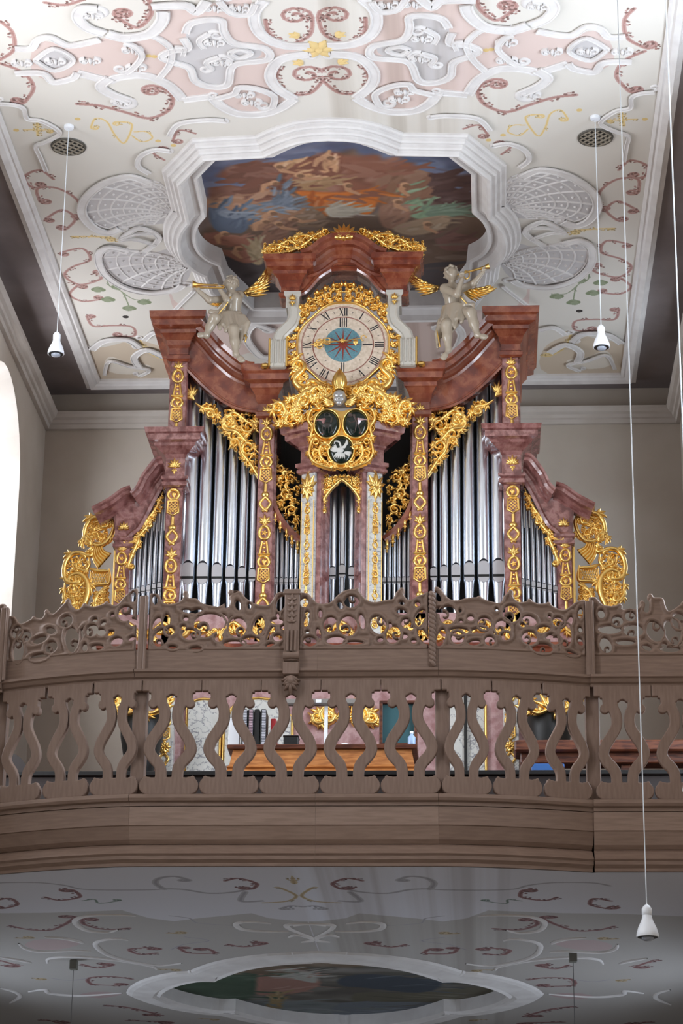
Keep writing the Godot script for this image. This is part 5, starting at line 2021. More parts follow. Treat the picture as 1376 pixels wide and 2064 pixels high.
# pierced gilt wing beside the organ
func build_wing(org: Node3D, s: int) -> void:
	var mb := MB.new()
	mb.xf = at_z(s, -23.5)
	var h := 0.05
	# [points in the enlarged view of the left wing, width, curl, curl, leaves]
	var st := [
		[[-2.369, 10.277, -2.335, 10.181, -2.367, 10.055, -2.446, 9.968, -2.536, 9.977, -2.584, 10.04], 0.04, 0.0, 0.0, 4],
		[[-2.428, 10.246, -2.535, 10.271, -2.614, 10.2, -2.638, 10.073, -2.583, 10.009], 0.045, -0.06, 0.0, 4],
		[[-2.469, 10.151, -2.529, 10.135, -2.571, 10.08], 0.022, 0.045, 0.0, 5],
		[[-2.479, 10.04, -2.526, 10.08, -2.554, 10.04], 0.02, 0.04, 0.0, 4],
		[[-2.615, 10.049, -2.659, 10.025, -2.632, 9.93], 0.03, -0.05, 0.0, 5],
		[[-2.59, 9.851, -2.667, 9.883, -2.756, 9.868, -2.819, 9.774, -2.827, 9.648, -2.786, 9.569, -2.695, 9.553], 0.04, 0.04, 0.05, 6],
		[[-2.582, 9.835, -2.571, 9.756, -2.613, 9.693, -2.688, 9.71], 0.03, 0.0, -0.04, 5],
		[[-2.745, 9.64, -2.671, 9.655, -2.592, 9.584, -2.572, 9.474, -2.589, 9.365, -2.636, 9.256], 0.05, 0.06, -0.06, 3],
		[[-2.815, 9.554, -2.81, 9.46, -2.815, 9.398, -2.774, 9.335], 0.035, 0.0, 0.05, 6],
		[[-2.767, 9.491, -2.691, 9.459, -2.603, 9.49], 0.022, 0.0, 0.0, 5],
		[[-2.748, 9.413, -2.673, 9.397, -2.6, 9.427], 0.022, 0.0, 0.0, 5],
		[[-2.729, 9.335, -2.67, 9.334, -2.597, 9.381], 0.022, 0.0, 0.0, 4],
		[[-2.569, 9.717, -2.477, 9.685, -2.358, 9.684], 0.035, 0.0, 0.0, 0],
		[[-2.574, 9.505, -2.47, 9.536, -2.359, 9.551, -2.366, 9.707], 0.035, 0.0, 0.0, 0],
		[[-2.35, 9.504, -2.437, 9.457, -2.492, 9.364, -2.472, 9.255], 0.032, 0.0, 0.0, 6],
		[[-2.406, 9.442, -2.403, 9.364, -2.446, 9.333], 0.02, 0.0, 0.03, 5],
		[[-2.324, 9.254, -2.399, 9.27, -2.442, 9.24], 0.035, 0.0, 0.04, 4],
		[[-2.578, 9.914, -2.606, 9.867], 0.04, 0.0, 0.0, 0],
	]
	for e in st:
		scroll(mb, v2(e[0]), e[1] * 0.66, e[2] * 0.8, e[3] * 0.8, e[4], h * 0.8 * clampf(e[1] / 0.035, 0.6, 1.2))
	filigree(mb, v2([-2.623, 10.216, -2.504, 10.262, -2.396, 10.206, -2.389, 10.055, -2.461, 9.984, -2.567, 10.001, -2.632, 10.088]), 0.055, 0.014, 95, 0.03)
	filigree(mb, v2([-2.826, 9.774, -2.726, 9.868, -2.589, 9.835, -2.568, 9.709, -2.591, 9.552, -2.583, 9.396, -2.637, 9.272, -2.788, 9.32, -2.825, 9.46, -2.819, 9.632]), 0.06, 0.014, 96, 0.03)
	filigree(mb, v2([-2.527, 9.458, -2.356, 9.488, -2.338, 9.255, -2.517, 9.256]), 0.045, 0.014, 97, 0.03)
	# fluted shell
	for i in 6:
		var t := i / 5.0
		var p := cr(v2([-2.55, 9.945, -2.529, 9.819, -2.464, 9.724]), 4)
		var q := cr(v2([-2.461, 9.968, -2.427, 9.897, -2.358, 9.857]), 4)
		var r := PackedVector2Array()
		for k in p.size():
			r.append(p[k].lerp(q[k], t))
		mb.stroke(r, widths(r.size(), 0.024, 4), 0.045)
	part("gilded_wing", mb, M.gold, org)
	mb = MB.new()
	mb.xf = at_z(s, -23.52)
	var a := v2([-2.568, 9.693, -2.364, 9.668, -2.374, 9.558, -2.566, 9.513])
	for i in 8:
		var t := (i + 0.5) / 8.0
		for l in [[a[0].lerp(a[1], t), a[3].lerp(a[2], clampf(t - 0.3, 0.0, 1.0))], [a[0].lerp(a[1], t), a[3].lerp(a[2], clampf(t + 0.3, 0.0, 1.0))]]:
			mb.stroke(PackedVector2Array([l[0], l[1]]), widths(2, 0.007, 2), 0.012, 0.0, 3)
	part("gilded_lattice", mb, M.gold_dull, org)
	mb = MB.new()
	mb.xf = side(s)
	mb.box(Vector3(-2.31, 9.4, -23.52), Vector3(0.03, 1.2, 0.03))
	part("gilded_edge", mb, M.gold, org)


# ---------------------------------------------------------------- crown of the organ, clock and shield of arms
func build_crown() -> void:
	var org: Node3D = get_node("pipe_organ")
	var zc := -23.08
	# swept marble hood: half curve from the outer block to the middle
	var lipc := v2([-0.412, 13.05, -0.318, 13.083, -0.199, 13.18, -0.08, 13.236])
	var lip := PackedVector2Array()
	for q in cr(lipc, 5):
		lip.append(q)
	var mid_y := lip[lip.size() - 1].y + 0.005
	var low := cr(v2([-0.438, 12.571, -0.335, 12.627, -0.206, 12.786, -0.087, 12.871]), 5)
	var mb := MB.new()
	for s in [1, -1]:
		mb = MB.new()
		mb.xf = side(s)
		entab(mb, -0.615, -0.42, zc, zc - 0.25, cornice_pr(12.56, 12.99, 0.18))
		part("hood_block", mb, M.marble, org)
	var full := lip.duplicate()
	full.append(Vector2(AX, mid_y))
	var lowf := low.duplicate()
	lowf.append(Vector2(AX, low[low.size() - 1].y + 0.008))
	for i in range(lip.size() - 1, -1, -1):
		full.append(Vector2(2 * AX - lip[i].x, lip[i].y))
		lowf.append(Vector2(2 * AX - low[i].x, low[i].y))
	mb = MB.new()
	var fr := PackedVector2Array()
	for q in full:
		fr.append(q - Vector2(0, 0.08))
	for i in range(lowf.size() - 1, -1, -1):
		fr.append(lowf[i])
	mb.slab(fr, zc - 0.25, zc - 0.03)
	var hood := part("hood", mb, M.marble, org)
	mb = MB.new()
	mb.xf = Transform3D(Basis(), Vector3(0, 0, zc - 0.03))
	mb.mould(full, [-0.26, -0.1, -0.26, 0.01, -0.24, 0.03, -0.22, 0.02, -0.18, 0.03, -0.15, 0.07, -0.12, 0.08, -0.11, 0.13, -0.06, 0.14, -0.04, 0.17, 0.0, 0.18, 0.0, -0.22])
	part("hood_cornice", mb, M.marble, hood)
	mb = MB.new()
	mb.xf = Transform3D(Basis(), Vector3(0, 0, zc - 0.03))
	mb.mould(lowf, [0.0, -0.1, 0.0, 0.015, 0.02, 0.03, 0.05, 0.02, 0.07, 0.0, 0.07, -0.1])
	part("hood_moulding", mb, M.marble, hood)
	# crest of gilt leaves with a shell
	for s in [1, -1]:
		mb = MB.new()
		mb.xf = at_z(s, zc + 0.1)
		var st := [
			[[-0.762, 13.092, -0.647, 13.125, -0.489, 13.076, -0.375, 13.121, -0.23, 13.246], 0.02, 0.04, -0.03, 8],
			[[-0.723, 13.01, -0.567, 13.031, -0.437, 13.075], 0.018, 0.03, 0.03, 6],
			[[-0.45, 13.227, -0.334, 13.225, -0.229, 13.176, -0.114, 13.244], 0.02, 0.035, 0.0, 7],
			[[-0.646, 13.079, -0.543, 13.17, -0.437, 13.11], 0.018, -0.025, 0.03, 6],
		]
		for e in st:
			scroll(mb, v2(e[0]), e[1], e[2], e[3], e[4], 0.05)
		for p in v2([-0.776, 13.034, -0.688, 13.068, -0.583, 13.089, -0.488, 13.041, -0.385, 13.132, -0.282, 13.2]):
			plume(mb, p, PI / 2 + 0.3, 1.8, 5, 0.08, 0.016, 0.04)
		filigree(mb, v2([-0.796, 12.988, -0.815, 13.139, -0.648, 13.183, -0.439, 13.226, -0.23, 13.293, -0.105, 13.349, -0.093, 13.221, -0.228, 13.141, -0.373, 13.039, -0.644, 12.986]), 0.05, 0.014, 91, 0.05)
		part("gilded_crest", mb, M.gold, org)
	mb = MB.new()
	mb.xf = Transform3D(Basis(), Vector3(0, 0, zc + 0.1))
	var sc: Vector2 = v2([0.038, 13.189])[0]
	sc.x = AX
	for i in 9:
		var a := PI * (0.06 + 0.88 * i / 8.0)
		leaf(mb, sc, a, 0.15 + 0.03 * sin(a), 0.03, 0.0, 0.05)
	mb.bead(sc, 0.03, 0.03, 0.06, 0.0)
	part("gilded_shell", mb, M.gold, org)
	# consoles beside the clock: white scrolled brackets edged with gold
	for s in [1, -1]:
		mb = MB.new()
		mb.xf = side(s)
		entab(mb, -0.56, -0.42, zc + 0.02, zc - 0.2, [0.0, 12.44, 0.0, 12.56, 0.02, 12.58, 0.02, 12.62])
		var o := part("console", mb, M.lime, org)
		mb = MB.new()
		mb.xf = at_z(s, zc - 0.03)
		var p := cr(v2([-0.491, 12.513, -0.468, 12.376, -0.492, 12.262, -0.563, 12.183, -0.623, 12.082, -0.627, 11.766]), 5)
		mb.mould(p, [-0.065, -0.12, -0.065, 0.05, -0.045, 0.065, -0.03, 0.05, 0.03, 0.05, 0.045, 0.065, 0.065, 0.05, 0.065, -0.12])
		part("console_scroll", mb, M.lime, o)
		mb = MB.new()
		mb.xf = side(s)
		var c: Vector2 = v2([-0.615, 11.952])[0]
		entab(mb, c.x - 0.1, c.x + 0.07, zc + 0.03, zc - 0.3, [-0.02, c.y - 0.19, 0.0, c.y - 0.18, 0.0, c.y + 0.1, -0.02, c.y + 0.14, -0.05, c.y + 0.16])
		for k in 4:
			mb.box(Vector3(c.x - 0.085 + k * 0.047, c.y - 0.02, zc + 0.035), Vector3(0.018, 0.27, 0.02))
		part("fluted_foot", mb, M.lime, o)
		mb = MB.new()
		mb.xf = side(s)
		for e in [-1, 1]:
			var ed := MB.new()
			ed.xf = side(s)
			ed.box(Vector3(c.x - 0.015 + e * 0.09, c.y - 0.03, zc + 0.03), Vector3(0.02, 0.32, 0.03))
			part("gilded_edge", ed, M.gold, o)
		var kn := MB.new()
		kn.xf = side(s)
		kn.box(Vector3(c.x - 0.15, c.y - 0.16, zc - 0.02), Vector3(0.09, 0.06, 0.06), 0.02)
		part("gilded_knob", kn, M.gold, o)
		mb.xf = at_z(s, zc + 0.03)
		plume(mb, Vector2(-0.49, 12.52), PI / 2, 1.6, 5, 0.07, 0.016, 0.03)
		plume(mb, Vector2(-0.49, 12.5), -PI / 2, 1.4, 3, 0.05, 0.014, 0.03)
		part("gilded_leaf", mb, M.gold, o)
		mb = MB.new()
		mb.xf = at_z(s, zc + 0.03)
		for k in 3:
			plume(mb, p[5 + k * 4], -PI / 2, 1.4, 3, 0.06, 0.014, 0.02, -0.06)
		part("gilded_husks", mb, M.gold, o)
	build_clock(zc)
	build_arms()


func build_clock(zc: float) -> void:
	var z := zc - 0.02
	var c: Vector2 = v2([0.044, 12.023])[0]
	var k := 0.000905
	var o := thing("organ_clock", "round cream clock face with roman numerals in a gilded frame on the organ", "clock", Vector3(c.x, c.y, z))
	var mb := MB.new()
	mb.xf = Transform3D(Basis(), Vector3(c.x, c.y, z))
	var p := PackedVector2Array()
	for i in 64:
		var a := TAU * i / 64
		var r := 515.0 + 30.0 * maxf(0.0, cos(4.0 * a)) - 14.0 * cos(8.0 * a)
		p.append(Vector2(cos(a), sin(a)) * r * k)
	mb.slab(p, -0.06, 0.0)
	part("dial", mb, textured(noise(0.02, 51, 4, [Color(0.78, 0.71, 0.63), Color(0.84, 0.78, 0.71)], [0.3, 0.7]), Vector3.ONE * 2.0, 0.6), o)
	mb = MB.new()
	mb.xf = Transform3D(Basis(), Vector3(c.x, c.y, z))
	mb.slab(oval(Vector2.ZERO, 215 * k, 215 * k, 48).slice(0, 48), -0.01, 0.004)
	part("blue_disc", mb, textured(noise(0.03, 52, 4, [Color(0.33, 0.5, 0.54), Color(0.4, 0.56, 0.6)], [0.3, 0.7]), Vector3.ONE * 3.0, 0.6), o)
	var redm := plain(Color(0.52, 0.19, 0.14), 0.6)
	var inkm := plain(Color(0.07, 0.07, 0.11), 0.6)
	mb = MB.new()
	mb.xf = Transform3D(Basis(), Vector3(c.x, c.y, z))
	for r in [482, 472, 352, 345]:
		mb.stroke(oval(Vector2.ZERO, r * k, r * k, 60), widths(61, 0.0022, 2), 0.003, 0.0, 3)
	for i in 12:
		var a := TAU * i / 12 + PI / 2
		mb.stroke(PackedVector2Array([Vector2.ZERO, Vector2(cos(a), sin(a)) * 110 * k, Vector2(cos(a), sin(a)) * 200 * k]), PackedFloat32Array([0.013, 0.007, 0.001]), 0.006, 0.004, 3)
	part("red_lines", mb, redm, o)
	# numerals: every bar is a radial stroke; letters of each hour in a row round the dial
	var hours := ["XII", "I", "II", "III", "IIII", "V", "VI", "VII", "VIII", "IX", "X", "XI"]
	for i in 16:
		var t: String = hours[i] if i < 12 else ["IIII", "I", "II", "III"][i - 12]
		var a := PI / 2 - TAU * (i / 12.0 if i < 12 else (i - 12) / 4.0)
		var r0 := (365.0 if i < 12 else 225.0) * k
		var r1 := (468.0 if i < 12 else 338.0) * k
		mb = MB.new()
		var wide := {"I": 0.022, "V": 0.05, "X": 0.05}
		var sum := 0.0
		for ch in t:
			sum += wide[ch]
		var x := -sum / 2
		mb.xf = Transform3D(Basis(Vector3(0, 0, 1), a - PI / 2), Vector3(c.x, c.y, z))
		for ch in t:
			var w: float = wide[ch]
			if ch == "I":
				mb.stroke(PackedVector2Array([Vector2(x + w / 2, r0), Vector2(x + w / 2, r1)]), widths(2, 0.006, 2), 0.003, 0.0, 3)
			elif ch == "V":
				mb.stroke(PackedVector2Array([Vector2(x + 0.006, r1), Vector2(x + w / 2, r0)]), widths(2, 0.006, 2), 0.003, 0.0, 3)
				mb.stroke(PackedVector2Array([Vector2(x + w - 0.006, r1), Vector2(x + w / 2, r0)]), widths(2, 0.002, 2), 0.003, 0.0, 3)
			else:
				mb.stroke(PackedVector2Array([Vector2(x + 0.006, r1), Vector2(x + w - 0.006, r0)]), widths(2, 0.006, 2), 0.003, 0.0, 3)
				mb.stroke(PackedVector2Array([Vector2(x + w - 0.006, r1), Vector2(x + 0.006, r0)]), widths(2, 0.002, 2), 0.003, 0.0, 3)
			x += w
		part("numeral", mb, inkm, o)
	mb = MB.new()
	mb.xf = Transform3D(Basis(), Vector3(c.x, c.y, z))
	for i in 12:
		var a := TAU * (i + 0.5) / 12
		leaf(mb, Vector2(cos(a), sin(a)) * 405 * k, a, 0.025, 0.004, 0.0, 0.003)
	for i in 4:
		var a := TAU * (i + 0.5) / 4
		mb.bead(Vector2(cos(a), sin(a)) * 275 * k, 0.006, 0.006, 0.004)
	tag(part("hour_marks", mb, inkm, o), "", "", "", "stuff")
	# hands stand well off the dial
	var hz := z + 0.1
	mb = MB.new()
	mb.xf = Transform3D(Basis(), Vector3(c.x, c.y, hz))
	var d := Vector2(-366, -46) * k
	mb.stroke(PackedVector2Array([-d * 0.62, Vector2.ZERO, d]), PackedFloat32Array([0.004, 0.006, 0.004]), 0.008)
	for s in [-1, 1]:
		mb.stroke(oval(d * 0.72 + Vector2(0, s * 0.026), 0.032, 0.026, 12), widths(13, 0.006, 2), 0.008)
		leaf(mb, d * 0.62, d.angle() + s * 0.5, 0.1, 0.011, -s * 0.8, 0.008)
	plume(mb, d * 0.82, d.angle(), 1.2, 3, 0.06, 0.012, 0.008)
	mb.stroke(oval(-d * 0.66, 0.028, 0.03, 12).slice(0, 10), widths(10, 0.006, 2), 0.008)
	part("minute_hand", mb, M.gold, o)
	mb = MB.new()
	mb.xf = Transform3D(Basis(), Vector3(c.x, c.y, hz - 0.02))
	d = Vector2(-225, 10) * k
	mb.stroke(PackedVector2Array([-d * 0.6, Vector2.ZERO, d]), PackedFloat32Array([0.004, 0.006, 0.004]), 0.008)
	for s in [-1, 1]:
		mb.stroke(oval(d * 0.78 + Vector2(0, s * 0.016), 0.03, 0.018, 12), widths(13, 0.006, 2), 0.008)
	plume(mb, d * 0.9, PI, 1.4, 3, 0.06, 0.012, 0.008)
	mb.bead(-d * 0.66, 0.028, 0.026, 0.012, 0.0, 10)
	leaf(mb, -d * 0.66, -PI / 2, 0.045, 0.014, 0.0, 0.01)
	part("hour_hand", mb, M.gold, o)
	mb = MB.new()
	mb.xf = Transform3D(Basis(), Vector3(c.x, c.y, hz - 0.1))
	rosette(mb, Vector2.ZERO, 0.03, 6, 0.01, 0.105)
	mb.xf = mb.xf * Transform3D(Basis(Vector3(1, 0, 0), PI / 2), Vector3.ZERO)
	mb.lathe(Vector3.ZERO, [0.006, 0.0, 0.006, 0.11], 8)
	part("arbor", mb, M.gold, o)
	# gilded frame of leaves round the dial
	for s in [1, -1]:
		mb = MB.new()
		mb.xf = Transform3D(Basis(Vector3(s, 0, 0), Vector3(0, 1, 0), Vector3(0, 0, 1)), Vector3(c.x, c.y, z))
		var rim := PackedVector2Array()
		for i in 33:
			rim.append(p[(48 - i + 64) % 64])
		mb.stroke(rim, widths(33, 0.012, 2), 0.03)
		for i in 17:
			var a := PI / 2 + PI * (i + 0.5) / 17.0
			var q := Vector2(cos(a), sin(a)) * 545 * k
			scroll(mb, PackedVector2Array([q, q + Vector2(cos(a + 0.8), sin(a + 0.8)) * 0.045, q + Vector2(cos(a + 0.2), sin(a + 0.2)) * 0.085]), 0.015, 0.0, 0.022 if i % 2 else -0.022, 3, 0.035)
			plume(mb, q, a, 1.6, 4, 0.075, 0.014, 0.035)
		# thick bunches towards the upper corners under the hood
		var fi := PackedVector2Array([Vector2(0.0, 0.49), Vector2(-0.12, 0.48), Vector2(-0.25, 0.42), Vector2(-0.38, 0.31), Vector2(-0.45, 0.2), Vector2(-0.5, 0.3), Vector2(-0.47, 0.45), Vector2(-0.36, 0.54), Vector2(-0.24, 0.63), Vector2(-0.12, 0.7), Vector2(0.0, 0.72)])
		filigree(mb, fi, 0.06, 0.014, 61, 0.05)
		for i in 6:
			var t := i / 5.0
			var q := Vector2(lerpf(-0.02, -0.45, t), 0.68 - 0.26 * t * t)
			mb.bead(q, 0.022, 0.03, 0.04, 0.03)
			plume(mb, q, PI / 2, 2.0, 3, 0.05, 0.014, 0.03, 0.02)
		# lower horns that run down to the shield of arms
		scroll(mb, PackedVector2Array([Vector2(-0.42, -0.3), Vector2(-0.5, -0.4), Vector2(-0.42, -0.5), Vector2(-0.3, -0.47), Vector2(-0.2, -0.52)]), 0.035, 0.07, -0.05, 8, 0.06)
		scroll(mb, PackedVector2Array([Vector2(-0.3, -0.42), Vector2(-0.22, -0.46), Vector2(-0.16, -0.53), Vector2(-0.05, -0.56)]), 0.028, 0.05, 0.0, 5, 0.05)
		part("gilded_frame", mb, M.gold, o)


func build_arms() -> void:
	var z := -23.0
	var c := v2([-0.102, 11.076, 0.059, 10.785, 0.022, 11.334, 0.01, 11.533])
	var o := thing("cartouche", "gilded cartouche of three dark oval medallions topped by a winged child's head", "cartouche", Vector3(AX, 10.5, z))
	# sprays of leaves behind
	for s in [1, -1]:
		var mb := MB.new()
		mb.xf = at_z(s, z - 0.05)
		var fi := v2([-0.608, 11.055, -0.571, 11.257, -0.459, 11.413, -0.377, 11.503, -0.272, 11.456, -0.074, 11.454, -0.03, 11.25, -0.175, 11.252, -0.268, 11.186, -0.308, 11.096])
		filigree(mb, fi, 0.11, 0.025, 71, 0.06)
		for e in [[[-0.506, 11.121, -0.436, 11.255, -0.406, 11.367, -0.345, 11.446], 0.035, 0.0, -0.04], [[-0.269, 11.231, -0.156, 11.353, -0.074, 11.42], 0.03, 0.0, 0.04], [[-0.588, 11.066, -0.528, 11.2, -0.551, 11.301], 0.03, 0.0, 0.06], [[-0.168, 11.455, -0.221, 11.512, -0.273, 11.479], 0.03, 0.0, 0.04]]:
			scroll(mb, v2(e[0]), e[1], e[2], e[3], 7, 0.07)
		for q in v2([-0.578, 11.1, -0.528, 11.2, -0.425, 11.232, -0.353, 11.299, -0.35, 11.142, -0.479, 11.357, -0.218, 11.354, -0.125, 11.387]):
			plume(mb, q, 2.2, 2.6, 6, 0.12, 0.022, 0.06)
		part("gilded_leaves", mb, M.gold, o)
		mb = MB.new()
		mb.xf = at_z(s, z)
		fi = v2([-0.297, 11.174, -0.267, 11.235, -0.205, 11.257, -0.245, 11.151, -0.242, 10.994, -0.168, 10.904, -0.106, 10.848, -0.261, 10.872, -0.294, 10.995])
		filigree(mb, fi, 0.05, 0.014, 81, 0.045, 0.0)
		fi = v2([-0.271, 10.872, -0.105, 10.837, -0.083, 10.704, -0.041, 10.615, 0.042, 10.586, 0.042, 10.559, -0.081, 10.582, -0.268, 10.639, -0.295, 10.75])
		filigree(mb, fi, 0.065, 0.014, 83, 0.045, 0.0)
		for e in [[[-0.194, 11.245, -0.267, 11.229, -0.296, 11.129, -0.253, 11.039, -0.267, 10.95], 0.02, 0.03, 0.03], [[-0.106, 10.848, -0.167, 10.826, -0.166, 10.727, -0.082, 10.637, 0.042, 10.581], 0.022, -0.03, 0.0], [[-0.261, 10.883, -0.28, 10.75, -0.216, 10.65, -0.082, 10.593], 0.018, -0.04, 0.04]]:
			scroll(mb, v2(e[0]), e[1], e[2], e[3], 6, 0.07)
		part("gilded_scrollwork", mb, M.gold, o)
	# ground plate that holds the ovals
	var mb := MB.new()
	mb.xf = Transform3D(Basis(), Vector3(0, 0, z))
	var pl := v2([-0.235, 11.218, -0.111, 11.261, 0.035, 11.215, 0.035, 11.215])
	mb.slab(both_ax(cr(v2([0.035, 11.226, -0.111, 11.261, -0.245, 11.184, -0.247, 10.994, -0.168, 10.904, -0.105, 10.792, -0.083, 10.67, 0.042, 10.592]), 3)), -0.06, 0.01)
	part("gilded_ground", mb, M.gold_dull, o)
	var glass := plain(Color(0.05, 0.1, 0.08), 0.12)
	var ov := [c[0], Vector2(2 * AX - c[0].x, c[0].y), Vector2(AX, c[1].y)]
	for i in 3:
		var q: Vector2 = ov[i]
		mb = MB.new()
		mb.xf = Transform3D(Basis(), Vector3(0, 0, z))
		var rings := []
		for j in 5:
			var a := PI / 2 * j / 4.6
			var r := PackedVector3Array()
			for k in 28:
				r.append(Vector3(q.x + cos(TAU * k / 28) * 0.122 * cos(a), q.y + sin(TAU * k / 28) * 0.15 * cos(a), 0.03 + 0.035 * sin(a)))
			rings.append(r)
		mb.loft(rings)
		var md := part("medallion", mb, glass, o)
		mb = MB.new()
		mb.xf = Transform3D(Basis(), Vector3(0, 0, z))
		mb.stroke(oval(q, 0.132, 0.16, 32), widths(33, 0.014, 2), 0.06)
		part("gilded_rim", mb, M.gold, md)
		mb = MB.new()
		mb.xf = Transform3D(Basis(), Vector3(q.x, q.y, z + 0.056))
		if i == 2:
			# white bird with raised wings
			for j in 6:
				leaf(mb, Vector2(-0.02 + 0.01 * j, 0.0), 0.5 + 0.14 * j, 0.115, 0.014, 0.3, 0.014)
				leaf(mb, Vector2(-0.03, -0.02), 2.1 + 0.2 * j, 0.085, 0.013, -0.5, 0.014)
				leaf(mb, Vector2(-0.03 + 0.012 * j, -0.03), -2.3 + 0.16 * j, 0.075, 0.012, 0.1, 0.012)
			mb.bead(Vector2(-0.01, -0.01), 0.045, 0.035, 0.02)
			mb.stroke(cr(v2([0.0, 0.02, -0.02, 0.08, -0.06, 0.09, -0.07, 0.06]), 3), widths(10, 0.014, 1), 0.016)
			for j in 4:
				leaf(mb, Vector2(0.03, -0.03), -0.6 + 0.2 * j, 0.08, 0.012, 0.0, 0.012)
			tag(part("bird_relief", mb, plain(Color(0.8, 0.79, 0.77), 0.5), md), "white bird with raised wings")
		elif i == 0:
			mb.bead(Vector2(0.0, -0.02), 0.055, 0.035, 0.018)
			mb.stroke(v2([0.04, 0.0, 0.05, 0.06, 0.02, 0.09]), widths(3, 0.014, 2), 0.016)
			for j in 4:
				mb.stroke(v2([-0.045 + j * 0.03, -0.04, -0.05 + j * 0.034, -0.11]), widths(2, 0.007, 1), 0.012)
			mb.stroke(oval(Vector2(0.0, 0.09), 0.03, 0.022, 10), widths(11, 0.006, 2), 0.01)
			part("beast_relief", mb, plain(Color(0.2, 0.18, 0.16), 0.4), md)
		else:
			mb.stroke(v2([-0.02, 0.09, 0.0, 0.03, 0.03, -0.03, 0.05, -0.1]), widths(4, 0.016, 1), 0.016)
			mb.stroke(v2([0.0, 0.02, -0.05, 0.0, -0.08, 0.03]), widths(3, 0.012, 1), 0.014)
			mb.stroke(v2([0.01, 0.0, 0.0, -0.06, -0.01, -0.11]), widths(3, 0.012, 1), 0.014)
			for j in 4:
				leaf(mb, Vector2(-0.03, 0.08), 2.4 + 0.3 * j, 0.06, 0.011, 0.2, 0.012)
			part("figure_relief", mb, plain(Color(0.26, 0.2, 0.18), 0.4), md)
	# winged silver head of a child under a gilt flame
	mb = MB.new()
	var hd := Vector3(c[2].x, c[2].y, z + 0.08)
	nets(mb, [[hd, hd + Vector3(0, 0.03, 0), 0.062, 0.066], [hd + Vector3(0, -0.045, 0.02), hd + Vector3(0, -0.05, 0.02), 0.034, 0.034], [hd + Vector3(-0.026, -0.02, 0.04), hd + Vector3(-0.028, -0.022, 0.04), 0.028, 0.028], [hd + Vector3(0.026, -0.02, 0.04), hd + Vector3(0.028, -0.022, 0.04), 0.028, 0.028], [hd + Vector3(0, 0.005, 0.062), hd + Vector3(0, -0.018, 0.074), 0.008, 0.012], [hd + Vector3(-0.035, 0.022, 0.056), hd + Vector3(-0.012, 0.018, 0.06), 0.008, 0.008], [hd + Vector3(0.035, 0.022, 0.056), hd + Vector3(0.012, 0.018, 0.06), 0.008, 0.008], [hd + Vector3(-0.016, -0.042, 0.056), hd + Vector3(0.016, -0.042, 0.056), 0.007, 0.007]], 0.007, 0.012)
	part("child_head", mb, M.silver, o)
	for s in [-1, 1]:
		mb = MB.new()
		mb.xf = Transform3D(Basis(), Vector3(0, 0, z + 0.05))
		for j in 5:
			leaf(mb, Vector2(hd.x + s * 0.05, hd.y - 0.04), PI / 2 - s * (1.1 + 0.22 * j), 0.17 - 0.02 * j, 0.022, s * 0.35, 0.03)
		part("gilded_pinion", mb, M.gold, o)
	mb = MB.new()
	var fr := []
	for q in v2([0.05, 0.0, 0.062, 0.01, 0.055, 0.02, 0.075, 0.05, 0.082, 0.09, 0.07, 0.15, 0.04, 0.2, 0.012, 0.235, 0.002, 0.25]):
		var ri := PackedVector3Array()
		for j in 30:
			var a := TAU * j / 30
			var e: float = q.x * (1.0 - 0.14 * absf(sin(a * 5.0)))
			ri.append(Vector3(hd.x + cos(a) * e, c[3].y - 0.1 + q.y, z + 0.07 + sin(a) * e))
		fr.append(ri)
	mb.loft(fr)
	part("gilded_flame", mb, M.gold, o)


func both_ax(p: PackedVector2Array) -> PackedVector2Array:
	var r := PackedVector2Array()
	for q in p:
		r.append(Vector2(minf(q.x, AX), q.y))
	for i in range(p.size() - 1, -1, -1):
		if p[i].x < AX - 0.003:
			r.append(Vector2(2 * AX - p[i].x, p[i].y))
	return r


# ---------------------------------------------------------------- carved oak balustrade of the gallery
func rail_z(x: float) -> float:
	var a := absf(x)
	if a < 1.12:
		return -17.78
	if a < 2.28:
		return -17.78 - (0.22 if x > 0.0 else 0.31) * pow((a - 1.12) / 1.16, 1.6)
	return -17.98 if x > 0.0 else -18.06


# profile of (outward, height) pairs carried along the curve of the front between two places
func along(mb: MB, x0: float, x1: float, pr: Array) -> void:
	mb.xf = Transform3D(Basis(Vector3(1, 0, 0), Vector3(0, 0, 1), Vector3(0, 1, 0)), Vector3.ZERO)
	var p := PackedVector2Array()
	var n := maxi(1, int((x1 - x0) / 0.08))
	for i in n + 1:
		var x := lerpf(x0 + 0.0005, x1 - 0.0005, float(i) / n)
		p.append(Vector2(x, rail_z(x)))
	mb.mould(p, pr)
	mb.xf = Transform3D()


func bend_mesh(mb: MB) -> void:
	for i in mb.v.size():
		mb.v[i].z += rail_z(mb.v[i].x)


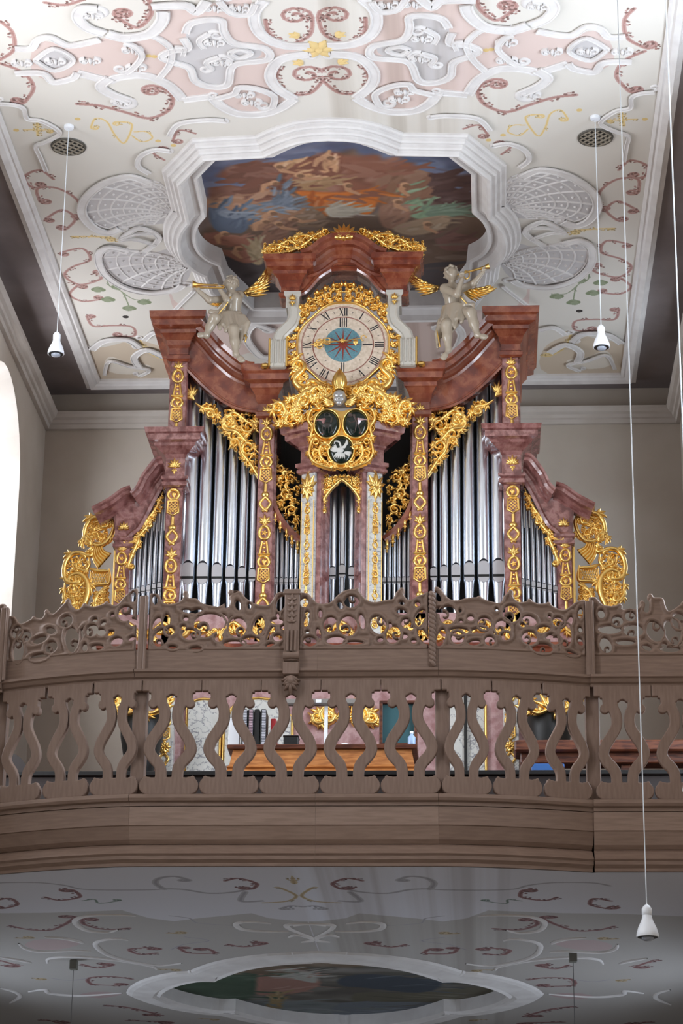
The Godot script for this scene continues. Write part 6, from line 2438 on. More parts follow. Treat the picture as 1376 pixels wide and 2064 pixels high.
# pierced cresting panel: silhouette along the top, holes as (x, y, rx, ry), scrolls curling into the larger ones
func crest_panel(rail: Node3D, top: PackedVector2Array, bottom: float, holes: Array, seed_value: int, label := "") -> void:
	var rg := RandomNumberGenerator.new()
	rg.seed = seed_value
	var x0 := top[0].x
	var x1 := top[top.size() - 1].x
	var hi := bottom
	for q in top:
		hi = maxf(hi, q.y)
	var r := Relief.new(x0, bottom, x1, hi + 0.02, 0.0065)
	var out := cr(top, 3)
	out.append(Vector2(x1, bottom))
	out.append(Vector2(x0, bottom))
	r.poly(out)
	for i in top.size():
		if i > 0 and i < top.size() - 1 and top[i].y > top[i - 1].y and top[i].y > top[i + 1].y:
			r.disc(top[i] - Vector2(0, 0.012), 0.022, 0.026)
	for i in range(0, holes.size(), 4):
		r.disc(Vector2(holes[i], holes[i + 1]), holes[i + 2] * 1.32, holes[i + 3] * 1.32, -1.0, rg.randf_range(-0.5, 0.5) if holes[i + 2] < 0.05 else 0.0)
	for i in range(0, holes.size(), 4):
		var rr: float = minf(holes[i + 2], holes[i + 3])
		if rr > 0.028:
			var c := Vector2(holes[i], holes[i + 1])
			var a := rg.randf() * TAU
			var sg := 1.0 if rg.randf() > 0.5 else -1.0
			var v := volute(c + Vector2(cos(a) * holes[i + 2] * 1.15, sin(a) * holes[i + 3] * 1.15), a + PI + sg * 0.9, rr * 0.8 * -sg, 0.8, 12)
			r.line(v, widths(v.size(), rr * 0.22, 1))
	var mb := MB.new()
	r.build(mb, 0.045, 0.008, 0.012)
	# carved veins and curling edges on the solid wood
	for i in range(0, holes.size(), 4):
		if holes[i + 2] > 0.024:
			var c := Vector2(holes[i], holes[i + 1])
			var a0 := rg.randf() * TAU
			var p := PackedVector2Array()
			for k in 9:
				var a := a0 + k * 0.55
				var q := c + Vector2(cos(a) * (holes[i + 2] * 1.32 + 0.014), sin(a) * (holes[i + 3] * 1.32 + 0.014))
				p.append(q)
			mb.stroke(p, widths(9, 0.013, 0), 0.016, 0.018)
	bend_mesh(mb)
	var o := part("cresting_panel", mb, M.oak, rail)
	if label:
		o.set_meta("label", label)


func build_balustrade() -> void:
	var rail := thing("gallery_balustrade", "brown carved oak gallery balustrade with pierced cresting and curved sawn balusters", "balustrade", Vector3(0, SOFFIT, -17.9))
	# ---- front of the gallery below the balusters, in boards
	var cuts := [-3.88, -2.28, -1.2, 0.2, 1.12, 2.28, 3.88]
	for i in cuts.size() - 1:
		var mb := MB.new()
		along(mb, cuts[i], cuts[i + 1], [-0.25, 5.84, 0.015, 5.84, 0.015, 5.70, 0.005, 5.695, -0.03, 5.6, -0.06, 5.57, -0.25, 5.57])
		part("fascia_board", mb, M.oak_pale if i in [2, 3, 5] else M.oak, rail)
		mb = MB.new()
		along(mb, cuts[i], cuts[i + 1], [-0.12, 5.575, -0.075, 5.575, -0.045, 5.55, -0.02, 5.51, -0.005, 5.49, -0.02, 5.475, -0.02, 5.45, -0.045, 5.425, -0.045, 5.402, -0.12, 5.402])
		part("lower_moulding", mb, M.oak, rail)
		mb = MB.new()
		along(mb, cuts[i], cuts[i + 1], [-0.28, 5.935, 0.03, 5.935, 0.05, 5.925, 0.055, 5.90, 0.045, 5.88, 0.02, 5.872, 0.02, 5.845, -0.28, 5.845])
		part("ledge", mb, M.oak, rail)
		mb = MB.new()
		along(mb, cuts[i], cuts[i + 1], [-0.12, 6.91, 0.05, 6.91, 0.065, 6.905, 0.065, 6.885, 0.045, 6.875, 0.03, 6.85, 0.01, 6.84, 0.005, 6.82, -0.12, 6.82])
		part("top_rail", mb, M.oak, rail)
		mb = MB.new()
		along(mb, cuts[i], cuts[i + 1], [-0.025, 6.905, 0.022, 6.905, 0.022, 7.065, 0.012, 7.075, -0.025, 7.075])
		part("base_board", mb, M.oak, rail)
	# ---- sawn balusters: two bowed legs on a lobed foot under a notched head
	var r := Relief.new(-0.228, 0.0, 0.228, 0.905, 0.006)
	r.poly(v2([-0.2265, 0.745, 0.2265, 0.745, 0.2265, 0.9, -0.2265, 0.9]))
	for e in [-1, 1]:
		r.poly(v2([e * 0.3, 0.7, e * 0.3, 0.812, e * 0.178, 0.812, e * 0.178, 0.797, e * 0.16, 0.797, e * 0.15, 0.7]), -1.0)
	r.disc(Vector2(0, 0.757), 0.03, 0.03, -1.0)
	r.disc(Vector2(-0.034, 0.745), 0.022, 0.024, -1.0)
	r.disc(Vector2(0.034, 0.745), 0.022, 0.024, -1.0)
	r.poly(v2([-0.17, 0.0, 0.17, 0.0, 0.19, 0.04, 0.185, 0.13, 0.1, 0.138, -0.1, 0.138, -0.185, 0.13, -0.19, 0.04]))
	for e in [-1, 1]:
		var leg := cr(v2([e * 0.062, 0.1, e * 0.066, 0.2, e * 0.09, 0.252, e * 0.133, 0.3, e * 0.16, 0.357, e * 0.142, 0.426, e * 0.104, 0.487, e * 0.055, 0.574, e * 0.052, 0.661, e * 0.075, 0.722, e * 0.09, 0.8]), 4)
		r.line(leg, widths(leg.size(), 0.042, 2))
		r.disc(Vector2(e * 0.142, 0.715), 0.037, 0.036)
		r.poly(v2([e * 0.06, 0.70, e * 0.14, 0.70, e * 0.16, 0.76, e * 0.06, 0.78]))
		r.disc(Vector2(e * 0.158, 0.072), 0.067, 0.068)
		r.disc(Vector2(e * 0.124, 0.247), 0.016, 0.013)
		r.disc(Vector2(e * 0.18, 0.132), 0.016, 0.016)
	var mb := MB.new()
	r.build(mb, 0.045, 0.006)
	var shape := mb.mesh()
	var units := []
	for i in 5:
		units.append([-1.14 + 0.456 * (i + 0.5), 1.0])
	for e in [-1, 1]:
		for i in 3:
			units.append([e * (1.14 + 0.38 * (i + 0.5)), 0.833])
		for i in 3:
			units.append([e * (2.3 + 0.44 * (i + 0.5)), 0.965])
	for u in units:
		var o := part_mesh("baluster", shape, M.oak_up, rail)
		var x: float = u[0]
		var d := rail_z(x + 0.1) - rail_z(x - 0.1)
		o.transform = Transform3D(Basis(Vector3.UP, -atan2(d, 0.2)) * Basis.from_scale(Vector3(u[1], 1, 1)), Vector3(x, 5.93, rail_z(x) - 0.005) - rail.position)
	# posts behind
	for x in [-2.29, -1.16, 1.15, 2.29]:
		mb = MB.new()
		mb.box(Vector3(x, 6.38, rail_z(x) - 0.09), Vector3(0.11, 0.9, 0.1))
		part("post", mb, M.oak_up, rail)
	# ---- posts between the cresting panels
	for x in [-2.29, -1.155, 2.28]:
		mb = MB.new()
		mb.box(Vector3(x, 7.2, rail_z(x) + 0.015), Vector3(0.06, 0.6, 0.07))
		mb.box(Vector3(x + 0.025, 7.2, rail_z(x) + 0.04), Vector3(0.02, 0.6, 0.05))
		part("cresting_post", mb, M.oak_up, rail)
	mb = MB.new()
	var xx := 1.075
	var tw := PackedVector3Array()
	for j in 2:
		var p := PackedVector3Array()
		for i in 60:
			var t := i / 59.0
			p.append(Vector3(xx + 0.013 * cos(t * 50.0 + j * PI), 6.93 + 0.58 * t, rail_z(xx) + 0.035 + 0.013 * sin(t * 50.0 + j * PI)))
		mb.tube(p, widths(60, 0.018, 2), 6)
	mb.box(Vector3(xx, 7.22, rail_z(xx) + 0.0), Vector3(0.05, 0.58, 0.05))
	tag(part("cresting_post", mb, M.oak_up, rail), "twisted rope-like post")
	# middle post with a carved leaf, a rolled foot and a hanging leaf mask
	mb = MB.new()
	mb.box(Vector3(0, 7.24, -17.745), Vector3(0.115, 0.56, 0.09))
	mb.box(Vector3(0, 7.51, -17.74), Vector3(0.135, 0.04, 0.11))
	mb.box(Vector3(0, 6.9, -17.74), Vector3(0.125, 0.1, 0.1))
	mb.xf = Transform3D(Basis(), Vector3(0, 0, -17.70))
	for i in 5:
		plume(mb, Vector2(0, 7.44 - i * 0.045), PI / 2, 1.8, 3, 0.06, 0.014, 0.02)
	for i in 3:
		mb.stroke(v2([-0.03 + i * 0.03, 7.2, -0.03 + i * 0.03, 7.03]), widths(2, 0.012, 2), 0.02)
	mb.xf = Transform3D(Basis(Vector3(0, 0, 1), PI / 2), Vector3(0.06, 7.0, -17.70))
	mb.lathe(Vector3.ZERO, [0.03, 0.0, 0.032, 0.02, 0.026, 0.06, 0.032, 0.1, 0.03, 0.12], 12)
	mb.xf = Transform3D(Basis(), Vector3(0, 0, -17.72))
	plume(mb, Vector2(0, 6.84), -PI / 2, 1.6, 7, 0.13, 0.02, 0.05)
	plume(mb, Vector2(0, 6.78), -PI / 2, 2.4, 5, 0.09, 0.02, 0.06)
	mb.bead(Vector2(0, 6.8), 0.04, 0.05, 0.06)
	tag(part("cresting_post", mb, M.oak_up, rail), "middle post carved with leaves above a leafy mask")
	# ---- cresting panels
	crest_panel(rail, v2([-2.27, 7.448, -2.21, 7.433, -2.158, 7.369, -2.051, 7.404, -1.982, 7.389, -1.944, 7.446, -1.888, 7.417, -1.836, 7.459, -1.77, 7.516, -1.733, 7.466, -1.684, 7.43, -1.631, 7.465, -1.548, 7.443, -1.454, 7.464, -1.371, 7.442, -1.306, 7.513, -1.24, 7.562, -1.21, 7.566]), 7.06, [-2.189, 7.305, 0.03, 0.037, -2.118, 7.262, 0.041, 0.034, -2.166, 7.143, 0.035, 0.071, -1.993, 7.216, 0.049, 0.023, -1.89, 7.148, 0.038, 0.037, -1.985, 7.076, 0.057, 0.022, -1.901, 7.282, 0.035, 0.021, -1.775, 7.345, 0.038, 0.037, -1.72, 7.189, 0.043, 0.082, -1.653, 7.217, 0.019, 0.051, -1.543, 7.33, 0.018, 0.016, -1.56, 7.252, 0.038, 0.037, -1.471, 7.301, 0.018, 0.013, -1.484, 7.23, 0.027, 0.023, -1.409, 7.216, 0.024, 0.017, -1.402, 7.364, 0.012, 0.011, -1.297, 7.371, 0.046, 0.048, -1.236, 7.299, 0.024, 0.025, -1.358, 7.145, 0.038, 0.028, -1.512, 7.111, 0.041, 0.017, -1.614, 7.119, 0.016, 0.025, -1.237, 7.166, 0.024, 0.014, -1.244, 7.505, 0.019, 0.034], 1)
	crest_panel(rail, v2([-1.11, 7.526, -1.042, 7.518, -0.999, 7.447, -0.931, 7.44, -0.865, 7.468, -0.833, 7.531, -0.805, 7.488, -0.744, 7.481, -0.702, 7.445, -0.58, 7.416, -0.514, 7.458, -0.475, 7.514, -0.428, 7.535 , -0.481, 7.54, -0.407, 7.539, -0.365, 7.485, -0.283, 7.435, -0.189, 7.428, -0.137, 7.498, -0.084, 7.519, -0.044, 7.518]), 7.06, [-1.072, 7.476, 0.016, 0.031, -0.974, 7.306, 0.022, 0.042, -1.049, 7.279, 0.024, 0.045, -0.94, 7.222, 0.027, 0.025, -0.815, 7.383, 0.034, 0.013, -0.741, 7.382, 0.034, 0.017, -0.826, 7.32, 0.017, 0.015, -0.844, 7.25, 0.017, 0.015, -0.788, 7.193, 0.048, 0.034, -1.015, 7.167, 0.043, 0.056, -0.644, 7.283, 0.091, 0.063, -0.523, 7.297, 0.024, 0.048, -0.674, 7.19, 0.043, 0.017, -0.566, 7.164, 0.024, 0.025, -0.919, 7.09, 0.027, 0.011, -0.744, 7.079, 0.037, 0.013, -0.469, 7.261, 0.021, 0.056, -0.505, 7.444, 0.016, 0.031, -0.424, 7.429, 0.017, 0.034, -0.547, 7.262, 0.024, 0.07, -0.42, 7.247, 0.051, 0.062, -0.259, 7.26, 0.035, 0.059, -0.449, 7.115, 0.064, 0.022, -0.317, 7.142, 0.053, 0.025, -0.164, 7.19, 0.017, 0.053, -0.119, 7.294, 0.037, 0.02, -0.11, 7.161, 0.027, 0.022, -0.065, 7.245, 0.016, 0.017, -0.093, 7.441, 0.027, 0.051, -0.114, 7.343, 0.008, 0.02, -0.337, 7.422, 0.011, 0.02, -0.169, 7.106, 0.027, 0.011], 2)
	crest_panel(rail, v2([0.053, 7.525, 0.118, 7.517, 0.172, 7.454, 0.226, 7.432, 0.293, 7.446, 0.346, 7.502, 0.412, 7.543, 0.493, 7.547, 0.56, 7.472, 0.627, 7.443, 0.694, 7.457, 0.741, 7.464, 0.774, 7.471, 0.8, 7.527, 0.84, 7.547, 0.861, 7.491, 0.901, 7.456, 0.961, 7.49, 1.014, 7.511, 1.044, 7.529]), 7.06, [0.088, 7.447, 0.024, 0.031, 0.114, 7.356, 0.013, 0.017, 0.108, 7.293, 0.016, 0.034, 0.137, 7.132, 0.04, 0.031, 0.116, 7.205, 0.012, 0.011, 0.293, 7.268, 0.04, 0.05, 0.429, 7.256, 0.053, 0.064, 0.367, 7.424, 0.017, 0.028, 0.453, 7.452, 0.043, 0.039, 0.337, 7.138, 0.056, 0.028, 0.477, 7.119, 0.053, 0.012, 0.535, 7.29, 0.019, 0.048, 0.662, 7.261, 0.045, 0.059, 0.738, 7.24, 0.017, 0.033, 0.775, 7.184, 0.042, 0.056, 0.676, 7.143, 0.019, 0.015, 0.857, 7.17, 0.024, 0.017, 0.875, 7.274, 0.029, 0.031, 0.981, 7.315, 0.029, 0.059, 0.91, 7.232, 0.015, 0.015, 1.007, 7.169, 0.024, 0.053, 0.841, 7.365, 0.032, 0.02, 0.961, 7.427, 0.017, 0.018, 0.934, 7.128, 0.016, 0.015, 0.841, 7.438, 0.017, 0.013, 0.214, 7.355, 0.013, 0.028, 0.203, 7.188, 0.013, 0.042], 3)
	crest_panel(rail, v2([1.091, 7.565, 1.129, 7.558, 1.169, 7.508, 1.209, 7.465, 1.276, 7.458, 1.343, 7.478, 1.436, 7.485, 1.503, 7.463, 1.596, 7.449, 1.624, 7.505, 1.678, 7.547, 1.704, 7.49, 1.757, 7.462, 1.824, 7.482, 1.89, 7.461, 1.97, 7.467, 2.036, 7.432, 2.103, 7.431, 2.184, 7.501, 2.254, 7.52]), 7.06, [1.118, 7.487, 0.016, 0.034, 1.195, 7.339, 0.048, 0.059, 1.128, 7.374, 0.024, 0.022, 1.141, 7.158, 0.024, 0.056, 1.289, 7.373, 0.008, 0.011, 1.368, 7.317, 0.02, 0.018, 1.295, 7.289, 0.011, 0.011, 1.475, 7.281, 0.04, 0.039, 1.281, 7.212, 0.056, 0.021, 1.434, 7.219, 0.048, 0.018, 1.268, 7.154, 0.037, 0.036, 1.394, 7.121, 0.037, 0.017, 1.513, 7.141, 0.029, 0.031, 1.567, 7.204, 0.017, 0.013, 1.614, 7.25, 0.045, 0.05, 1.682, 7.371, 0.051, 0.053, 1.636, 7.18, 0.027, 0.022, 1.569, 7.393, 0.011, 0.011, 1.821, 7.321, 0.043, 0.031, 1.767, 7.279, 0.015, 0.013, 1.819, 7.181, 0.045, 0.042, 1.926, 7.257, 0.04, 0.021, 1.972, 7.201, 0.024, 0.014, 2.015, 7.173, 0.029, 0.024, 2.041, 7.327, 0.032, 0.031, 2.098, 7.222, 0.034, 0.07, 2.13, 7.333, 0.016, 0.039, 2.215, 7.409, 0.015, 0.034, 2.212, 7.277, 0.012, 0.018, 2.21, 7.179, 0.015, 0.025, 1.917, 7.104, 0.061, 0.031, 1.975, 7.362, 0.009, 0.011, 2.148, 7.075, 0.037, 0.011], 4)
	crest_panel(rail, v2([2.283, 7.537, 2.334, 7.537, 2.386, 7.48, 2.452, 7.466, 2.519, 7.472, 2.545, 7.437, 2.652, 7.443, 2.693, 7.495, 2.716, 7.475, 2.704, 7.422, 2.741, 7.422, 2.756, 7.551, 2.788, 7.534, 2.854, 7.526, 2.872, 7.463, 2.903, 7.421, 3.007, 7.483, 3.091, 7.462, 3.172, 7.489, 3.25, 7.446, 3.358, 7.502, 3.436, 7.473]), 7.06, [2.377, 7.403, 0.021, 0.028, 2.502, 7.346, 0.032, 0.031, 2.441, 7.276, 0.066, 0.028, 2.599, 7.383, 0.032, 0.031, 2.62, 7.268, 0.058, 0.039, 2.785, 7.26, 0.048, 0.067, 2.921, 7.246, 0.045, 0.081, 2.974, 7.343, 0.04, 0.05, 2.404, 7.151, 0.034, 0.05, 2.557, 7.171, 0.056, 0.017, 2.721, 7.128, 0.029, 0.017, 2.899, 7.114, 0.058, 0.017, 2.852, 7.149, 0.017, 0.014, 3.084, 7.28, 0.058, 0.067, 3.219, 7.349, 0.053, 0.042, 3.186, 7.181, 0.058, 0.042, 3.321, 7.25, 0.058, 0.075], 5)
	crest_panel(rail, mirrored_rev(v2([2.291, 7.537, 2.334, 7.537, 2.386, 7.48, 2.452, 7.466, 2.519, 7.472, 2.545, 7.437, 2.652, 7.443, 2.693, 7.495, 2.716, 7.475, 2.704, 7.422, 2.741, 7.422, 2.756, 7.551, 2.788, 7.534, 2.854, 7.526, 2.872, 7.463, 2.903, 7.421, 3.007, 7.483, 3.091, 7.462, 3.172, 7.489, 3.25, 7.446, 3.358, 7.502, 3.436, 7.473])), 7.06, [-2.5, 7.3, 0.06, 0.07, -2.8, 7.25, 0.07, 0.06, -3.1, 7.3, 0.06, 0.06, -3.4, 7.25, 0.07, 0.06], 6)


func mirrored_rev(p: PackedVector2Array) -> PackedVector2Array:
	var r := mirrored(p)
	r.reverse()
	return r


# ---------------------------------------------------------------- what stands on the gallery
func solid(called: String, label: String, category: String, c: Vector3, size: Vector3, mat: Material, part_name: String, bev := 0.006, group := "") -> Node3D:
	var o := thing(called, label, category, Vector3(c.x, c.y - size.y / 2, c.z), group)
	var mb := MB.new()
	mb.box(c, size, bev)
	part(part_name, mb, mat, o)
	return o


func build_loft_things() -> void:
	var mb: MB
	# low dark partition between the front and the organ
	var pz := -20.0
	var py: float = v2([-0.16, 6.671])[0].y
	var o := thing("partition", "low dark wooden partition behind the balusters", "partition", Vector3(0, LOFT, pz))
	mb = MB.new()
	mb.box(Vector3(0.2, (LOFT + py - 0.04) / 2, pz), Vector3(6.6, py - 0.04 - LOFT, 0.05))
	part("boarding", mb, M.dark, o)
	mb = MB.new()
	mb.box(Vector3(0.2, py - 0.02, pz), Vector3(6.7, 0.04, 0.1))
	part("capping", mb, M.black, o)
	# organ console with its honey-coloured lid
	var z := -20.6
	var a := v2([-0.807, 6.807, 0.909, 6.802, -0.793, 7.088, 0.891, 7.1])
	var x0: float = a[2].x
	var x1: float = a[3].x
	var y0: float = a[0].y
	var y1: float = a[2].y
	o = thing("organ_console", "honey-coloured wooden organ console with a sloping lid and brown edge moulding", "console", Vector3((x0 + x1) / 2, LOFT, z))
	mb = MB.new()
	mb.box(Vector3((x0 + x1) / 2, (LOFT + y0) / 2, z - 0.3), Vector3(x1 - x0, y0 - LOFT, 0.7))
	part("body", mb, M.honey, o)
	mb = MB.new()
	var h := y1 - y0
	entab(mb, x0 + 0.06, x1 - 0.06, z - 0.08, z - 0.6, [0.05, y0, 0.06, y0 + h * 0.1, 0.04, y0 + h * 0.2, 0.055, y0 + h * 0.25, 0.03, y0 + h * 0.33, 0.01, y0 + h * 0.7, 0.0, y0 + h * 0.9])
	part("lid", mb, M.honey, o)
	mb = MB.new()
	entab(mb, x0 + 0.04, x1 - 0.04, z - 0.08, z - 0.6, [0.0, y1 - 0.045, 0.03, y1 - 0.04, 0.035, y1 - 0.01, 0.02, y1])
	part("edge_moulding", mb, M.walnut, o)
	# ring binders standing on it
	var sp := [-0.647, 7.168, -0.594, 7.168, -0.537, 7.168, -0.48, 7.167]
	for i in 4:
		var b := thing("ring_binder", ["black binder with white coil, at the left end of the row on the console", "black binder with pinkish coil, second in the row on the console", "thin black binder between two coiled ones on the console", "black binder with broad white coil, last in the row on the console"][i], "binder", Vector3(sp[i * 2], y1, -20.8), "binders on the organ console")
		mb = MB.new()
		mb.box(Vector3(sp[i * 2], y1 + 0.17, -20.85), Vector3(0.05, 0.34, 0.24))
		part("cover", mb, M.black, b)
		if i != 2:
			mb = MB.new()
			for k in 22:
				mb.box(Vector3(sp[i * 2] + 0.005, y1 + 0.02 + k * 0.0145, -20.725), Vector3(0.034, 0.009, 0.02), 0.003)
			mb.box(Vector3(sp[i * 2] + 0.005, y1 + 0.17, -20.735), Vector3(0.03, 0.32, 0.01))
			part("coil", mb, plain(Color(0.75, 0.75, 0.78) if i != 1 else Color(0.72, 0.62, 0.66), 0.5), b)
	var w := v2([-0.751, 7.263, -0.392, 7.172, -0.233, 7.153, 0.237, 7.169, -0.005, 7.507, 0.07, 7.17, 0.834, 7.167, 0.711, 7.168])
	solid("sheet_stack", "stack of pale sheets at the end of the console", "papers", Vector3(w[0].x, y1 + 0.15, -20.9), Vector3(0.1, 0.3, 0.05), M.white, "sheets")
	solid("red_folder", "red folder leaning beside the ring binders", "folder", Vector3(w[1].x, y1 + 0.13, -20.85), Vector3(0.05, 0.26, 0.2), plain(Color(0.55, 0.08, 0.1), 0.5), "cover")
	o = solid("black_box", "small black box on the console in front of the rose panel", "box", Vector3(w[2].x, y1 + 0.045, -20.8), Vector3(0.13, 0.09, 0.14), M.black, "body")
	mb = MB.new()
	mb.box(Vector3(w[2].x, y1 + 0.095, -20.8), Vector3(0.14, 0.012, 0.15))
	part("lid", mb, M.dark, o)
	o = thing("paper_dome", "white rounded paper lying on the console", "paper", Vector3(w[3].x, y1, -20.8))
	mb = MB.new()
	mb.lathe(Vector3(w[3].x, y1, -20.85), [0.07, 0.0, 0.06, 0.03, 0.035, 0.05, 0.003, 0.057], 16)
	part("sheet", mb, M.white, o)
	# long lamp over the music desk
	o = thing("desk_lamp", "long grey lamp bar on a thin white post above the console", "lamp", Vector3(w[5].x, y1, -20.8))
	mb = MB.new()
	mb.box(Vector3(w[4].x, w[4].y, -20.8), Vector3(0.72, 0.055, 0.08), 0.012)
	part("lamp_bar", mb, plain(Color(0.5, 0.48, 0.46), 0.5), o)
	mb = MB.new()
	mb.box(Vector3(w[5].x, (y1 + w[4].y) / 2, -20.83), Vector3(0.03, w[4].y - y1, 0.03))
	part("post", mb, M.white, o)
	mb = MB.new()
	mb.box(Vector3(w[4].x + 0.01, w[4].y, -20.757), Vector3(0.05, 0.03, 0.004))
	part("sticker", mb, M.white, o)
	# framed bluish pane at the right end
	var f := v2([0.558, 7.159, 0.868, 7.508])
	f[0].y = y1 + 0.02
	o = thing("framed_pane", "blue-green glass pane in a brown wooden frame on the console", "picture frame", Vector3((f[0].x + f[1].x) / 2, f[0].y, -20.8))
	mb = MB.new()
	mb.box(Vector3((f[0].x + f[1].x) / 2, (f[0].y + f[1].y) / 2 + 0.006, -20.83), Vector3(f[1].x - f[0].x, f[1].y - f[0].y, 0.02))
	part("pane", mb, plain(Color(0.24, 0.36, 0.38), 0.15), o)
	for e in [[f[0].x, (f[0].y + f[1].y) / 2, 0.03, f[1].y - f[0].y + 0.03], [f[1].x, (f[0].y + f[1].y) / 2, 0.03, f[1].y - f[0].y + 0.03], [(f[0].x + f[1].x) / 2, f[1].y, f[1].x - f[0].x, 0.03], [(f[0].x + f[1].x) / 2, f[0].y + 0.01, f[1].x - f[0].x, 0.03]]:
		mb = MB.new()
		mb.box(Vector3(e[0], e[1], -20.81), Vector3(e[2], e[3], 0.04))
		part("frame_bar", mb, M.walnut, o)
	o = thing("small_bottle", "small white bottle in front of the blue-green pane", "bottle", Vector3(w[6].x, y1, -20.7))
	mb = MB.new()
	mb.lathe(Vector3(w[6].x, y1, -20.7), [0.032, 0.0, 0.034, 0.01, 0.034, 0.07, 0.015, 0.09, 0.012, 0.1], 14)
	part("body", mb, plain(Color(0.62, 0.72, 0.85), 0.3), o)
	mb = MB.new()
	mb.lathe(Vector3(w[6].x, y1, -20.7), [0.014, 0.1, 0.016, 0.104, 0.016, 0.122, 0.01, 0.125], 12)
	part("cap", mb, M.white, o)
	# black urns with gilded leaf rims beside the organ base
	for s in [1, -1]:
		var c := v2([-1.868, 7.798, 2.1, 7.785])[0 if s > 0 else 1]
		o = thing("black_urn", "black urn with gilded leafy rim beside the %s organ base" % ("white panels of the" if s > 0 else "rose panels of the"), "urn", Vector3(c.x, LOFT, -22.9), "urns beside the organ base")
		mb = MB.new()
		mb.lathe(Vector3(c.x, c.y - 0.45, -22.9), [0.1, LOFT - c.y + 0.45, 0.1, 0.0, 0.13, 0.08, 0.18, 0.25, 0.21, 0.42, 0.215, 0.58, 0.2, 0.62], 22)
		part("body", mb, M.black, o)
		mb = MB.new()
		mb.xf = Transform3D(Basis(), Vector3(0, 0, -22.66))
		for e in [-1, 1]:
			scroll(mb, PackedVector2Array([c + Vector2(0, 0.18), c + Vector2(e * 0.12, 0.13), c + Vector2(e * 0.25, 0.2)]), 0.03, 0.0, e * 0.05, 5, 0.05)
			plume(mb, c + Vector2(e * 0.2, 0.15), PI / 2 - e * 0.6, 1.6, 5, 0.18, 0.03, 0.05)
		plume(mb, c + Vector2(0, 0.16), PI / 2, 1.4, 5, 0.24, 0.03, 0.05)
		part("gilded_rim", mb, M.gold, o)
	# singers' desk on the right
	var d := v2([1.727, 7.013, 3.173, 7.009, 3.169, 6.908, 1.724, 6.802])
	o = thing("choir_desk", "reddish-brown wooden singers' desk behind the right-hand balusters", "desk", Vector3((d[0].x + 3.8) / 2, LOFT, -20.4))
	mb = MB.new()
	mb.box(Vector3((d[0].x + 3.8) / 2, d[0].y - 0.05, -20.4), Vector3(3.8 - d[0].x, 0.1, 0.3), 0.015)
	part("desk_top", mb, M.walnut, o)
	mb = MB.new()
	mb.box(Vector3((d[0].x + 3.8) / 2, d[0].y - 0.14, -20.42), Vector3(3.7 - d[0].x, 0.1, 0.2), 0.01)
	part("rail", mb, M.walnut, o)
	for x in [d[0].x + 0.15, d[0].x + 0.95, 3.6]:
		mb = MB.new()
		mb.box(Vector3(x, (LOFT + d[0].y - 0.1) / 2, -20.42), Vector3(0.08, d[0].y - 0.1 - LOFT, 0.1))
		part("leg", mb, M.walnut, o)
	var bc := v2([2.007, 6.746])[0]
	solid("blue_case", "flat blue case behind the foot of the right-hand balusters", "case", Vector3(bc.x, bc.y - 0.02, -20.25), Vector3(0.28, 0.13, 0.1), plain(Color(0.2, 0.36, 0.58), 0.4), "body")
	# chair with a rounded back at the left
	var ch := v2([-2.683, 6.802])[0]
	o = thing("loft_chair", "dark chair with a rounded back beside the left wall of the gallery", "chair", Vector3(ch.x, LOFT, -20.3))
	mb = MB.new()
	var bp := PackedVector2Array()
	for i in 13:
		var g := PI * i / 12
		bp.append(Vector2(ch.x + cos(g) * 0.2, ch.y - 0.05 + sin(g) * 0.18))
	bp.append(Vector2(ch.x - 0.18, ch.y - 0.3))
	bp.append(Vector2(ch.x + 0.18, ch.y - 0.3))
	mb.slab(bp, -20.33, -20.3)
	part("backrest", mb, M.dark, o)
	mb = MB.new()
	mb.box(Vector3(ch.x, LOFT + 0.45, -20.52), Vector3(0.42, 0.04, 0.42))
	part("seat", mb, M.dark, o)
	for e in [[-0.18, -20.33], [0.18, -20.33], [-0.18, -20.7], [0.18, -20.7]]:
		mb = MB.new()
		mb.box(Vector3(ch.x + e[0], LOFT + 0.22, e[1]), Vector3(0.035, 0.45, 0.035))
		part("leg", mb, M.dark, o)


# ---------------------------------------------------------------- trumpeting child angels
func v3(a: Array) -> PackedVector3Array:
	var r := PackedVector3Array()
	for i in range(0, a.size(), 3):
		r.append(Vector3(a[i], a[i + 1], a[i + 2]))
	return r


# palm with four curled fingers and a thumb closing on a tube that runs along `ax`
func hand(b: Array, wrist: Vector3, grip: Vector3, ax: Vector3, rt: float) -> void:
	var d := (grip - wrist).normalized()
	ax = ax.normalized()
	var n := ax.cross(d).normalized()
	var palm := wrist.lerp(grip, 0.55)
	b.append([wrist, palm, 0.016, 0.019])
	b.append([palm - ax * 0.012, palm + ax * 0.014, 0.015, 0.015])
	for i in 4:
		var o := ax * (-0.021 + 0.014 * i)
		var k := palm + o + d * 0.012
		var l: float = [0.02, 0.024, 0.023, 0.017][i]
		var k1 := k + (d * 0.6 + n * 0.8).normalized() * l
		var k2 := k1 + (d * 0.9 - n * 0.5).normalized() * l * 0.8
		var k3 := grip + o * 0.9 + d * (rt + 0.006) - n * rt * 0.6
		b.append([k, k1, 0.0078, 0.0072])
		b.append([k1, k2, 0.0072, 0.0064])
		b.append([k2, k3, 0.0064, 0.0056])
	b.append([palm - ax * 0.018, palm - ax * 0.03 - n * 0.014, 0.009, 0.0078])
	b.append([palm - ax * 0.03 - n * 0.014, grip - ax * 0.018 - n * (rt + 0.004), 0.0078, 0.0066])


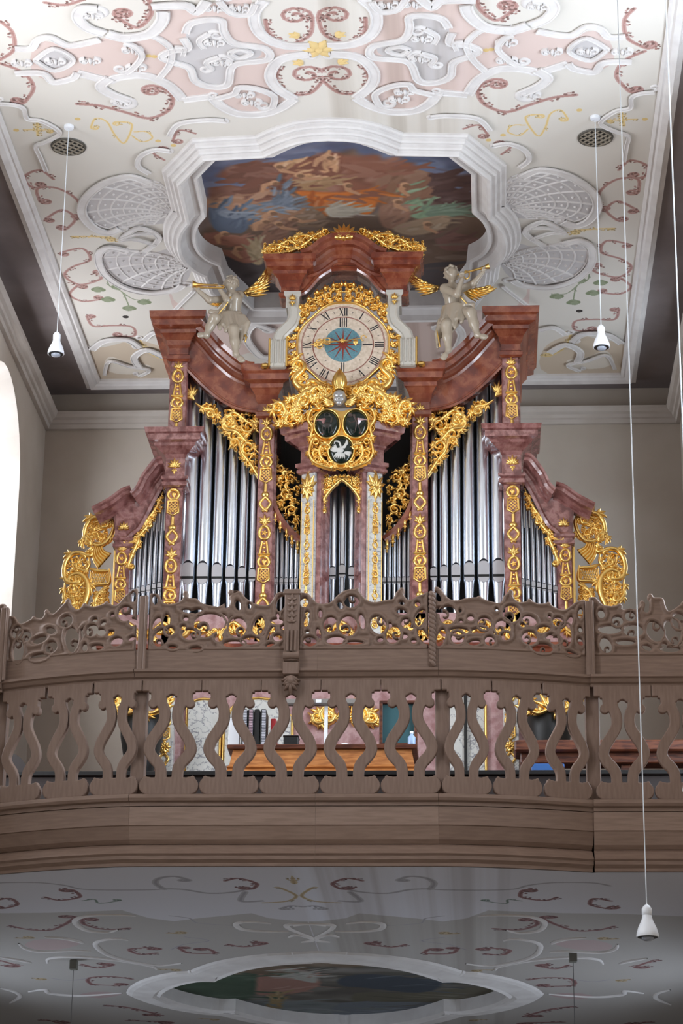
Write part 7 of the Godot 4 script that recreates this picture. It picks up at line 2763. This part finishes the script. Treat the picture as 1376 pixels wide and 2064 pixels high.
func child_head(b: Array, c: Vector3, look: Vector3) -> void:
	look = look.normalized()
	var up := Vector3.UP
	var rt := look.cross(up).normalized()
	up = rt.cross(look).normalized()
	b.append([c + up * 0.015, c + up * 0.015 - look * 0.02, 0.068, 0.066])
	b.append([c - up * 0.04 + look * 0.02, c - up * 0.045 + look * 0.025, 0.036, 0.034])
	for s in [-1.0, 1.0]:
		b.append([c - up * 0.022 + look * 0.035 + rt * s * 0.026, c - up * 0.024 + look * 0.035 + rt * s * 0.028, 0.03, 0.03])
		b.append([c + up * 0.018 + look * 0.062 + rt * s * 0.012, c + up * 0.02 + look * 0.054 + rt * s * 0.036, 0.008, 0.008])
		b.append([c + up * 0.002 + look * 0.058 + rt * s * 0.024, c + up * 0.002 + look * 0.059 + rt * s * 0.025, 0.011, 0.011])
		b.append([c + rt * s * 0.068 - look * 0.005, c + rt * s * 0.07 - up * 0.02, 0.012, 0.009])
	b.append([c + up * 0.005 + look * 0.066, c - up * 0.015 + look * 0.078, 0.008, 0.012])
	b.append([c - up * 0.034 + look * 0.062 - rt * 0.014, c - up * 0.034 + look * 0.062 + rt * 0.014, 0.007, 0.007])


func curls(mb: MB, c: Vector3, look: Vector3, seed_value: int) -> void:
	var rg := RandomNumberGenerator.new()
	rg.seed = seed_value
	var b := []
	look = look.normalized()
	for i in 46:
		var a := rg.randf() * TAU
		var e := asin(rg.randf_range(-0.45, 1.0))
		var d := Vector3(cos(a) * cos(e), sin(e), sin(a) * cos(e))
		if d.dot(look) > 0.35 and e < 0.75:
			continue
		var p := c + Vector3(0, 0.015, 0) + d * 0.074
		b.append([p, p + Vector3(rg.randf_range(-0.02, 0.02), rg.randf_range(-0.02, 0.02), rg.randf_range(-0.02, 0.02)), 0.017, 0.012])
	nets(mb, b, 0.007, 0.008)


# three rows of gilt feathers from the root to the tip
func wing(mb: MB, root: Vector2, tip: Vector2, drop: float) -> void:
	var l := root.distance_to(tip)
	var a := (tip - root).angle()
	var sg := signf(drop)
	for row in 3:
		var n := 9 - row * 2
		for i in n:
			var t := i / (n - 1.0)
			var p := root.lerp(tip, t * 0.62)
			var fl := l * (0.42 - 0.1 * row) * (1.0 - 0.25 * t) + l * 0.1
			leaf(mb, p, a + sg * (0.95 - 0.9 * t - 0.12 * row), fl * 1.12, l * 0.055, -sg * 0.35, 0.02 + 0.012 * row, row * 0.012)
	mb.stroke(cr(PackedVector2Array([root, root.lerp(tip, 0.4) - (tip - root).orthogonal().normalized() * sg * l * 0.05, tip]), 6), widths(13, l * 0.06, 1), 0.05)
	# the back of the wing
	mb.stroke(cr(PackedVector2Array([root, root.lerp(tip, 0.4), tip]), 6), widths(13, l * 0.1, 1), 0.012, -0.008)


func limb(b: Array, p: PackedVector3Array, r: Array) -> void:
	for i in p.size() - 1:
		b.append([p[i], p[i + 1], r[i], r[i + 1]])


func foot(b: Array, ankle: Vector3, toe: Vector3) -> void:
	b.append([ankle, ankle.lerp(toe, 0.6), 0.026, 0.024])
	b.append([ankle - (toe - ankle) * 0.12 - Vector3(0, 0.012, 0), ankle, 0.024, 0.026])
	var d := (toe - ankle).normalized()
	var x := d.cross(Vector3(0, 0.3, 1)).normalized()
	for i in 5:
		var o := x * (i - 2) * 0.011
		b.append([ankle.lerp(toe, 0.6) + o * 0.8, toe + o - d * 0.004 * absf(i - 1), 0.012, 0.0085])


func trumpet(mb: MB, p: PackedVector3Array, bell: float) -> void:
	var n := p.size()
	var r := PackedFloat32Array()
	for i in n:
		var t := i / (n - 1.0)
		r.append(0.009 + 0.004 * t + bell * pow(t, 8.0))
	mb.tube(p, r, 12)


func line3(a: Vector3, b: Vector3, n: int) -> PackedVector3Array:
	var r := PackedVector3Array()
	for i in n:
		r.append(a.lerp(b, i / (n - 1.0)))
	return r


func build_angels() -> void:
	var gold_hem: Material = M.gold
	# ---- the one that turns its back, blowing towards the window wall
	var o := thing("angel_statue", "ivory child angel seen from behind, blowing a folded golden trumpet, on the left gable", "statue", Vector3(-1.151, 12.365, -23.15))
	var b := []
	var pel := Vector3(-1.152, 12.38, -23.15)
	var che := Vector3(-1.111, 12.559, -23.1)
	var nek := Vector3(-1.138, 12.641, -23.08)
	b.append([pel, pel + Vector3(0.03, 0.06, 0), 0.085, 0.08])
	b.append([pel + Vector3(0.03, 0.06, 0), che, 0.08, 0.085])
	b.append([che, nek - Vector3(0, 0.02, 0), 0.08, 0.04])
	b.append([nek, nek + Vector3(-0.004, 0.03, 0.0), 0.034, 0.034])
	b.append([Vector3(-1.169, 12.579, -23.06), Vector3(-1.057, 12.64, -23.16), 0.045, 0.048])
	var hd := Vector3(-1.142, 12.722, -23.06)
	var look := Vector3(-1.0, 0.0, 0.15)
	child_head(b, hd, look)
	limb(b, v3([-1.169, 12.571, -23.06, -1.172, 12.496, -22.98, -1.249, 12.615, -22.96]), [0.042, 0.034, 0.022])
	limb(b, v3([-1.207, 12.568, -23.1, -1.357, 12.499, -22.98, -1.476, 12.584, -22.92]), [0.04, 0.034, 0.022])
	limb(b, v3([-1.227, 12.321, -23.1, -1.289, 12.261, -22.92, -1.337, 12.179, -22.95, -1.372, 12.074, -22.93]), [0.075, 0.056, 0.046, 0.027])
	limb(b, v3([-1.133, 12.306, -23.12, -1.09, 12.134, -22.94, -1.072, 11.996, -22.93, -1.054, 11.851, -22.92]), [0.075, 0.058, 0.048, 0.028])
	foot(b, Vector3(-1.372, 12.074, -22.93), Vector3(-1.447, 12.052, -22.88))
	foot(b, Vector3(-1.054, 11.851, -22.92), Vector3(-0.977, 11.752, -22.88))
	var mb := MB.new()
	nets(mb, b, 0.0095, 0.025)
	var hb := []
	var t0 := Vector3(-1.203, 12.646, -22.94)
	var t1 := Vector3(-1.53, 12.647, -22.9)
	hand(hb, Vector3(-1.249, 12.615, -22.96), Vector3(-1.282, 12.655, -22.94), t1 - t0, 0.012)
	hand(hb, Vector3(-1.476, 12.584, -22.92), Vector3(-1.496, 12.617, -22.91), t1 - t0, 0.012)
	nets(mb, hb, 0.0036, 0.005)
	part("body", mb, M.ivory, o)
	mb = MB.new()
	curls(mb, hd, look, 3)
	part("hair", mb, M.ivory, o)
	mb = MB.new()
	trumpet(mb, line3(t0, t1, 20), 0.03)
	trumpet(mb, line3(Vector3(-1.206, 12.62, -22.94), Vector3(-1.495, 12.612, -22.9), 14), 0.0)
	trumpet(mb, line3(Vector3(-1.207, 12.646, -22.94), Vector3(-1.206, 12.62, -22.94), 4), 0.0)
	part("trumpet", mb, M.gold_dull, o)
	# loincloth in folds, a sash with a gilt hem
	b = []
	for i in 9:
		var t := i / 8.0
		var top := Vector3(-1.256, 12.338, -23.04).lerp(Vector3(-1.044, 12.378, -23.1), t) + Vector3(0, 0, 0.06 * sin(PI * t))
		var bot := Vector3(-1.232, 12.146, -22.93).lerp(Vector3(-0.973, 12.175, -23.05), t) + Vector3(0, 0.04 * sin(i * 2.1), 0.05 * sin(PI * t) + 0.015 * (i % 2))
		b.append([top, bot, 0.03, 0.022])
	for i in 5:
		var top := Vector3(-1.059, 12.34, -23.05) + Vector3(0.016 * i, 0, 0.0)
		var bot := Vector3(-1.017, 11.96, -23.0) + Vector3(0.02 * i - 0.02, 0.05 * i, 0.01 * (i % 2))
		b.append([top, top.lerp(bot, 0.5) + Vector3(0.03, 0, 0.01), 0.022, 0.024])
		b.append([top.lerp(bot, 0.5) + Vector3(0.03, 0, 0.01), bot, 0.024, 0.016])
	b.append([Vector3(-1.142, 12.572, -23.0), Vector3(-1.248, 12.374, -23.02), 0.02, 0.026])
	b.append([Vector3(-1.248, 12.374, -23.02), Vector3(-1.049, 12.384, -23.08), 0.028, 0.03])
	b.append([Vector3(-1.344, 12.382, -23.02), Vector3(-1.275, 12.367, -23.02), 0.028, 0.034])
	mb = MB.new()
	nets(mb, b, 0.0085, 0.014)
	part("drapery", mb, M.ivory, o)
	mb = MB.new()
	mb.tube(v3([-1.131, 12.528, -22.97, -1.175, 12.434, -22.96, -1.247, 12.355, -22.98]), PackedFloat32Array([0.008, 0.007, 0.008]), 6)
	part("gilded_hem", mb, gold_hem, o)
	mb = MB.new()
	mb.tube(v3([-0.971, 12.091, -22.98, -0.956, 12.064, -22.97, -0.969, 12.01, -22.98]), PackedFloat32Array([0.012, 0.012, 0.008]), 6)
	part("gilded_hem", mb, gold_hem, o)
	for e in [[v2([-1.006, 12.665])[0], v2([-0.723, 12.954])[0], -1.0, -23.2], [v2([-1.244, 12.563])[0], v2([-1.396, 12.55])[0], 1.0, -23.16]]:
		mb = MB.new()
		mb.xf = Transform3D(Basis(), Vector3(0, 0, e[3]))
		wing(mb, e[0], e[1], e[2])
		part("wing", mb, M.gold, o)
	# ---- the one that faces the nave, blowing a straight trumpet
	o = thing("angel_statue", "ivory child angel facing the nave, blowing a straight golden trumpet, on the right gable", "statue", Vector3(1.211, 12.406, -23.15))
	b = []
	pel = Vector3(1.211, 12.429, -23.15)
	che = Vector3(1.171, 12.6, -23.1)
	nek = Vector3(1.179, 12.703, -23.08)
	b.append([pel, pel + Vector3(-0.015, 0.06, 0), 0.09, 0.085])
	b.append([pel + Vector3(-0.015, 0.06, 0), che, 0.085, 0.088])
	b.append([che, nek - Vector3(0, 0.02, 0), 0.082, 0.04])
	b.append([nek, nek + Vector3(0, 0.03, 0), 0.034, 0.034])
	b.append([Vector3(1.101, 12.642, -23.06), Vector3(1.267, 12.659, -23.1), 0.046, 0.046])
	hd = Vector3(1.18, 12.786, -23.04)
	look = Vector3(0.85, 0.0, 0.6)
	child_head(b, hd, look)
	limb(b, v3([1.101, 12.623, -23.05, 1.234, 12.504, -22.93, 1.289, 12.667, -22.9]), [0.046, 0.036, 0.022])
	limb(b, v3([1.287, 12.642, -23.08, 1.41, 12.652, -22.98, 1.505, 12.753, -22.93]), [0.042, 0.034, 0.022])
	limb(b, v3([1.157, 12.361, -23.1, 1.125, 12.153, -22.92, 1.131, 12.013, -22.92, 1.144, 11.862, -22.91]), [0.078, 0.06, 0.05, 0.029])
	limb(b, v3([1.272, 12.367, -23.1, 1.374, 12.296, -22.95, 1.406, 12.177, -22.95, 1.442, 12.047, -22.94]), [0.078, 0.06, 0.05, 0.029])
	foot(b, Vector3(1.144, 11.862, -22.91), Vector3(1.084, 11.742, -22.86))
	foot(b, Vector3(1.442, 12.04, -22.94), Vector3(1.532, 11.985, -22.88))
	mb = MB.new()
	nets(mb, b, 0.0095, 0.025)
	hb = []
	t0 = Vector3(1.238, 12.729, -22.93)
	t1 = Vector3(1.57, 12.809, -22.9)
	hand(hb, Vector3(1.289, 12.667, -22.9), Vector3(1.286, 12.737, -22.92), t1 - t0, 0.012)
	hand(hb, Vector3(1.505, 12.753, -22.93), Vector3(1.523, 12.797, -22.91), t1 - t0, 0.014)
	nets(mb, hb, 0.0036, 0.005)
	part("body", mb, M.ivory, o)
	mb = MB.new()
	curls(mb, hd, look, 7)
	part("hair", mb, M.ivory, o)
	mb = MB.new()
	trumpet(mb, line3(t0, t1, 20), 0.022)
	var ring := PackedVector3Array()
	for i in 20:
		var a := TAU * i / 18
		ring.append(Vector3(1.333, 12.736, -22.95) + Vector3(cos(a) * 0.03, sin(a) * 0.045, 0.0))
	mb.tube(ring, widths(20, 0.008, 2), 8)
	part("trumpet", mb, M.gold, o)
	b = []
	for i in 10:
		var t := i / 9.0
		var top := Vector3(1.103, 12.406, -23.05).lerp(Vector3(1.32, 12.422, -23.06), t) + Vector3(0, 0, 0.06 * sin(PI * t))
		var bot := Vector3(1.064, 12.189, -22.95).lerp(Vector3(1.279, 12.238, -22.95), t) + Vector3(0, 0.05 * sin(i * 1.9) - 0.07 * sin(PI * t), 0.04 * sin(PI * t) + 0.015 * (i % 2))
		b.append([top, bot, 0.03, 0.02])
	for i in 4:
		var top := Vector3(1.07, 12.242, -23.0) + Vector3(0.012 * i - 0.02, 0, 0.0)
		var bot := Vector3(1.049, 11.932, -23.0) + Vector3(0.018 * i - 0.02, 0.06 * i, 0.01 * (i % 2))
		b.append([top, top.lerp(bot, 0.5) - Vector3(0.02, 0, 0), 0.02, 0.022])
		b.append([top.lerp(bot, 0.5) - Vector3(0.02, 0, 0), bot, 0.022, 0.014])
	for i in 4:
		b.append([Vector3(1.198, 12.255, -23.0) + Vector3(0.014 * i, 0, 0.01 * (i % 2)), Vector3(1.178, 12.086, -22.97) + Vector3(0.02 * i, 0.03 * i, 0), 0.02, 0.014])
	b.append([Vector3(1.287, 12.497, -22.98), Vector3(1.32, 12.431, -23.0), 0.02, 0.022])
	b.append([Vector3(1.32, 12.416, -23.0), Vector3(1.401, 12.425, -23.02), 0.026, 0.02])
	b.append([Vector3(1.401, 12.425, -23.02), Vector3(1.411, 12.341, -23.0), 0.02, 0.012])
	mb = MB.new()
	nets(mb, b, 0.0085, 0.014)
	part("drapery", mb, M.ivory, o)
	mb = MB.new()
	mb.tube(v3([1.214, 12.549, -22.93, 1.217, 12.484, -22.92]), PackedFloat32Array([0.009, 0.009]), 6)
	part("gilded_hem", mb, gold_hem, o)
	mb = MB.new()
	mb.tube(v3([1.267, 12.495, -22.96, 1.294, 12.453, -22.95, 1.334, 12.412, -22.96]), PackedFloat32Array([0.007, 0.008, 0.006]), 6)
	part("gilded_hem", mb, gold_hem, o)
	mb = MB.new()
	mb.tube(v3([1.023, 12.111, -22.97, 1.037, 12.025, -22.96, 1.056, 11.926, -22.97]), PackedFloat32Array([0.006, 0.008, 0.008]), 6)
	part("gilded_hem", mb, gold_hem, o)
	for e in [[v2([1.034, 12.703])[0], v2([0.705, 12.844])[0], 1.0, -23.2], [v2([1.3, 12.676])[0], v2([1.624, 12.683])[0], -1.0, -23.2]]:
		mb = MB.new()
		mb.xf = Transform3D(Basis(), Vector3(0, 0, e[3]))
		wing(mb, e[0], e[1], e[2])
		part("wing", mb, M.gold, o)


# ---------------------------------------------------------------- hanging lamps
func lamp(x: float, y: float, z: float, top: float, label: String) -> void:
	var o := thing("pendant_lamp", label, "lamp", Vector3(x, y, z), "white pendant lamps on long cables")
	var mb := MB.new()
	mb.lathe(Vector3(x, y, z), [0.004, 0.22, 0.004, top - y], 8)
	part("cable", mb, plain(Color(0.82, 0.84, 0.86), 0.5), o)
	mb = MB.new()
	mb.lathe(Vector3(x, y, z), [0.078, 0.0, 0.08, 0.004, 0.076, 0.03, 0.064, 0.07, 0.045, 0.11, 0.036, 0.135, 0.035, 0.15, 0.033, 0.152, 0.033, 0.156, 0.036, 0.158, 0.036, 0.2, 0.022, 0.222, 0.008, 0.23, 0.004, 0.24], 28)
	part("shade", mb, M.white, o)
	mb = MB.new()
	mb.lathe(Vector3(x, y, z), [0.07, -0.001, 0.07, -0.004], 24)
	part("inner_reflector", mb, plain(Color(0.12, 0.12, 0.13), 0.4, 0.5), o)
	mb = MB.new()
	mb.lathe(Vector3(x, y - 0.004, z), [0.045, 0.0, 0.043, -0.012, 0.03, -0.02, 0.004, -0.024], 18)
	part("bulb", mb, plain(Color(0.6, 0.62, 0.66), 0.15), o)
	mb = MB.new()
	mb.lathe(Vector3(x, top, z), [0.045, -0.03, 0.05, -0.02, 0.05, 0.0], 18)
	part("ceiling_rose", mb, M.white, o)


func build_lamps() -> void:
	lamp(-2.55, 10.97, -20.9, CEIL, "white pendant lamp hanging beside the arched window near the organ")
	lamp(2.60, 10.97, -20.9, CEIL, "white pendant lamp hanging in front of the plain wall near the organ")
	lamp(2.60, 4.76, -17.2, CEIL, "white pendant lamp hanging low in front of the gallery balustrade")
	lamp(2.60, 4.76, -12.9, CEIL, "white pendant lamp on a cable in the nave, its shade below the gallery")
	for a in [[-2.25, -21.85], [2.23, -21.4]]:
		var o := thing("soffit_lamp", "small grey ceiling box with a thin hanging wire under the gallery", "lamp", Vector3(a[0], SOFFIT, a[1]), "lamp boxes under the gallery")
		var mb := MB.new()
		mb.box(Vector3(a[0], SOFFIT - 0.045, a[1]), Vector3(0.07, 0.09, 0.07))
		part("lamp_box", mb, plain(Color(0.45, 0.45, 0.42), 0.5), o)
		mb = MB.new()
		mb.lathe(Vector3(a[0], SOFFIT, a[1]), [0.003, -2.0, 0.003, -0.08], 6)
		part("wire", mb, plain(Color(0.4, 0.4, 0.4), 0.5), o)
		mb = MB.new()
		mb.lathe(Vector3(a[0], SOFFIT - 2.2, a[1]), [0.08, 0.0, 0.07, 0.06, 0.04, 0.14, 0.02, 0.2], 18)
		part("shade", mb, M.white, o)
